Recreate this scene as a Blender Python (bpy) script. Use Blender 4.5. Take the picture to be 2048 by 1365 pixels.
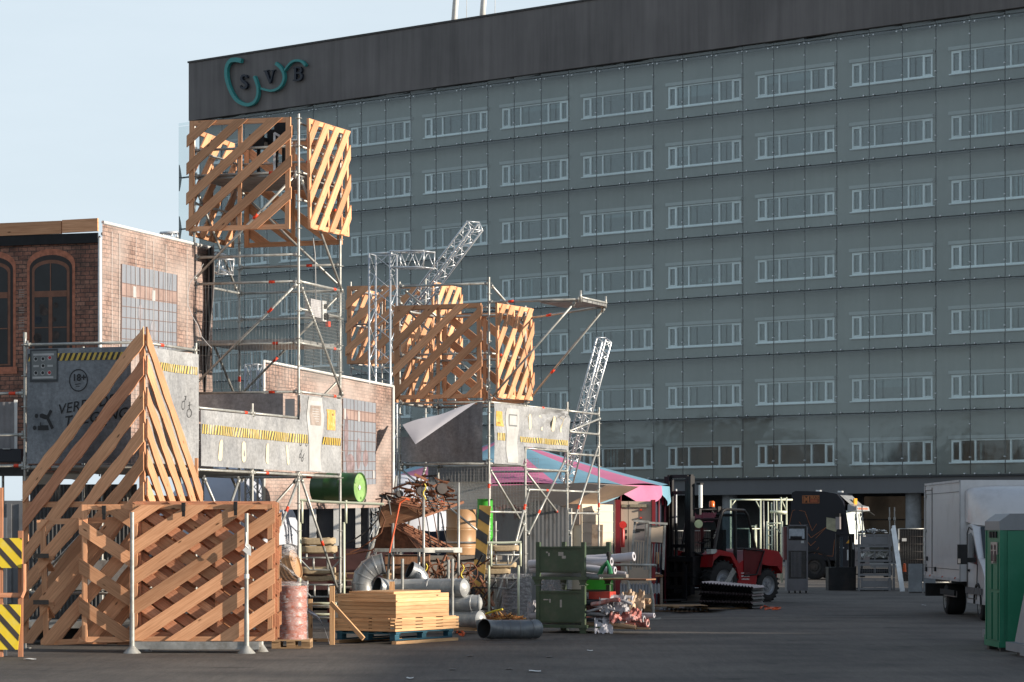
import bpy, bmesh, math, random
from mathutils import Vector, Matrix
random.seed(7)
R = math.radians
for o in list(bpy.data.objects): bpy.data.objects.remove(o)
SC = bpy.context.scene
COL = SC.collection
# ---------------------------------------------------------------- camera
F = 5500.0; CX = 1024.0; YH = 1062.0; EYE = 1.9
cd = bpy.data.cameras.new('camera'); cam = bpy.data.objects.new('camera', cd); COL.objects.link(cam)
cam.location = (0, 0, EYE); cam.rotation_euler = (R(90), 0, 0)
cd.sensor_width = 36; cd.lens = 36*F/2048; cd.shift_y = (YH-682.5)/2048; cd.clip_end = 3000; cd.clip_start = 1
SC.camera = cam
# ---------------------------------------------------------------- sky and sun
SUN_AZ = math.atan2(0.952, -0.29); SUN_EL = R(13.5)
w = bpy.data.worlds.new('World'); SC.world = w; w.use_nodes = True
nt = w.node_tree; bg = nt.nodes['Background']
sky = nt.nodes.new('ShaderNodeTexSky'); sky.sky_type = 'NISHITA'; sky.sun_disc = False
sky.sun_elevation = SUN_EL; sky.sun_rotation = SUN_AZ; sky.air_density = 1.0; sky.dust_density = 1.5; sky.ozone_density = 1.5
tc = nt.nodes.new('ShaderNodeTexCoord'); mp = nt.nodes.new('ShaderNodeMapping'); mp.inputs['Scale'].default_value = (1.2, 1.2, 5)
nz = nt.nodes.new('ShaderNodeTexNoise'); nz.inputs['Scale'].default_value = 3.0; nz.inputs['Detail'].default_value = 7; nz.inputs['Roughness'].default_value = 0.6
cr = nt.nodes.new('ShaderNodeValToRGB'); cr.color_ramp.elements[0].position = 0.35; cr.color_ramp.elements[1].position = 0.75
mx = nt.nodes.new('ShaderNodeMixRGB'); mx.inputs[2].default_value = (5.15, 5.9, 6.5, 1)
ml = nt.nodes.new('ShaderNodeMath'); ml.operation = 'MULTIPLY_ADD'; ml.inputs[1].default_value = 0.16; ml.inputs[2].default_value = 0.80
L = nt.links.new
L(tc.outputs['Generated'], mp.inputs[0]); L(mp.outputs[0], nz.inputs[0]); L(nz.outputs[0], cr.inputs[0]); L(cr.outputs[0], ml.inputs[0])
sx = nt.nodes.new('ShaderNodeSeparateXYZ'); L(tc.outputs['Generated'], sx.inputs[0])
hz = nt.nodes.new('ShaderNodeMapRange'); hz.interpolation_type = 'SMOOTHSTEP'; hz.inputs[1].default_value = .22; hz.inputs[2].default_value = .75; hz.inputs[3].default_value = 1.0; hz.inputs[4].default_value = .12; L(sx.outputs[2], hz.inputs[0])
mh = nt.nodes.new('ShaderNodeMath'); mh.operation = 'MULTIPLY'; L(ml.outputs[0], mh.inputs[0]); L(hz.outputs[0], mh.inputs[1]); L(mh.outputs[0], mx.inputs[0]); L(sky.outputs[0], mx.inputs[1]); L(mx.outputs[0], bg.inputs[0])
bg.inputs[1].default_value = 0.098
sd = bpy.data.lights.new('sun', 'SUN'); sd.energy = 5.0; sd.angle = R(0.53); sd.color = (1.0, 0.89, 0.75)
so = bpy.data.objects.new('sun', sd); COL.objects.link(so)
sv = Vector((math.sin(SUN_AZ)*math.cos(SUN_EL), math.cos(SUN_AZ)*math.cos(SUN_EL), math.sin(SUN_EL)))
so.rotation_euler = sv.to_track_quat('Z', 'Y').to_euler(); so.location = (30, 30, 40)
SC.view_settings.view_transform = 'Standard'; SC.view_settings.look = 'None'
SC.view_settings.exposure = 0.6; SC.view_settings.gamma = 1
# ---------------------------------------------------------------- geometry helpers
def P(x, y, Y): return Vector(((x-CX)*Y/F, Y, EYE+(YH-y)*Y/F))
def G(x, y, z=0):
    Y = F*(EYE-z)/(y-YH); return Vector(((x-CX)*Y/F, Y, z))
class Fr:
    """local frame: a to the right, b to the back, z up"""
    def __init__(s, x, y, th, z=0):
        s.o = Vector((x, y, z)); t = R(th); s.th = -t
        s.a = Vector((math.cos(t), -math.sin(t), 0)); s.b = Vector((math.sin(t), math.cos(t), 0))
    def p(s, a, b, z): return s.o + s.a*a + s.b*b + Vector((0, 0, z))
    def M(s, a=0, b=0, z=0, rot=0): return Matrix.Translation(s.p(a, b, z)) @ Matrix.Rotation(s.th+R(rot), 4, 'Z')
class MB:
    def __init__(s): s.v = []; s.f = []; s.uv = []; s.m = []; s.s = []
    def face(s, pts, uv=None, m=0, sm=False):
        i = len(s.v); s.v += [tuple(p) for p in pts]; s.f.append(tuple(range(i, i+len(pts))))
        if uv is None:
            n = Vector((0,0,0)); a = Vector(pts[0])
            for k in range(1, len(pts)-1): n += (Vector(pts[k])-a).cross(Vector(pts[k+1])-a)
            n = n.normalized() if n.length > 0 else Vector((0,0,1))
            e = Vector(pts[1])-a
            if abs(n.z) < 0.8: up = Vector((0,0,1)); u = up.cross(n).normalized(); w_ = n.cross(u)
            else: u = e.normalized() if e.length > 0 else Vector((1,0,0)); w_ = n.cross(u)
            uv = [((Vector(p)).dot(u), (Vector(p)).dot(w_)) for p in pts]
        s.uv.append(uv); s.m.append(m); s.s.append(sm)
    def hexa(s, c, ul, m=0, off=None):
        """c: 8 corners (x fastest,y,z); ul: axis index of grain 0/1/2"""
        if off is None: off = (random.random()*37, random.random()*37)
        L0 = (Vector(c[1])-Vector(c[0])).length; L1 = (Vector(c[2])-Vector(c[0])).length; L2 = (Vector(c[4])-Vector(c[0])).length
        cc = [(x*L0, y*L1, z*L2) for z in (0,1) for y in (0,1) for x in (0,1)]
        for f, ax in (((0,2,3,1),2), ((4,5,7,6),2), ((0,1,5,4),1), ((2,6,7,3),1), ((0,4,6,2),0), ((1,3,7,5),0)):
            oth = [k for k in range(3) if k != ax]
            if ul in oth: ua = ul; va = [k for k in oth if k != ul][0]
            else: ua, va = oth
            s.face([c[k] for k in f], [(cc[k][ua]+off[0]+ax*.31, cc[k][va]+off[1]+ax*.7) for k in f], m)
    def box(s, M, sx, sy, sz, ul=0, m=0, c=(0,0,0)):
        """box centred at c in local coordinates of M"""
        if isinstance(M, Vector): M = Matrix.Translation(M)
        cs = [M @ Vector((c[0]+x*sx, c[1]+y*sy, c[2]+z*sz)) for z in (-.5,.5) for y in (-.5,.5) for x in (-.5,.5)]
        s.hexa(cs, ul, m)
    def beam(s, p, q, w, h, up=(0,0,1), m=0):
        """w across, h along up"""
        p = Vector(p); q = Vector(q); d = q-p; l = d.length; d.normalize(); up = Vector(up)
        if abs(d.dot(up)) > .98: up = Vector((0,1,0))
        x = d.cross(up).normalized(); u = x.cross(d)
        M = Matrix(((d.x, x.x, u.x, 0), (d.y, x.y, u.y, 0), (d.z, x.z, u.z, 0), (0,0,0,1)))
        M.translation = (p+q)/2; s.box(M, l, w, h, 0, m)
    def tube(s, p, q, r, n=8, m=0, cap=True, r2=None):
        s.path([p, q], r, n, m, cap, r2)
    def path(s, pts, r, n=8, m=0, cap=True, r2=None, closed=False):
        pts = [Vector(p) for p in pts]; N = len(pts); rings = []; prev = None; L_ = 0; Ls = []
        for i, p in enumerate(pts):
            if closed: d = pts[(i+1) % N]-pts[i-1]
            else: d = pts[min(i+1, N-1)]-pts[max(i-1, 0)]
            d.normalize()
            if prev is None: up = Vector((0,0,1)) if abs(d.z) < .9 else Vector((1,0,0))
            else: up = prev
            x = d.cross(up).normalized(); u = x.cross(d); prev = u
            rr = r if r2 is None else r+(r2-r)*i/(N-1)
            if callable(r): rr = r(i/(N-1))
            if i: L_ += (p-pts[i-1]).length
            Ls.append(L_)
            rings.append([p+x*(math.cos(t)*rr)+u*(math.sin(t)*rr) for t in [2*math.pi*k/n for k in range(n)]])
        rng = range(N) if closed else range(N-1)
        r0 = r(0) if callable(r) else r
        for i in rng:
            j = (i+1) % N
            for k in range(n):
                l = (k+1) % n; c = 2*math.pi*r0
                s.face([rings[i][k], rings[j][k], rings[j][l], rings[i][l]], [(Ls[i], c*k/n), (Ls[j], c*k/n), (Ls[j], c*(k+1)/n), (Ls[i], c*(k+1)/n)], m, True)
        if cap and not closed:
            s.face(rings[0], None, m); s.face(rings[-1][::-1], None, m)
    def prism(s, pts, ext, m=0, ms=None):
        pts = [Vector(p) for p in pts]; e = Vector(ext); q = [p+e for p in pts]
        s.face(pts, None, m); s.face(q[::-1], None, m)
        for i in range(len(pts)):
            j = (i+1) % len(pts); s.face([pts[j], pts[i], q[i], q[j]], None, m if ms is None else ms)
    def lathe(s, o, ax, prof, n=24, m=0, sm=True, ms=None):
        o = Vector(o); ax = Vector(ax).normalized(); up = Vector((0,0,1)) if abs(ax.z) < .9 else Vector((1,0,0))
        x = ax.cross(up).normalized(); y = ax.cross(x)
        R_ = [[o+ax*h+x*(math.cos(t)*r)+y*(math.sin(t)*r) for t in [2*math.pi*k/n for k in range(n)]] for r, h in prof]
        for i in range(len(prof)-1):
            for k in range(n):
                l = (k+1) % n; c = 2*math.pi*max(prof[i][0], .05)
                s.face([R_[i][k], R_[i][l], R_[i+1][l], R_[i+1][k]], [(c*k/n, prof[i][1]), (c*(k+1)/n, prof[i][1]), (c*(k+1)/n, prof[i+1][1]), (c*k/n, prof[i+1][1])], m if ms is None else ms[i], sm)
    def grid(s, f, nu, nv, m=0, sm=True, uvs=(1,1), uvo=(0,0)):
        V = [[Vector(f(i/nu, j/nv)) for j in range(nv+1)] for i in range(nu+1)]
        for i in range(nu):
            for j in range(nv):
                s.face([V[i][j], V[i+1][j], V[i+1][j+1], V[i][j+1]], [(uvo[0]+a/nu*uvs[0], uvo[1]+b/nv*uvs[1]) for a, b in ((i,j),(i+1,j),(i+1,j+1),(i,j+1))], m, sm)
    def build(s, name, mats, parent=None, base=None, weld=True):
        if not isinstance(mats, (list, tuple)): mats = [mats]
        b = BASE.get(parent.name, Vector((0,0,0))) if parent else (base or Vector((0,0,0)))
        me = bpy.data.meshes.new(name); me.from_pydata([tuple(Vector(v)-b) for v in s.v], [], s.f)
        for mt in mats: me.materials.append(mt)
        ul = me.uv_layers.new(name='UVMap'); k = 0
        flat = [c for u in s.uv for p in u for c in p]; ul.data.foreach_set('uv', flat)
        me.polygons.foreach_set('material_index', s.m); me.polygons.foreach_set('use_smooth', s.s)
        if weld:
            bm = bmesh.new(); bm.from_mesh(me); bmesh.ops.remove_doubles(bm, verts=bm.verts, dist=0.0004)
            for e in bm.edges:
                if len(e.link_faces) == 2 and e.calc_face_angle(0) > R(42): e.smooth = False
            bm.to_mesh(me); bm.free()
        me.update()
        o = bpy.data.objects.new(name, me); COL.objects.link(o)
        if parent: o.parent = parent; BASE[o.name] = b
        else: o.location = b; BASE[o.name] = b
        return o
BASE = {}
def tag(o, label=None, cat=None, group=None, kind=None):
    if label: o['label'] = label
    if cat: o['category'] = cat
    if group: o['group'] = group
    if kind: o['kind'] = kind
    return o
def thing(name, label, cat, loc=(0,0,0), group=None):
    o = bpy.data.objects.new(name, None); COL.objects.link(o); o.location = loc; o.empty_display_size = .2
    BASE[o.name] = Vector(loc); return tag(o, label, cat, group)
def copy_tree(o, loc=None, rz=None, label=None, parent=None, M=None):
    c = o.copy(); COL.objects.link(c)
    if parent: c.parent = parent
    for ch in list(o.children): copy_tree(ch, parent=c)
    if loc is not None: c.location = loc
    if rz is not None: c.rotation_euler = (0, 0, rz)
    if label: c['label'] = label
    return c
def solo(mb, name, mat, label, cat, base, group=None):
    return tag(mb.build(name, mat, None, Vector(base)), label, cat, group)
# ---------------------------------------------------------------- materials
def newmat(name):
    m = bpy.data.materials.new(name); m.use_nodes = True; t = m.node_tree
    return m, t, t.nodes['Principled BSDF']
def nd(t, typ, **kw):
    n = t.nodes.new('ShaderNode'+typ)
    for k, v in kw.items():
        if k in n.inputs: n.inputs[k].default_value = v
        else: setattr(n, k, v)
    return n
def rgb(h):
    if isinstance(h, str):
        c = [int(h[i:i+2], 16)/255 for i in (0,2,4)]; return tuple([(x/12.92 if x < .04045 else ((x+.055)/1.055)**2.4) for x in c]+[1])
    return tuple(h)+(1,) if len(h) == 3 else h
def plain(name, col, rough=.6, metal=0, var=.25, scale=3, spec=.4, bump=.0, coat=0, dirt=None, dirt_amt=.5, dscale=1.5):
    """base colour broken up by two noises in object space, roughness variation, optional dirt colour"""
    m, t, b = newmat(name); c = rgb(col)
    tcn = nd(t, 'TexCoord'); n1 = nd(t, 'TexNoise', Scale=scale, Detail=6.0, Roughness=.65); t.links.new(tcn.outputs['Object'], n1.inputs[0])
    r = nd(t, 'ValToRGB'); r.color_ramp.elements[0].position = .3; r.color_ramp.elements[1].position = .72
    r.color_ramp.elements[0].color = tuple([x*(1-var) for x in c[:3]])+(1,); r.color_ramp.elements[1].color = tuple([min(1, x*(1+var)) for x in c[:3]])+(1,)
    t.links.new(n1.outputs[0], r.inputs[0]); out = r.outputs[0]
    if dirt is not None:
        n2 = nd(t, 'TexNoise', Scale=dscale, Detail=8.0, Roughness=.7); t.links.new(tcn.outputs['Object'], n2.inputs[0])
        r2 = nd(t, 'ValToRGB'); r2.color_ramp.elements[0].position = .5; r2.color_ramp.elements[1].position = .68; r2.color_ramp.elements[1].color = (dirt_amt,)*3+(1,)
        r2.color_ramp.elements[0].color = (0,0,0,1); t.links.new(n2.outputs[0], r2.inputs[0])
        mm = nd(t, 'MixRGB'); mm.inputs[2].default_value = rgb(dirt); t.links.new(r2.outputs[0], mm.inputs[0]); t.links.new(out, mm.inputs[1]); out = mm.outputs[0]
    t.links.new(out, b.inputs['Base Color'])
    b.inputs['Roughness'].default_value = rough; b.inputs['Metallic'].default_value = metal; b.inputs['Specular IOR Level'].default_value = spec; b.inputs['Coat Weight'].default_value = coat
    if bump:
        bp = nd(t, 'Bump', Strength=bump, Distance=.02); t.links.new(n1.outputs[0], bp.inputs['Height']); t.links.new(bp.outputs[0], b.inputs['Normal'])
    return m
def wood(name, light, dark, rough=.7):
    m, t, b = newmat(name)
    uv = nd(t, 'UVMap'); mp_ = nd(t, 'Mapping'); mp_.inputs['Scale'].default_value = (1.1, 22, 1); t.links.new(uv.outputs[0], mp_.inputs[0])
    n = nd(t, 'TexNoise', Scale=2.0, Detail=6.0, Roughness=.6, Distortion=.6); t.links.new(mp_.outputs[0], n.inputs[0])
    r = nd(t, 'ValToRGB'); r.color_ramp.elements[0].position = .32; r.color_ramp.elements[1].position = .66
    r.color_ramp.elements[0].color = rgb(dark); r.color_ramp.elements[1].color = rgb(light); t.links.new(n.outputs[0], r.inputs[0])
    # knots
    mp2 = nd(t, 'Mapping'); mp2.inputs['Scale'].default_value = (2.2, 7, 1); t.links.new(uv.outputs[0], mp2.inputs[0])
    vo = nd(t, 'TexVoronoi', Scale=1.0); t.links.new(mp2.outputs[0], vo.inputs[0])
    r2 = nd(t, 'ValToRGB'); r2.color_ramp.elements[0].position = .045; r2.color_ramp.elements[1].position = .11; t.links.new(vo.outputs['Distance'], r2.inputs[0])
    mm = nd(t, 'MixRGB'); mm.inputs[1].default_value = (.10, .045, .018, 1); t.links.new(r2.outputs[0], mm.inputs[0]); t.links.new(r.outputs[0], mm.inputs[2])
    # wide tone shifts per board
    oi = nd(t, 'ObjectInfo'); mp3 = nd(t, 'Mapping'); mp3.inputs['Scale'].default_value = (.35, 1.2, 1); t.links.new(uv.outputs[0], mp3.inputs[0])
    n3 = nd(t, 'TexNoise', Scale=1.0, Detail=2.0); t.links.new(mp3.outputs[0], n3.inputs[0])
    ad = nd(t, 'Math', operation='MULTIPLY_ADD'); ad.inputs[1].default_value = .5; t.links.new(oi.outputs['Random'], ad.inputs[0]); t.links.new(n3.outputs[0], ad.inputs[2])
    mr = nd(t, 'MapRange'); mr.inputs[1].default_value = .3; mr.inputs[2].default_value = 1.1; mr.inputs[3].default_value = .62; mr.inputs[4].default_value = 1.3; t.links.new(ad.outputs[0], mr.inputs[0])
    hs = nd(t, 'HueSaturation'); t.links.new(mr.outputs[0], hs.inputs['Value']); t.links.new(mm.outputs[0], hs.inputs['Color'])
    t.links.new(hs.outputs[0], b.inputs['Base Color']); b.inputs['Roughness'].default_value = rough; b.inputs['Specular IOR Level'].default_value = .25
    bp = nd(t, 'Bump', Strength=.25, Distance=.01); t.links.new(n.outputs[0], bp.inputs['Height']); t.links.new(bp.outputs[0], b.inputs['Normal'])
    return m
WOOD = wood('larch_wood', (.72, .385, .215), (.51, .245, .125))
WOODR = wood('red_larch_wood', (.60, .285, .165), (.40, .17, .09))
PLANK = wood('pale_timber', (.68, .43, .23), (.49, .27, .13))
GREYW = wood('weathered_timber', (.33, .29, .25), (.19, .165, .14))
GALV = plain('galvanised_tube', (.40, .40, .375), .42, .35, .3, 6, .5, dirt=(.2,.17,.14), dirt_amt=.6, dscale=5)
GALVD = plain('dull_galvanised_steel', (.30, .30, .29), .5, .4, .3, 5, .5, dirt=(.12,.10,.08), dirt_amt=.6, dscale=3)
ALU = plain('bright_aluminium', (.62, .64, .66), .35, .55, .15, 5, .6)
REDP = plain('red_marking', (.75, .06, .02), .5, 0, .1)
BLACK = plain('black_rubber', (.012, .012, .013), .75, 0, .3, 8)
DARKM = plain('dark_steel', (.035, .033, .033), .5, .3, .4, 6, .5, dirt=(.08,.05,.035), dirt_amt=.5)
RUST = plain('rusty_steel', (.16, .065, .035), .8, .1, .5, 9, .3, .3, dirt=(.07,.035,.02), dirt_amt=.8, dscale=4)
WHITEP = plain('white_paint', (.72, .72, .70), .45, 0, .1, 4, .5, dirt=(.4,.38,.35), dirt_amt=.4)
def glassy(name, col, rough=.05, metal=0):
    m, t, b = newmat(name); b.inputs['Base Color'].default_value = rgb(col); b.inputs['Roughness'].default_value = rough; b.inputs['Metallic'].default_value = metal
    b.inputs['Specular IOR Level'].default_value = .8
    return m
def facing_fresnel(t, k, base):
    lw = nd(t, 'LayerWeight', Blend=.5); pw_ = nd(t, 'Math', operation='POWER'); pw_.inputs[1].default_value = 5; t.links.new(lw.outputs['Facing'], pw_.inputs[0])
    ma = nd(t, 'Math', operation='MULTIPLY_ADD'); ma.inputs[1].default_value = k; ma.inputs[2].default_value = base; t.links.new(pw_.outputs[0], ma.inputs[0]); return ma
# ---------------------------------------------------------------- text helper
_tc = {}
def text_polys(txt, size=1.0, shear=0, bold=0.0, sp=1.0):
    cu = bpy.data.curves.new('lettering', 'FONT'); cu.body = txt; cu.size = size; cu.shear = shear; cu.offset = bold; cu.space_character = sp; cu.resolution_u = 3
    o = bpy.data.objects.new('lettering', cu); COL.objects.link(o)
    dg = bpy.context.evaluated_depsgraph_get(); me = bpy.data.meshes.new_from_object(o.evaluated_get(dg))
    ps = [[me.vertices[i].co.xy.copy() for i in p.vertices] for p in me.polygons]
    bpy.data.objects.remove(o); bpy.data.curves.remove(cu); bpy.data.meshes.remove(me)
    return ps
# ================================================================ GROUND
def asphalt():
    m, t, b = newmat('asphalt'); tcn = nd(t, 'TexCoord')
    n1 = nd(t, 'TexNoise', Scale=26.0, Detail=8.0, Roughness=.85); t.links.new(tcn.outputs['Object'], n1.inputs[0])
    n2 = nd(t, 'TexNoise', Scale=.35, Detail=6.0, Roughness=.6); t.links.new(tcn.outputs['Object'], n2.inputs[0])
    r1 = nd(t, 'ValToRGB'); r1.color_ramp.elements[0].position = .3; r1.color_ramp.elements[1].position = .7
    r1.color_ramp.elements[0].color = rgb((.040,.037,.035)); r1.color_ramp.elements[1].color = rgb((.225,.20,.178)); t.links.new(n1.outputs[0], r1.inputs[0])
    r2 = nd(t, 'ValToRGB'); r2.color_ramp.elements[0].position = .35; r2.color_ramp.elements[1].position = .65; r2.color_ramp.elements[0].color = (.55,.55,.56,1); r2.color_ramp.elements[1].color = (1.12,1.1,1.06,1)
    t.links.new(n2.outputs[0], r2.inputs[0])
    mm = nd(t, 'MixRGB', blend_type='MULTIPLY'); mm.inputs[0].default_value = 1; t.links.new(r1.outputs[0], mm.inputs[1]); t.links.new(r2.outputs[0], mm.inputs[2])
    # rolled-in streaks and oil stains
    mp_ = nd(t, 'Mapping'); mp_.inputs['Scale'].default_value = (9, .55, 1); mp_.inputs['Rotation'].default_value = (0, 0, .12); t.links.new(tcn.outputs['Object'], mp_.inputs[0])
    n3 = nd(t, 'TexNoise', Scale=1.0, Detail=9.0, Roughness=.8); t.links.new(mp_.outputs[0], n3.inputs[0]); r3 = nd(t, 'ValToRGB'); r3.color_ramp.elements[0].position = .33; r3.color_ramp.elements[1].position = .67; r3.color_ramp.elements[0].color = (.72,.72,.73,1); r3.color_ramp.elements[1].color = (1.15,1.14,1.12,1); t.links.new(n3.outputs[0], r3.inputs[0])
    m3 = nd(t, 'MixRGB', blend_type='MULTIPLY'); m3.inputs[0].default_value = 1; t.links.new(mm.outputs[0], m3.inputs[1]); t.links.new(r3.outputs[0], m3.inputs[2])
    n4 = nd(t, 'TexNoise', Scale=.9, Detail=3.0); t.links.new(tcn.outputs['Object'], n4.inputs[0]); r4 = nd(t, 'ValToRGB'); r4.color_ramp.elements[0].position = .66; r4.color_ramp.elements[1].position = .72; r4.color_ramp.elements[0].color = (1,1,1,1); r4.color_ramp.elements[1].color = (.5,.5,.52,1); t.links.new(n4.outputs[0], r4.inputs[0])
    m4 = nd(t, 'MixRGB', blend_type='MULTIPLY'); m4.inputs[0].default_value = 1; t.links.new(m3.outputs[0], m4.inputs[1]); t.links.new(r4.outputs[0], m4.inputs[2])
    t.links.new(m4.outputs[0], b.inputs['Base Color']); b.inputs['Roughness'].default_value = .8; b.inputs['Specular IOR Level'].default_value = .3
    bp = nd(t, 'Bump', Strength=.5, Distance=.01); t.links.new(n1.outputs[0], bp.inputs['Height']); t.links.new(bp.outputs[0], b.inputs['Normal'])
    return m
ASPH = asphalt()
g = MB(); g.face([(-900,-300,0),(900,-300,0),(900,1500,0),(-900,1500,0)]); tag(g.build('ground', ASPH), kind='structure')
# kerb-like gutter strip across the yard (light line in the asphalt), slightly skew
def strip(name, x0, y0, x1, y1, wd, mat, z=.004):
    p = G(x0, y0); q = G(x1, y1); d = (q-p).normalized(); n = Vector((-d.y, d.x, 0))*wd/2
    s_ = MB(); N = 40
    for i in range(N):
        a = p+(q-p)*(i/N); b_ = p+(q-p)*((i+1)/N); s_.face([a-n+Vector((0,0,z)), b_-n+Vector((0,0,z)), b_+n+Vector((0,0,z)), a+n+Vector((0,0,z))])
    return tag(s_.build(name, mat), kind='structure')
strip('gutter', 1060, 1241, 2300, 1228, .28, plain('worn_gutter_concrete', (.17,.155,.13), .8, 0, .3, 3, dirt=(.06,.06,.06), dirt_amt=.9, dscale=1.2))
strip('painted_line', 640, 1292, 1330, 1286, .10, plain('faded_line_paint', (.16,.145,.12), .8, 0, .35, 4, dirt=(.06,.06,.06), dirt_amt=.9, dscale=2), .004)
# pavement in front of the office block
pv = MB(); fb = Fr(-22.34, 191.7, 39.63)
pv.box(fb.M(), 140, 9.0, .13, c=(50, -7.2, .065)); tag(pv.build('pavement', plain('pavement_stone', (.26,.25,.235), .8, 0, .25, 2)), kind='structure')
# ================================================================ OFFICE BLOCK
H = 3.6; LEN = 84.0
def zz(n): return EYE+n*H
ob = thing('office_building', 'long grey office block behind a glass screen with a dark parapet', 'building', fb.p(0,0,0))
def facade_mat(name, c0, c1, rough=.75, streak=1.0):
    m, t, b = newmat(name); tcn = nd(t, 'UVMap')
    mp_ = nd(t, 'Mapping'); mp_.inputs['Scale'].default_value = (1.2, .06, 1); t.links.new(tcn.outputs[0], mp_.inputs[0])
    n1 = nd(t, 'TexNoise', Scale=1.6, Detail=6.0, Roughness=.65); t.links.new(mp_.outputs[0], n1.inputs[0])
    n2 = nd(t, 'TexNoise', Scale=.16, Detail=5.0, Roughness=.55); t.links.new(tcn.outputs[0], n2.inputs[0])
    a = nd(t, 'Math', operation='MULTIPLY_ADD'); a.inputs[1].default_value = streak; t.links.new(n1.outputs[0], a.inputs[0]); t.links.new(n2.outputs[0], a.inputs[2])
    r = nd(t, 'ValToRGB'); r.color_ramp.elements[0].position = .62*(streak+1)/2; r.color_ramp.elements[1].position = 1.3*(streak+1)/2 if streak < .6 else .98
    r.color_ramp.elements[0].color = rgb(c0); r.color_ramp.elements[1].color = rgb(c1)
    mr = nd(t, 'MapRange'); mr.inputs[1].default_value = .3*(1+streak); mr.inputs[2].default_value = .7*(1+streak); t.links.new(a.outputs[0], mr.inputs[0])
    r.color_ramp.elements[0].position = 0; r.color_ramp.elements[1].position = 1
    t.links.new(mr.outputs[0], r.inputs[0]); t.links.new(r.outputs[0], b.inputs['Base Color']); b.inputs['Roughness'].default_value = rough
    b.inputs['Specular IOR Level'].default_value = .3
    return m
PARA = facade_mat('dark_parapet_render', (.095,.088,.086), (.21,.192,.185))
WALLM = facade_mat('grey_rear_wall', (.225,.226,.208), (.325,.322,.295), streak=.5)
FASC = facade_mat('grey_fascia', (.115,.117,.122), (.15,.152,.157), streak=.3)
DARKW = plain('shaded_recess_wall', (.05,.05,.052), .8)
WFR = plain('white_window_frame', (.92,.95,.95), .45, 0, .03)
SHUT = plain('roller_shutter_box', (.42,.425,.41), .5, 0, .08)
def glass_screen():
    m, t, b = newmat('screen_glass'); t.nodes.remove(b); out = t.nodes['Material Output']
    tr = nd(t, 'BsdfTransparent'); tr.inputs[0].default_value = (.86,.925,.93,1)
    gl = nd(t, 'BsdfGlossy'); gl.inputs['Roughness'].default_value = .06; gl.inputs[0].default_value = (.88,.95,.97,1)
    df = nd(t, 'BsdfDiffuse'); df.inputs[0].default_value = (.42,.47,.46,1)
    mx_ = nd(t, 'MixShader'); ma = facing_fresnel(t, .9, .075)
    t.links.new(ma.outputs[0], mx_.inputs[0]); t.links.new(tr.outputs[0], mx_.inputs[1]); t.links.new(gl.outputs[0], mx_.inputs[2])
    uv = nd(t, 'UVMap'); n = nd(t, 'TexNoise', Scale=.25, Detail=5.0); t.links.new(uv.outputs[0], n.inputs[0])
    mr = nd(t, 'MapRange'); mr.inputs[1].default_value = .3; mr.inputs[2].default_value = .7; mr.inputs[3].default_value = .01; mr.inputs[4].default_value = .16; t.links.new(n.outputs[0], mr.inputs[0])  # cloudy diffuse share imitates uneven sky reflection in the glass
    # every pane of glass a little different
    sn = nd(t, 'VectorMath', operation='SNAP'); sn.inputs[1].default_value = (2.183, 16.7, 1); of = nd(t, 'VectorMath', operation='ADD'); of.inputs[1].default_value = (-.79, -4.9, 0); t.links.new(uv.outputs[0], of.inputs[0]); t.links.new(of.outputs[0], sn.inputs[0])
    wn = nd(t, 'TexWhiteNoise'); t.links.new(sn.outputs[0], wn.inputs[0]); pm = nd(t, 'Math', operation='MULTIPLY_ADD'); pm.inputs[1].default_value = .05; t.links.new(wn.outputs[0], pm.inputs[0]); t.links.new(mr.outputs[0], pm.inputs[2])
    m2 = nd(t, 'MixShader'); t.links.new(pm.outputs[0], m2.inputs[0]); t.links.new(mx_.outputs[0], m2.inputs[1]); t.links.new(df.outputs[0], m2.inputs[2]); t.links.new(m2.outputs[0], out.inputs[0])
    # gentle unevenness of each pane
    n3 = nd(t, 'TexNoise', Scale=.8, Detail=2.0); t.links.new(uv.outputs[0], n3.inputs[0]); bp = nd(t, 'Bump', Strength=.15, Distance=.05); t.links.new(n3.outputs[0], bp.inputs['Height']); t.links.new(bp.outputs[0], gl.inputs['Normal'])
    return m
SG = glass_screen()
GAP = .75
# body with window openings
WP = 6.54; W0 = 15.08-2*WP-.52; WW = 5.32; zw = lambda n: EYE+n*H*1.0055   # the wall stands behind the screen
cols = [W0+k*WP for k in range(12)]
wl = MB()
xs = [0]
for c in cols: xs += [c, c+WW]
xs.append(LEN); bb = GAP
def wq(x0, x1, z0, z1): wl.face([fb.p(x0,bb,z0), fb.p(x1,bb,z0), fb.p(x1,bb,z1), fb.p(x0,bb,z1)], [(x0,z0),(x1,z0),(x1,z1),(x0,z1)])
for k in range(7):
    zb = 0
    # wall strip below the opening, then piers, then (next storey continues)
    s0 = zw(.861+k+.192); s1 = zw(.861+k+.545)
    lo = zz(.861) if k == 0 else zw(.861+k-1+.545)
    wq(0, LEN, lo, s0)
    for i in range(0, len(xs)-1, 2): wq(xs[i], xs[i+1], s0, s1)
wq(0, LEN, zw(.861+6+.545), zz(7.93))
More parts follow.
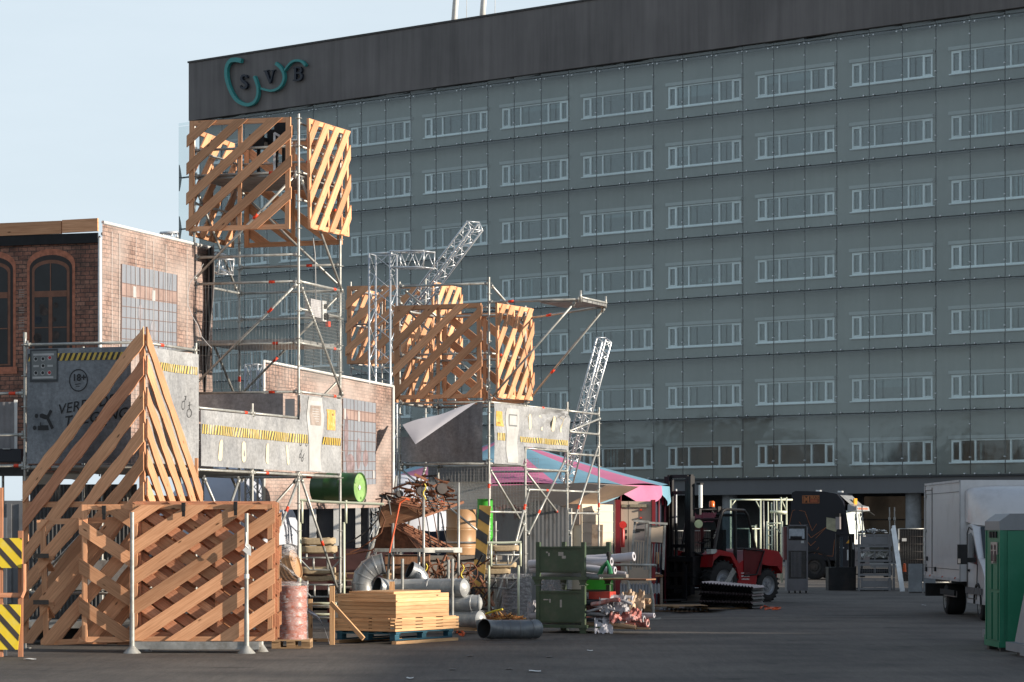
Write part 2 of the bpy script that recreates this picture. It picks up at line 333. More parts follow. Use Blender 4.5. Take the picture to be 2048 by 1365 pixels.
# end walls, back and roof of the block
D = 16.0
for (a0,b0,a1,b1) in ((0,bb,0,D),(LEN,bb,LEN,D),(0,D,LEN,D)):
    wl.face([fb.p(a0,b0,zz(.861)), fb.p(a1,b1,zz(.861)), fb.p(a1,b1,zz(7.93)), fb.p(a0,b0,zz(7.93))])
wl.face([fb.p(0,bb,zz(.861)), fb.p(LEN,bb,zz(.861)), fb.p(LEN,D,zz(.861)), fb.p(0,D,zz(.861))])
wl.build('wall', WALLM, ob)
ins = MB()   # dark rooms behind the windows
for k in range(7):
    s0 = zw(.861+k+.192)-.6; s1 = zw(.861+k+.545)+.3
    ins.face([fb.p(0.2,bb+3.5,s0), fb.p(LEN-.2,bb+3.5,s0), fb.p(LEN-.2,bb+3.5,s1), fb.p(.2,bb+3.5,s1)])
    ins.face([fb.p(0.2,bb+.1,s0), fb.p(LEN-.2,bb+.1,s0), fb.p(LEN-.2,bb+3.5,s0), fb.p(.2,bb+3.5,s0)])
    ins.face([fb.p(0.2,bb+.1,s1), fb.p(LEN-.2,bb+.1,s1), fb.p(LEN-.2,bb+3.5,s1), fb.p(.2,bb+3.5,s1)])
ins.build('room_interior', plain('room_walls', (.22,.21,.19), .8, 0, .3, .3), ob)
pr = MB(); th0 = zz(7.93); th1 = zz(9.045)
pr.box(fb.M(), LEN+.0, .35, th1-th0, c=(LEN/2, -.1, (th0+th1)/2))
pr.box(fb.M(), .35, D-.1, th1-th0-.02, c=(.175, D/2+.1, (th0+th1)/2-.01)); pr.box(fb.M(), .35, D-.1, th1-th0-.02, c=(LEN-.175, D/2+.1, (th0+th1)/2-.01))
pr.face([fb.p(0,0,th0+.5), fb.p(LEN,0,th0+.5), fb.p(LEN,D,th0+.5), fb.p(0,D,th0+.5)])
pr.build('parapet', PARA, ob)
cpg = MB(); cpg.box(fb.M(), LEN+.1, .5, .12, c=(LEN/2, -.1, th1+.06)); cpg.build('coping', DARKM, ob)
# glass bands and rails
PW = 2.183; U0 = .79-PW
for k in range(8):
    z0 = zz(.861+k)+.03; z1 = zz(.861+k+1)-.03 if k < 7 else zz(7.93)-.02
    gb = MB(); ft = MB(); u = U0
    x = -1.31
    first = True
    while x < LEN+1:
        nx = .79 if first else x+PW
        if first: first = False
        tl = random.uniform(-.012,.012); t2 = random.uniform(-.012,.012)
        gb.face([fb.p(x+.015,t2,z0), fb.p(nx-.015,-t2,z0), fb.p(nx-.015,-tl,z1), fb.p(x+.015,tl,z1)], [(x,z0+k*13.1),(nx,z0+k*13.1),(nx,z1+k*13.1),(x,z1+k*13.1)])
        # vertical joint profile
        if x > 0:
            ft.box(fb.M(), .026, .06, z1-z0-.04, c=(x, .05, (z0+z1)/2), m=0)
            zs = (z0+.95, z1-.75) if k < 7 else (z0+.9, z1-.3)
            for zc in zs: ft.lathe(fb.p(x, -.02, zc), -fb.b, [(0,.06),(.035,.055),(.042,.0),(.042,-.1)], 8, 1)
            if k < 7 or True:
                for dx in (-.33, .33):
                    ft.lathe(fb.p(x+dx, -.02, z0+.04 if k < 7 else z1-.35), -fb.b, [(0,.06),(.04,.055),(.048,.0),(.048,-.1)], 8, 1)
        x = nx
    gb.build('glass_band', SG, ob)
    ft.box(fb.M(), LEN+.2, .62, .10, c=(LEN/2, .34, z0-.05), m=0)
    ft.build('glazing_rail', [plain('dark_glazing_profile', (.045,.05,.054), .5, .3) if k == 0 else bpy.data.materials['dark_glazing_profile'], ALU], ob)
    # brackets at the free end of the screen
    if k < 7:
        br = MB(); br.box(fb.M(), 1.2, .12, .10, c=(-.7, .1, z0-.03))
        br.prism([fb.p(-1.33,.05,z0-.95), fb.p(-1.22,.05,z0-.6), fb.p(-1.12,.05,z0-.09), fb.p(-1.12,.05,z0+.05), fb.p(-1.22,.05,z0+.55), fb.p(-1.33,.05,z0+.9)], fb.b*.08)
        br.build('end_bracket', bpy.data.materials['dark_glazing_profile'], ob)
# windows
WG = glassy('window_glass', (.02,.03,.035), .03)
def win_glass():
    m, t, b = newmat('office_window_glass'); t.nodes.remove(b); out = t.nodes['Material Output']
    tr = nd(t, 'BsdfTransparent'); tr.inputs[0].default_value = (.50,.58,.60,1); gl = nd(t, 'BsdfGlossy'); gl.inputs['Roughness'].default_value = .03; gl.inputs[0].default_value = (.9,.97,1,1)
    ma = facing_fresnel(t, .9, .11)
    mx_ = nd(t, 'MixShader'); t.links.new(ma.outputs[0], mx_.inputs[0]); t.links.new(tr.outputs[0], mx_.inputs[1]); t.links.new(gl.outputs[0], mx_.inputs[2]); t.links.new(mx_.outputs[0], out.inputs[0])
    return m
OWG = win_glass()
CURT = plain('pale_curtain', (.5,.52,.5), .8); PAPER = plain('pinned_paper', (.62,.66,.66), .8)
BLIND = plain('window_blind', (.30,.31,.30), .8, 0, .08)
def window(c, k, parent):
    z0 = zw(.861+k+.192); z1 = zw(.861+k+.545); zh = zw(.861+k+.608)
    f = MB(); M = fb.M(); hh = z1-z0; y = bb-.03
    f.box(M, WW+.24, .16, .06, c=(c+WW/2, y-.05, z0-.03)); f.box(M, WW, .1, .07, c=(c+WW/2, y, z1-.035)); f.box(M, WW, .1, .09, c=(c+WW/2, y, z0+.045))
    for fx, wd in ((0.010,.09),(.105,.13),(.285,.085),(.705,.085),(.893,.13),(.990,.09)): f.box(M, wd, .1, hh-.16, c=(c+fx*WW, y, (z0+z1)/2+.01))
    for a_, b_ in ((.02,.10),(.90,.98)):   # opening casements, inner frame
        f.box(M, (b_-a_)*WW, .06, .07, c=(c+(a_+b_)/2*WW, y-.04, z1-.11)); f.box(M, (b_-a_)*WW, .06, .07, c=(c+(a_+b_)/2*WW, y-.04, z0+.12))
    o = f.build('window', WFR, parent)
    s_ = MB(); s_.box(M, WW+.22, .24, zh-z1-.04, c=(c+WW/2, bb-.11, (zh+z1)/2+.01)); s_.build('shutter_box', SHUT, o)
    p_ = MB(); p_.face([fb.p(c,bb+.02,z0), fb.p(c+WW,bb+.02,z0), fb.p(c+WW,bb+.02,z1), fb.p(c,bb+.02,z1)]); p_.build('pane', OWG, o)
    r_ = random.random()
    if r_ < .28:
        q = MB(); a0 = random.choice((.3,.32,.72,.74)); n_ = random.randint(1,4)
        for i in range(n_):
            xx = c+(a0+i*.045)*WW; q.face([fb.p(xx,bb+.12,z0+.05), fb.p(xx+.12,bb+.16,z0+.05), fb.p(xx+.12,bb+.16,z1-.05), fb.p(xx,bb+.12,z1-.05)])
        q.build('curtain', CURT, o)
    elif r_ < .52:
        q = MB(); a0, a1 = random.choice(((.295,.70),(.11,.28),(.715,.885),(.11,.70),(.295,.885))); dr = random.uniform(.2,.75)*hh
        q.face([fb.p(c+a0*WW,bb+.10,z1-dr), fb.p(c+a1*WW,bb+.10,z1-dr), fb.p(c+a1*WW,bb+.10,z1-.03), fb.p(c+a0*WW,bb+.10,z1-.03)]); q.build('blind', BLIND, o)
    elif r_ < .60:
        q = MB()
        for i in range(random.randint(1,4)):
            xx = c+random.uniform(.3,.8)*WW; zc = z0+random.uniform(.1,.3); q.box(M, random.uniform(.15,.5), .2, random.uniform(.15,.5), c=(xx, bb+.35, zc+.1))
        q.build('desk_items', plain('desk_clutter_%d' % int(c), (.3,.32,.3), .6, 0, .5, 2), o)
for k in range(7):
    for c in cols[:11]:
        if c < 70: window(c, k, ob)
# fascia, recessed ground floor
fs = MB(); fs.box(fb.M(), LEN, .3, (.861-.60)*H-.04, c=(LEN/2, .35, zz((.861+.60)/2)-.05)); fs.box(fb.M(), LEN, 6, .2, c=(LEN/2, 3.45, zz(.6)+.1)); fs.build('fascia', FASC, ob)
gf = MB(); zt = zz(.6)
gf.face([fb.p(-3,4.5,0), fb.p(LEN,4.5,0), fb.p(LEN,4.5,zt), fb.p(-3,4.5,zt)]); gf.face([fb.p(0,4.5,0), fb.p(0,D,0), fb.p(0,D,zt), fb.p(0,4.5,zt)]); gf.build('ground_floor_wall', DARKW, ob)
shop = plain('brown_lobby_wall', (.20,.125,.08), .6, 0, .4, .5, dirt=(.12,.13,.10), dirt_amt=.9, dscale=.4)  # brown lobby backdrop broken up by noise
for i in range(8):
    c = 52.3+i*3.0
    q = MB(); q.face([fb.p(c+.08,4.40,.3), fb.p(c+2.92,4.40,.3), fb.p(c+2.92,4.40,zt-.15), fb.p(c+.08,4.40,zt-.15)]); o = q.build('lobby_glazing', shop, ob)
    q = MB(); q.face([fb.p(c+.08,4.2,.3), fb.p(c+2.92,4.2,.3), fb.p(c+2.92,4.2,zt-.15), fb.p(c+.08,4.2,zt-.15)]); q.build('pane', OWG, o)
    q = MB(); q.box(fb.M(), .1, .12, zt-.1, c=(c, 4.25, zt/2)); q.box(fb.M(), 2.9, .1, .08, c=(c+1.5, 4.25, 2.55)); q.build('mullion', DARKM, o)
for c in (10.5, 23.6, 36.7, 44.8, 57.5, 70.5):
    q = MB(); q.lathe(fb.p(c, 1.3, 0), (0,0,1), [(.45,0),(.45,zt)], 20); q.build('column', plain('round_column', (.22,.23,.24), .6) if c < 11 else bpy.data.materials['round_column'], ob)
# roof items
for c in (22.75, 25.15):
    q = MB(); q.tube(fb.p(c, 1.5, th1-1), fb.p(c+.8, 1.5, th1+7), .19, 8); q.tube(fb.p(c+1.1, 1.6, th1-.5), fb.p(c+1.2,1.6,th1+6), .02, 5); q.build('roof_mast', WHITEP, ob)
q = MB(); q.box(fb.M(), 5.5, .8, .25, c=(20.5, 2.0, th1+.25)); q.box(fb.M(), .35, .3, .5, c=(26.2, 1.6, th1+.3)); q.build('roof_plant', GALVD, ob)
# sign: swirl and three serif letters, standing proud of the parapet
def fz(x, y):
    """point of the photo -> (u along facade, height) on the facade plane"""
    t_ = (x-CX)/F; u_ = (t_*191.7+22.34)/(.77014+t_*.63787); Yd = 191.7-.63787*u_; return u_, EYE+(YH-y)*Yd/F
TEAL = plain('teal_sign_metal', (.035,.25,.24), .45, .0, .08)
NAVY = plain('navy_sign_letter', (.012,.017,.03), .5, 0, .1)
def px7(x, y): return fz(420+x/7.877, 90+y/7.875)
def ribbon(pts, w0, w1, depth=.25, n=6):
    """smooth ribbon along pts (facade u,z) with tapering width"""
    P_ = [Vector(px7(*p)) for p in pts]; out = []
    for i in range(len(P_)-1):
        p0 = P_[max(i-1,0)]; p1 = P_[i]; p2 = P_[i+1]; p3 = P_[min(i+2,len(P_)-1)]
        for j in range(n):
            t_ = j/n; out.append(.5*((2*p1)+(p2-p0)*t_+(2*p0-5*p1+4*p2-p3)*t_*t_+(3*p1-p0-3*p2+p3)*t_**3))
    out.append(P_[-1]); mb = MB(); N = len(out)
    def pr_(q, b_): return fb.p(q.x, b_, q.y)
    A_ = []; B_ = []
    for i, q in enumerate(out):
        d = (out[min(i+1,N-1)]-out[max(i-1,0)]).normalized(); n_ = Vector((-d.y, d.x)); tt = i/(N-1); wd = (w0(tt) if callable(w0) else w0+(w1-w0)*tt)/2
        A_.append(q+n_*wd); B_.append(q-n_*wd)
    f0, f1 = -.38-depth, -.38
    for i in range(N-1):
        for (p, q) in ((A_, B_),):
            mb.face([pr_(A_[i],f0), pr_(B_[i],f0), pr_(B_[i+1],f0), pr_(A_[i+1],f0)])
            mb.face([pr_(A_[i],f1), pr_(B_[i],f1), pr_(B_[i+1],f1), pr_(A_[i+1],f1)])
        mb.face([pr_(A_[i],f0), pr_(A_[i+1],f0), pr_(A_[i+1],f1), pr_(A_[i],f1)]); mb.face([pr_(B_[i],f0), pr_(B_[i+1],f0), pr_(B_[i+1],f1), pr_(B_[i],f1)])
    for i in (0, N-1): mb.face([pr_(A_[i],f0), pr_(B_[i],f0), pr_(B_[i],f1), pr_(A_[i],f1)])
    return mb
ribbon([(590,270),(520,255),(430,265),(372,330),(350,430),(362,570),(420,740),(500,870),(600,940),(700,960),(790,920),(840,830),(850,720),(830,620),(790,515)], lambda t: .30*(1-.45*t)+.02, 0).build('sign_swirl', TEAL, ob)
ribbon([(1130,310),(1200,370),(1250,460),(1258,560),(1215,660),(1140,720),(1040,740),(900,705)], .22, .14).build('sign_swirl', TEAL, ob)
ribbon([(1270,425),(1330,340),(1400,280),(1480,265),(1545,285),(1600,345)], .12, .18).build('sign_swirl', TEAL, ob)
lt = ribbon([(670,530),(640,500),(600,505),(582,545),(600,585),(645,620),(665,655),(645,690),(600,695),(565,670)], lambda t: .10+.10*math.sin(math.pi*t), 0, .18)
b2 = ribbon([(660,495),(675,535)], .07, .07, .18); b3 = ribbon([(570,655),(572,700)], .07, .07, .18)
for q in (b2, b3):
    for i, f in enumerate(q.f): lt.face([q.v[j] for j in f], q.uv[i])
lt.build('sign_letter', NAVY, ob)
def multi(*rs):
    m_ = MB()
    for q in rs:
        for i, f in enumerate(q.f): m_.face([q.v[j] for j in f], q.uv[i])
    return m_
multi(ribbon([(965,430),(1035,615)], .22, .16, .18), ribbon([(1085,420),(1035,615)], .09, .09, .17), ribbon([(930,430),(1010,415)], .06, .06, .16), ribbon([(1050,425),(1110,412)], .06, .06, .16)).build('sign_letter', NAVY, ob)
multi(ribbon([(1430,380),(1430,570)], .17, .17, .18), ribbon([(1395,385),(1470,370),(1515,390),(1515,435),(1480,458),(1425,462)], lambda t: .07+.09*math.sin(math.pi*t), 0, .17),
      ribbon([(1425,465),(1490,462),(1525,495),(1520,540),(1480,568),(1390,575)], lambda t: .07+.1*math.sin(math.pi*t), 0, .16)).build('sign_letter', NAVY, ob)
# unseen blocks added beyond the right edge to cast shade over the yard
def shade_caster(x0, x1, y0, y1, h, label):
    t_ = thing('shade_block', label, 'building', ((x0+x1)/2, (y0+y1)/2, 0)); q = MB()
    q.box(Vector(((x0+x1)/2,(y0+y1)/2,h/2)), x1-x0, y1-y0, h); q.build('wall', plain('shade_block_wall_%d' % y0, (.22,.21,.2), .8, 0, .1), t_)
    q = MB(); q.box(Vector(((x0+x1)/2,(y0+y1)/2,h+.15)), x1-x0+.4, y1-y0+.4, .28); q.build('roof', DARKM, t_)
    q = MB(); q.box(Vector((x0-.04,(y0+y1)/2,1.8)), .1, 4, 3.6); q.build('door', GALVD, t_)
shade_caster(30, 46, 5, 41.0, 7.7, 'unseen shade casting block added beyond the right edge of the yard, nearer of two')
shade_caster(30, 44, 43.6, 82, 8.2, 'unseen shade casting block added beyond the right edge of the yard, farther of two')

# dark wood to the left of the yard, outside the picture, that the lower windows mirror
q = MB(); wr_ = random.Random(2)
for i in range(60):
    y0_ = -60+i*5.2; h_ = wr_.uniform(9, 15); x_ = -150+wr_.uniform(-6, 6)
    def crown(u, v, x_=x_, y0_=y0_, h_=h_, i=i):
        a = 2*math.pi*u; b_ = math.pi*(v-.5); r_ = 1+.18*math.sin(a*5+i)*math.cos(b_*4+i)+.1*math.sin(a*11+v*9); return (x_+4.2*math.cos(a)*math.cos(b_)*r_, y0_+4.2*math.sin(a)*math.cos(b_)*r_, h_*.5+h_*.5*math.sin(b_)*r_)
    q.grid(crown, 12, 8)
tag(q.build('woodland', plain('bare_wood_brown', (.07,.05,.038), .9, 0, .5, .6)), 'dark mass of trees to the left of the yard', 'trees', kind='stuff')
# ================================================================ LATTICE PANELS
def clip_poly(poly, clip):
    """Sutherland-Hodgman, convex ccw clip polygon"""
    out = poly
    for i in range(len(clip)):
        a = clip[i]; b = clip[(i+1) % len(clip)]; e = (b[0]-a[0], b[1]-a[1]); inp = out; out = []
        def side(p): return e[0]*(p[1]-a[1])-e[1]*(p[0]-a[0])
        for k in range(len(inp)):
            p = inp[k]; q = inp[k-1]; sp_, sq = side(p), side(q)
            if sp_ >= 0:
                if sq < 0: t_ = sq/(sq-sp_); out.append((q[0]+(p[0]-q[0])*t_, q[1]+(p[1]-q[1])*t_))
                out.append(p)
            elif sq >= 0: t_ = sq/(sq-sp_); out.append((q[0]+(p[0]-q[0])*t_, q[1]+(p[1]-q[1])*t_))
        if not out: return []
    return out
def slat_mesh(M, poly, y0, y1, ang, wavy=0):
    """flat board in the xz-plane of M between depths y0,y1; grain along ang; optional waney edge"""
    mb = MB(); c, s_ = math.cos(ang), math.sin(ang); o = (random.random()*31, random.random()*31)
    if wavy:
        pts = []
        for i in range(len(poly)):
            p = Vector(poly[i]); q = Vector(poly[(i+1) % len(poly)]); n = max(1, int((q-p).length/.12)) if abs((q-p).normalized().dot(Vector((c,s_)))) > .98 else 1
            for j in range(n): 
                w_ = (math.sin((p+(q-p)*j/n).x*9+i*3+o[0])+.6*math.sin((p+(q-p)*j/n).x*21+o[1]))*wavy*(0 if j == 0 else 1)
                pts.append(tuple(p+(q-p)*j/n+Vector((-s_, c))*w_))
        poly = pts
    def uvof(p): return (p[0]*c+p[1]*s_+o[0], -p[0]*s_+p[1]*c+o[1])
    A_ = [M @ Vector((p[0], y0, p[1])) for p in poly]; B_ = [M @ Vector((p[0], y1, p[1])) for p in poly]; U = [uvof(p) for p in poly]
    mb.face(A_, U); mb.face(B_[::-1], U[::-1])
    for i in range(len(poly)):
        j = (i+1) % len(poly); mb.face([A_[j], A_[i], B_[i], B_[j]], [(U[j][0],U[j][1]),(U[i][0],U[i][1]),(U[i][0],U[i][1]+.03),(U[j][0],U[j][1]+.03)])
    return mb
def lattice(M, wd, ht, side, ang, slw, starts, label, group=None, mat=None, fr=.09, over=.04, frame_t=.045, back=False, clip=None, wavy=0, mid=True, brk=None):
    """frame of timber with diagonal slats on its front; side +1 '/' or -1 '\\'; starts: z where each slat's centre line meets x=0 (x=w for '\\')"""
    mat = mat or WOOD
    t_ = thing('lattice_panel', label, 'lattice panel', M @ Vector((wd/2, 0, 0)), group)
    f = MB(); d = frame_t
    f.box(M, fr, d, ht, 2, c=(fr/2, 0, ht/2)); f.box(M, fr, d, ht, 2, c=(wd-fr/2, 0, ht/2))
    f.box(M, wd-2*fr-.004, d, fr, 0, c=(wd/2, 0, fr/2)); f.box(M, wd-2*fr-.004, d, fr, 0, c=(wd/2, 0, ht-fr/2))
    if mid: f.box(M, fr*.8, d*.8, ht-2*fr, 2, c=(wd*.5, .012, ht/2))
    f.build('frame', mat, t_)
    cl = clip or [(-over, 0.01), (wd+over, 0.01), (wd+over, ht-.01), (-over, ht-.01)]
    t = math.tan(ang); hv = slw/2/math.cos(ang)
    for z in starts:
        jj = random.uniform(-.012,.012)
        if side > 0: poly = [(-3, z-3*t-hv), (wd+3, z+(wd+3)*t-hv+jj), (wd+3, z+(wd+3)*t+hv+jj), (-3, z-3*t+hv)]
        else: poly = [(-3, z+(wd+3)*t-hv), (wd+3, z-3*t-hv+jj), (wd+3, z-3*t+hv+jj), (-3, z+(wd+3)*t+hv)]
        poly = clip_poly(poly, cl)
        if len(poly) < 3: continue
        y0, y1 = (d/2+.002, d/2+.03) if back else (-d/2-.03, -d/2-.002)
        slat_mesh(M, poly, y0, y1, ang*side, wavy).build('slat', mat, t_)
    return t_
# ================================================================ SCAFFOLDS
class Scaf:
    def __init__(s, name, label, fr, cat='scaffold', group=None, mat=None):
        s.fr = fr; s.t = thing(name, label, cat, fr.p(0,0,0), group); s.mat = mat or GALV; s.r = .0242
    def std(s, a, b, z0, z1, ros=True, red=None, z00=0, foot=True):
        ft0 = z0 < .1; z0 = z0+.1 if ft0 else z0; m_ = MB(); m_.tube(s.fr.p(a,b,z0), s.fr.p(a,b,z1), s.r, 9)
        if ros:
            z = math.ceil((z0-z00+.05)*2)/2+z00
            while z < z1-.04:
                m_.lathe(s.fr.p(a,b,z), (0,0,1), [(.02,-.006),(.062,-.005),(.062,.005),(.02,.006)], 8)
                z += .5
        if z1-z0 > 3:   # spigot joints
            for z in (z0+1.05, z0+3.05, z0+5.05):
                if z < z1: m_.lathe(s.fr.p(a,b,z), (0,0,1), [(.02,-.05),(.030,-.05),(.030,.05),(.02,.05)], 8)
        if ft0 and foot: m_.box(s.fr.M(a,b,.1), .15, .15, .012, c=(0,0,.008)); m_.lathe(s.fr.p(a,b,.12), (0,0,1), [(.018,0),(.018,.15),(.045,.15),(.045,.19),(.02,.19)], 8)
        if red: m_.tube(s.fr.p(a,b,red-.05), s.fr.p(a,b,red+.05), s.r+.004, 9, 1)
        return m_.build('standard', [s.mat, REDP], s.t)
    def led(s, a0, b0, a1, b1, z, z1=None, red=None, heads=True, name='ledger'):
        if z1 is None: z1 = z
        p = s.fr.p(a0,b0,z); q = s.fr.p(a1,b1,z1); d = (q-p).normalized(); m_ = MB(); m_.tube(p+d*.05, q-d*.05, s.r, 8)
        if heads:
            for e, sg in ((p, 1), (q, -1)):
                m_.tube(e+d*sg*.02, e+d*sg*.10, .034, 6); m_.box(Matrix.Translation(e+d*sg*.05), .02, .02, .13)
        if red: 
            for r_ in (red if isinstance(red, (list,tuple)) else [red]): c = p+(q-p)*r_; m_.tube(c-d*.06, c+d*.06, s.r+.004, 8, 1)
        return m_.build(name, [s.mat, REDP], s.t)
    def brace(s, a0, b0, z0, a1, b1, z1, red=None): return s.led(a0,b0,a1,b1,z0,z1,red,True,'brace')
    def deck(s, a0, b0, a1, b1, z, mat=None, name='deck'):
        m_ = MB(); n = max(1, int(abs(b1-b0)/.33)); 
        for i in range(n):
            b = b0+(b1-b0)*(i+.5)/n; m_.box(s.fr.M(0,0,z), abs(a1-a0)-.1, abs(b1-b0)/n-.02, .06, 0, c=((a0+a1)/2, b, .05))
        return m_.build(name, mat or GALVD, s.t)
f1 = Fr(-3.88, 50.0, 17.8, -.1)
S1 = Scaf('scaffold_tower', 'tall scaffold tower with the upper timber cube and the stage wall below it', f1)
B0 = 2.07
for (a, b, zt_, rd) in ((0,0,9.58,None), (-B0,0,9.45,7.1), (0,B0,9.5,None), (-B0,B0,9.5,4.9)):
    S1.std(a, b, 0, zt_, red=rd)
for (a, b, zt_) in ((0,-2.13,4.22),(0,-4.5,5.12),(0,-6.57,5.1),(-B0,-6.57,5.15),(-B0,-4.5,5.1),(-B0,-2.13,4.1)):
    S1.std(a, b, 0, zt_)
# tower ledgers
for z, sides in ((3.02,'fbrl'),(4.53,'fr'),(5.42,'fr'),(5.52,'bl'),(6.04,'br'),(6.54,'fbrl'),(7.03,'fb'),(8.03,'rl'),(8.53,'fbrl'),(9.0,'fbrl'),(9.42,'rb')):
    if 'f' in sides: S1.led(-B0,0,0,0,z, red=random.choice((.75,.78,None)))
    if 'b' in sides: S1.led(-B0,B0,0,B0,z, red=random.choice((.7,None)))
    if 'r' in sides: S1.led(0,0,0,B0,z, red=random.choice((.85,None)))
    if 'l' in sides: S1.led(-B0,0,-B0,B0,z, red=random.choice((.2,None)))
S1.brace(-B0,-.05,4.65, 0,-.05,6.5, red=(.74,)); S1.brace(-B0,-.05,6.6, 0,-.05,8.5, red=(.6,))
S1.brace(.05,0,6.45, .05,B0,4.55); S1.brace(.05,0,8.4, .05,B0,6.5, red=None); S1.brace(-B0-.05,0,8.5,-B0-.05,B0,6.6)
S1.brace(-B0,B0+.05,2.95,0,B0+.05,4.9,red=(.3,)); S1.brace(-B0,B0+.05,4.6,0,B0+.05,6.5,red=(.35,)); S1.brace(-B0-.05,0,6.4,-B0-.05,B0,4.5); S1.brace(-B0-.05,.1,4.5,-B0-.05,B0,2.8)
S1.brace(0,B0+.05,6.6,-B0,B0+.05,8.5); S1.brace(.05,0,2.95, .05,B0,.6, red=(.5,)); S1.brace(-B0,-.05,.8,0,-.05,2.95,red=(.2,))
S1.deck(-B0,0.02,0,B0-.02,5.42); S1.deck(-B0,0.02,0,B0-.02,8.45)
# stage wall ledgers
for z in (1.0, 3.02): 
    for b0_, b1_ in ((0,-2.13),(-2.13,-4.5),(-4.5,-6.57)):
        S1.led(0,b1_,0,b0_,z, red=random.choice((.3,None))); S1.led(-B0,b1_,-B0,b0_,z)
S1.led(0,-2.13,0,0,4.05); S1.led(0,-4.5,0,-2.13,4.05, red=.87); S1.led(0,-6.57,0,-4.5,5.0,red=.35); S1.led(-B0,-6.57,0,-6.57,5.0,red=None); S1.led(-B0,-6.57,0,-6.57,3.02,red=.2); S1.led(-B0,-6.57,0,-6.57,1.0)
S1.led(-B0,-4.5,0,-4.5,3.02); S1.led(-B0,-2.13,0,-2.13,3.02); S1.led(-B0,-4.5,0,-4.5,5.0)
for b0_, b1_ in ((-6.57,-4.5),(-4.5,-2.13),(-2.13,0)): S1.deck(-B0+.05, b0_+.04, -.05, b1_-.04, 2.98)
S1.brace(.05,-4.3,2.9,.05,-2.3,1.0); S1.brace(.05,-2.0,1.05,.05,-.1,2.95,red=(.7,)); S1.brace(-B0,-6.52,1.0,0,-6.52,3.0); S1.brace(-B0,-2.1,2.9,0,-2.1,1.0); S1.brace(.05,-4.4,1.0,.05,-2.8,2.9)
S1.led(-4.3,-6.57,-2.07,-6.57,4.22,red=.9); S1.led(-4.3,-6.57,-2.07,-6.57,3.55); S1.led(-4.3,-6.57,-2.07,-6.57,3.05,red=.94)
# crate 1: four lattice panels on the tower
def pan(fr, a, b, z, rot, tilt=0): return fr.M(a, b, z, rot) @ Matrix.Rotation(tilt, 4, 'Y')
up1 = 'lattice panels hung on the tall scaffold tower'
lattice(pan(f1, -2.13, -.10, 7.50, 0, R(.5)), 2.0, 2.03, 1, R(39), .165, [-1.0,-.42,.12,.62,1.17,1.68], 'front timber lattice of the highest cube, its slats in shade', up1)
lattice(pan(f1, .16, .10, 7.50, 90, R(-1.5)), 1.98, 2.0, 1, R(46), .185, [-1.62,-1.05,-.50,.02,.56,1.1,1.62], 'sunlit right timber lattice of the highest cube', up1)
lattice(pan(f1, -2.20, .10, 7.45, 90, R(1)), 1.98, 2.0, 1, R(46), .175, [-1.6,-1.0,-.45,.10,.65,1.2], 'left timber lattice of the highest cube, lit from inside', up1, back=False)
lattice(pan(f1, -2.0, 2.17, 7.42, 0, 0), 2.0, 2.0, -1, R(36), .175, [-1.1,-.62,-.1,.42,.95,1.45], 'rear timber lattice of the highest cube seen through the front one', up1, back=True)
# spotlight rig on the deck inside the cube
t_ = thing('stage_lights', 'black stage lamps on stands inside the highest timber cube', 'stage light', f1.p(-.8, .6, 8.51))
for a_, b_, hz in ((-1.0,.5,.55),(-.72,.7,.65),(-.5,.5,.8)):
    q = MB(); M = f1.M(a_, b_, 8.52); q.box(M, .05, .05, hz, c=(0,0,hz/2)); q.box(M, .3, .04, .04, c=(0,0,.04)); q.build('stand', BLACK, t_)
    q = MB(); q.box(M, .26, .22, .2, c=(.02,0,hz+.08)); q.box(M, .3, .02, .28, c=(0.02,-.13,hz+.1)); q.build('lamp_head', BLACK, t_)
q = MB(); q.beam(f1.p(-.6,.3,9.3), f1.p(-.25,.3,9.1), .04, .04); q.beam(f1.p(-.6,.3,9.3), f1.p(-.6,.3,8.6), .04, .04); q.build('bracket', ALU, t_)
# wire mesh fencing on the tower
def mesh_panel(fr, a0, b0, a1, b1, z0, z1, du, dz, label, r_=.0035, bulge=.03, mat=None, group='wire mesh sheets on the scaffold tower'):
    t_ = MB(); p0 = fr.p(a0,b0,0); p1 = fr.p(a1,b1,0); L_ = (p1-p0).length; d = (p1-p0)/L_; n = Vector((d.y,-d.x,0))
    k = int(L_/du)
    def pt_(u, z): return p0+d*u+n*bulge*math.sin(z*3.1+u*2)*math.sin(u*2.4+z)+Vector((0,0,z))
    for i in range(k+1):
        u = i*L_/k; t_.path([pt_(u, z0+(z1-z0)*j/6) for j in range(7)], r_, 3)
    z = z0
    while z <= z1: t_.path([pt_(L_*j/6, z) for j in range(7)], r_*.9, 3); z += dz
    return solo(t_, 'wire_mesh', mat or GALV, label, 'wire mesh', (p0+p1)/2+Vector((0,0,z0)), group)
mesh_panel(f1, -2.05, -.07, -.05, -.07, 4.6, 6.5, .062, .62, 'wavy wire mesh on the front of the tall scaffold tower')
mesh_panel(f1, .08, .05, .08, 2.02, 4.75, 6.5, .06, .06, 'fine square wire mesh on the right side of the tall scaffold tower', .0028)
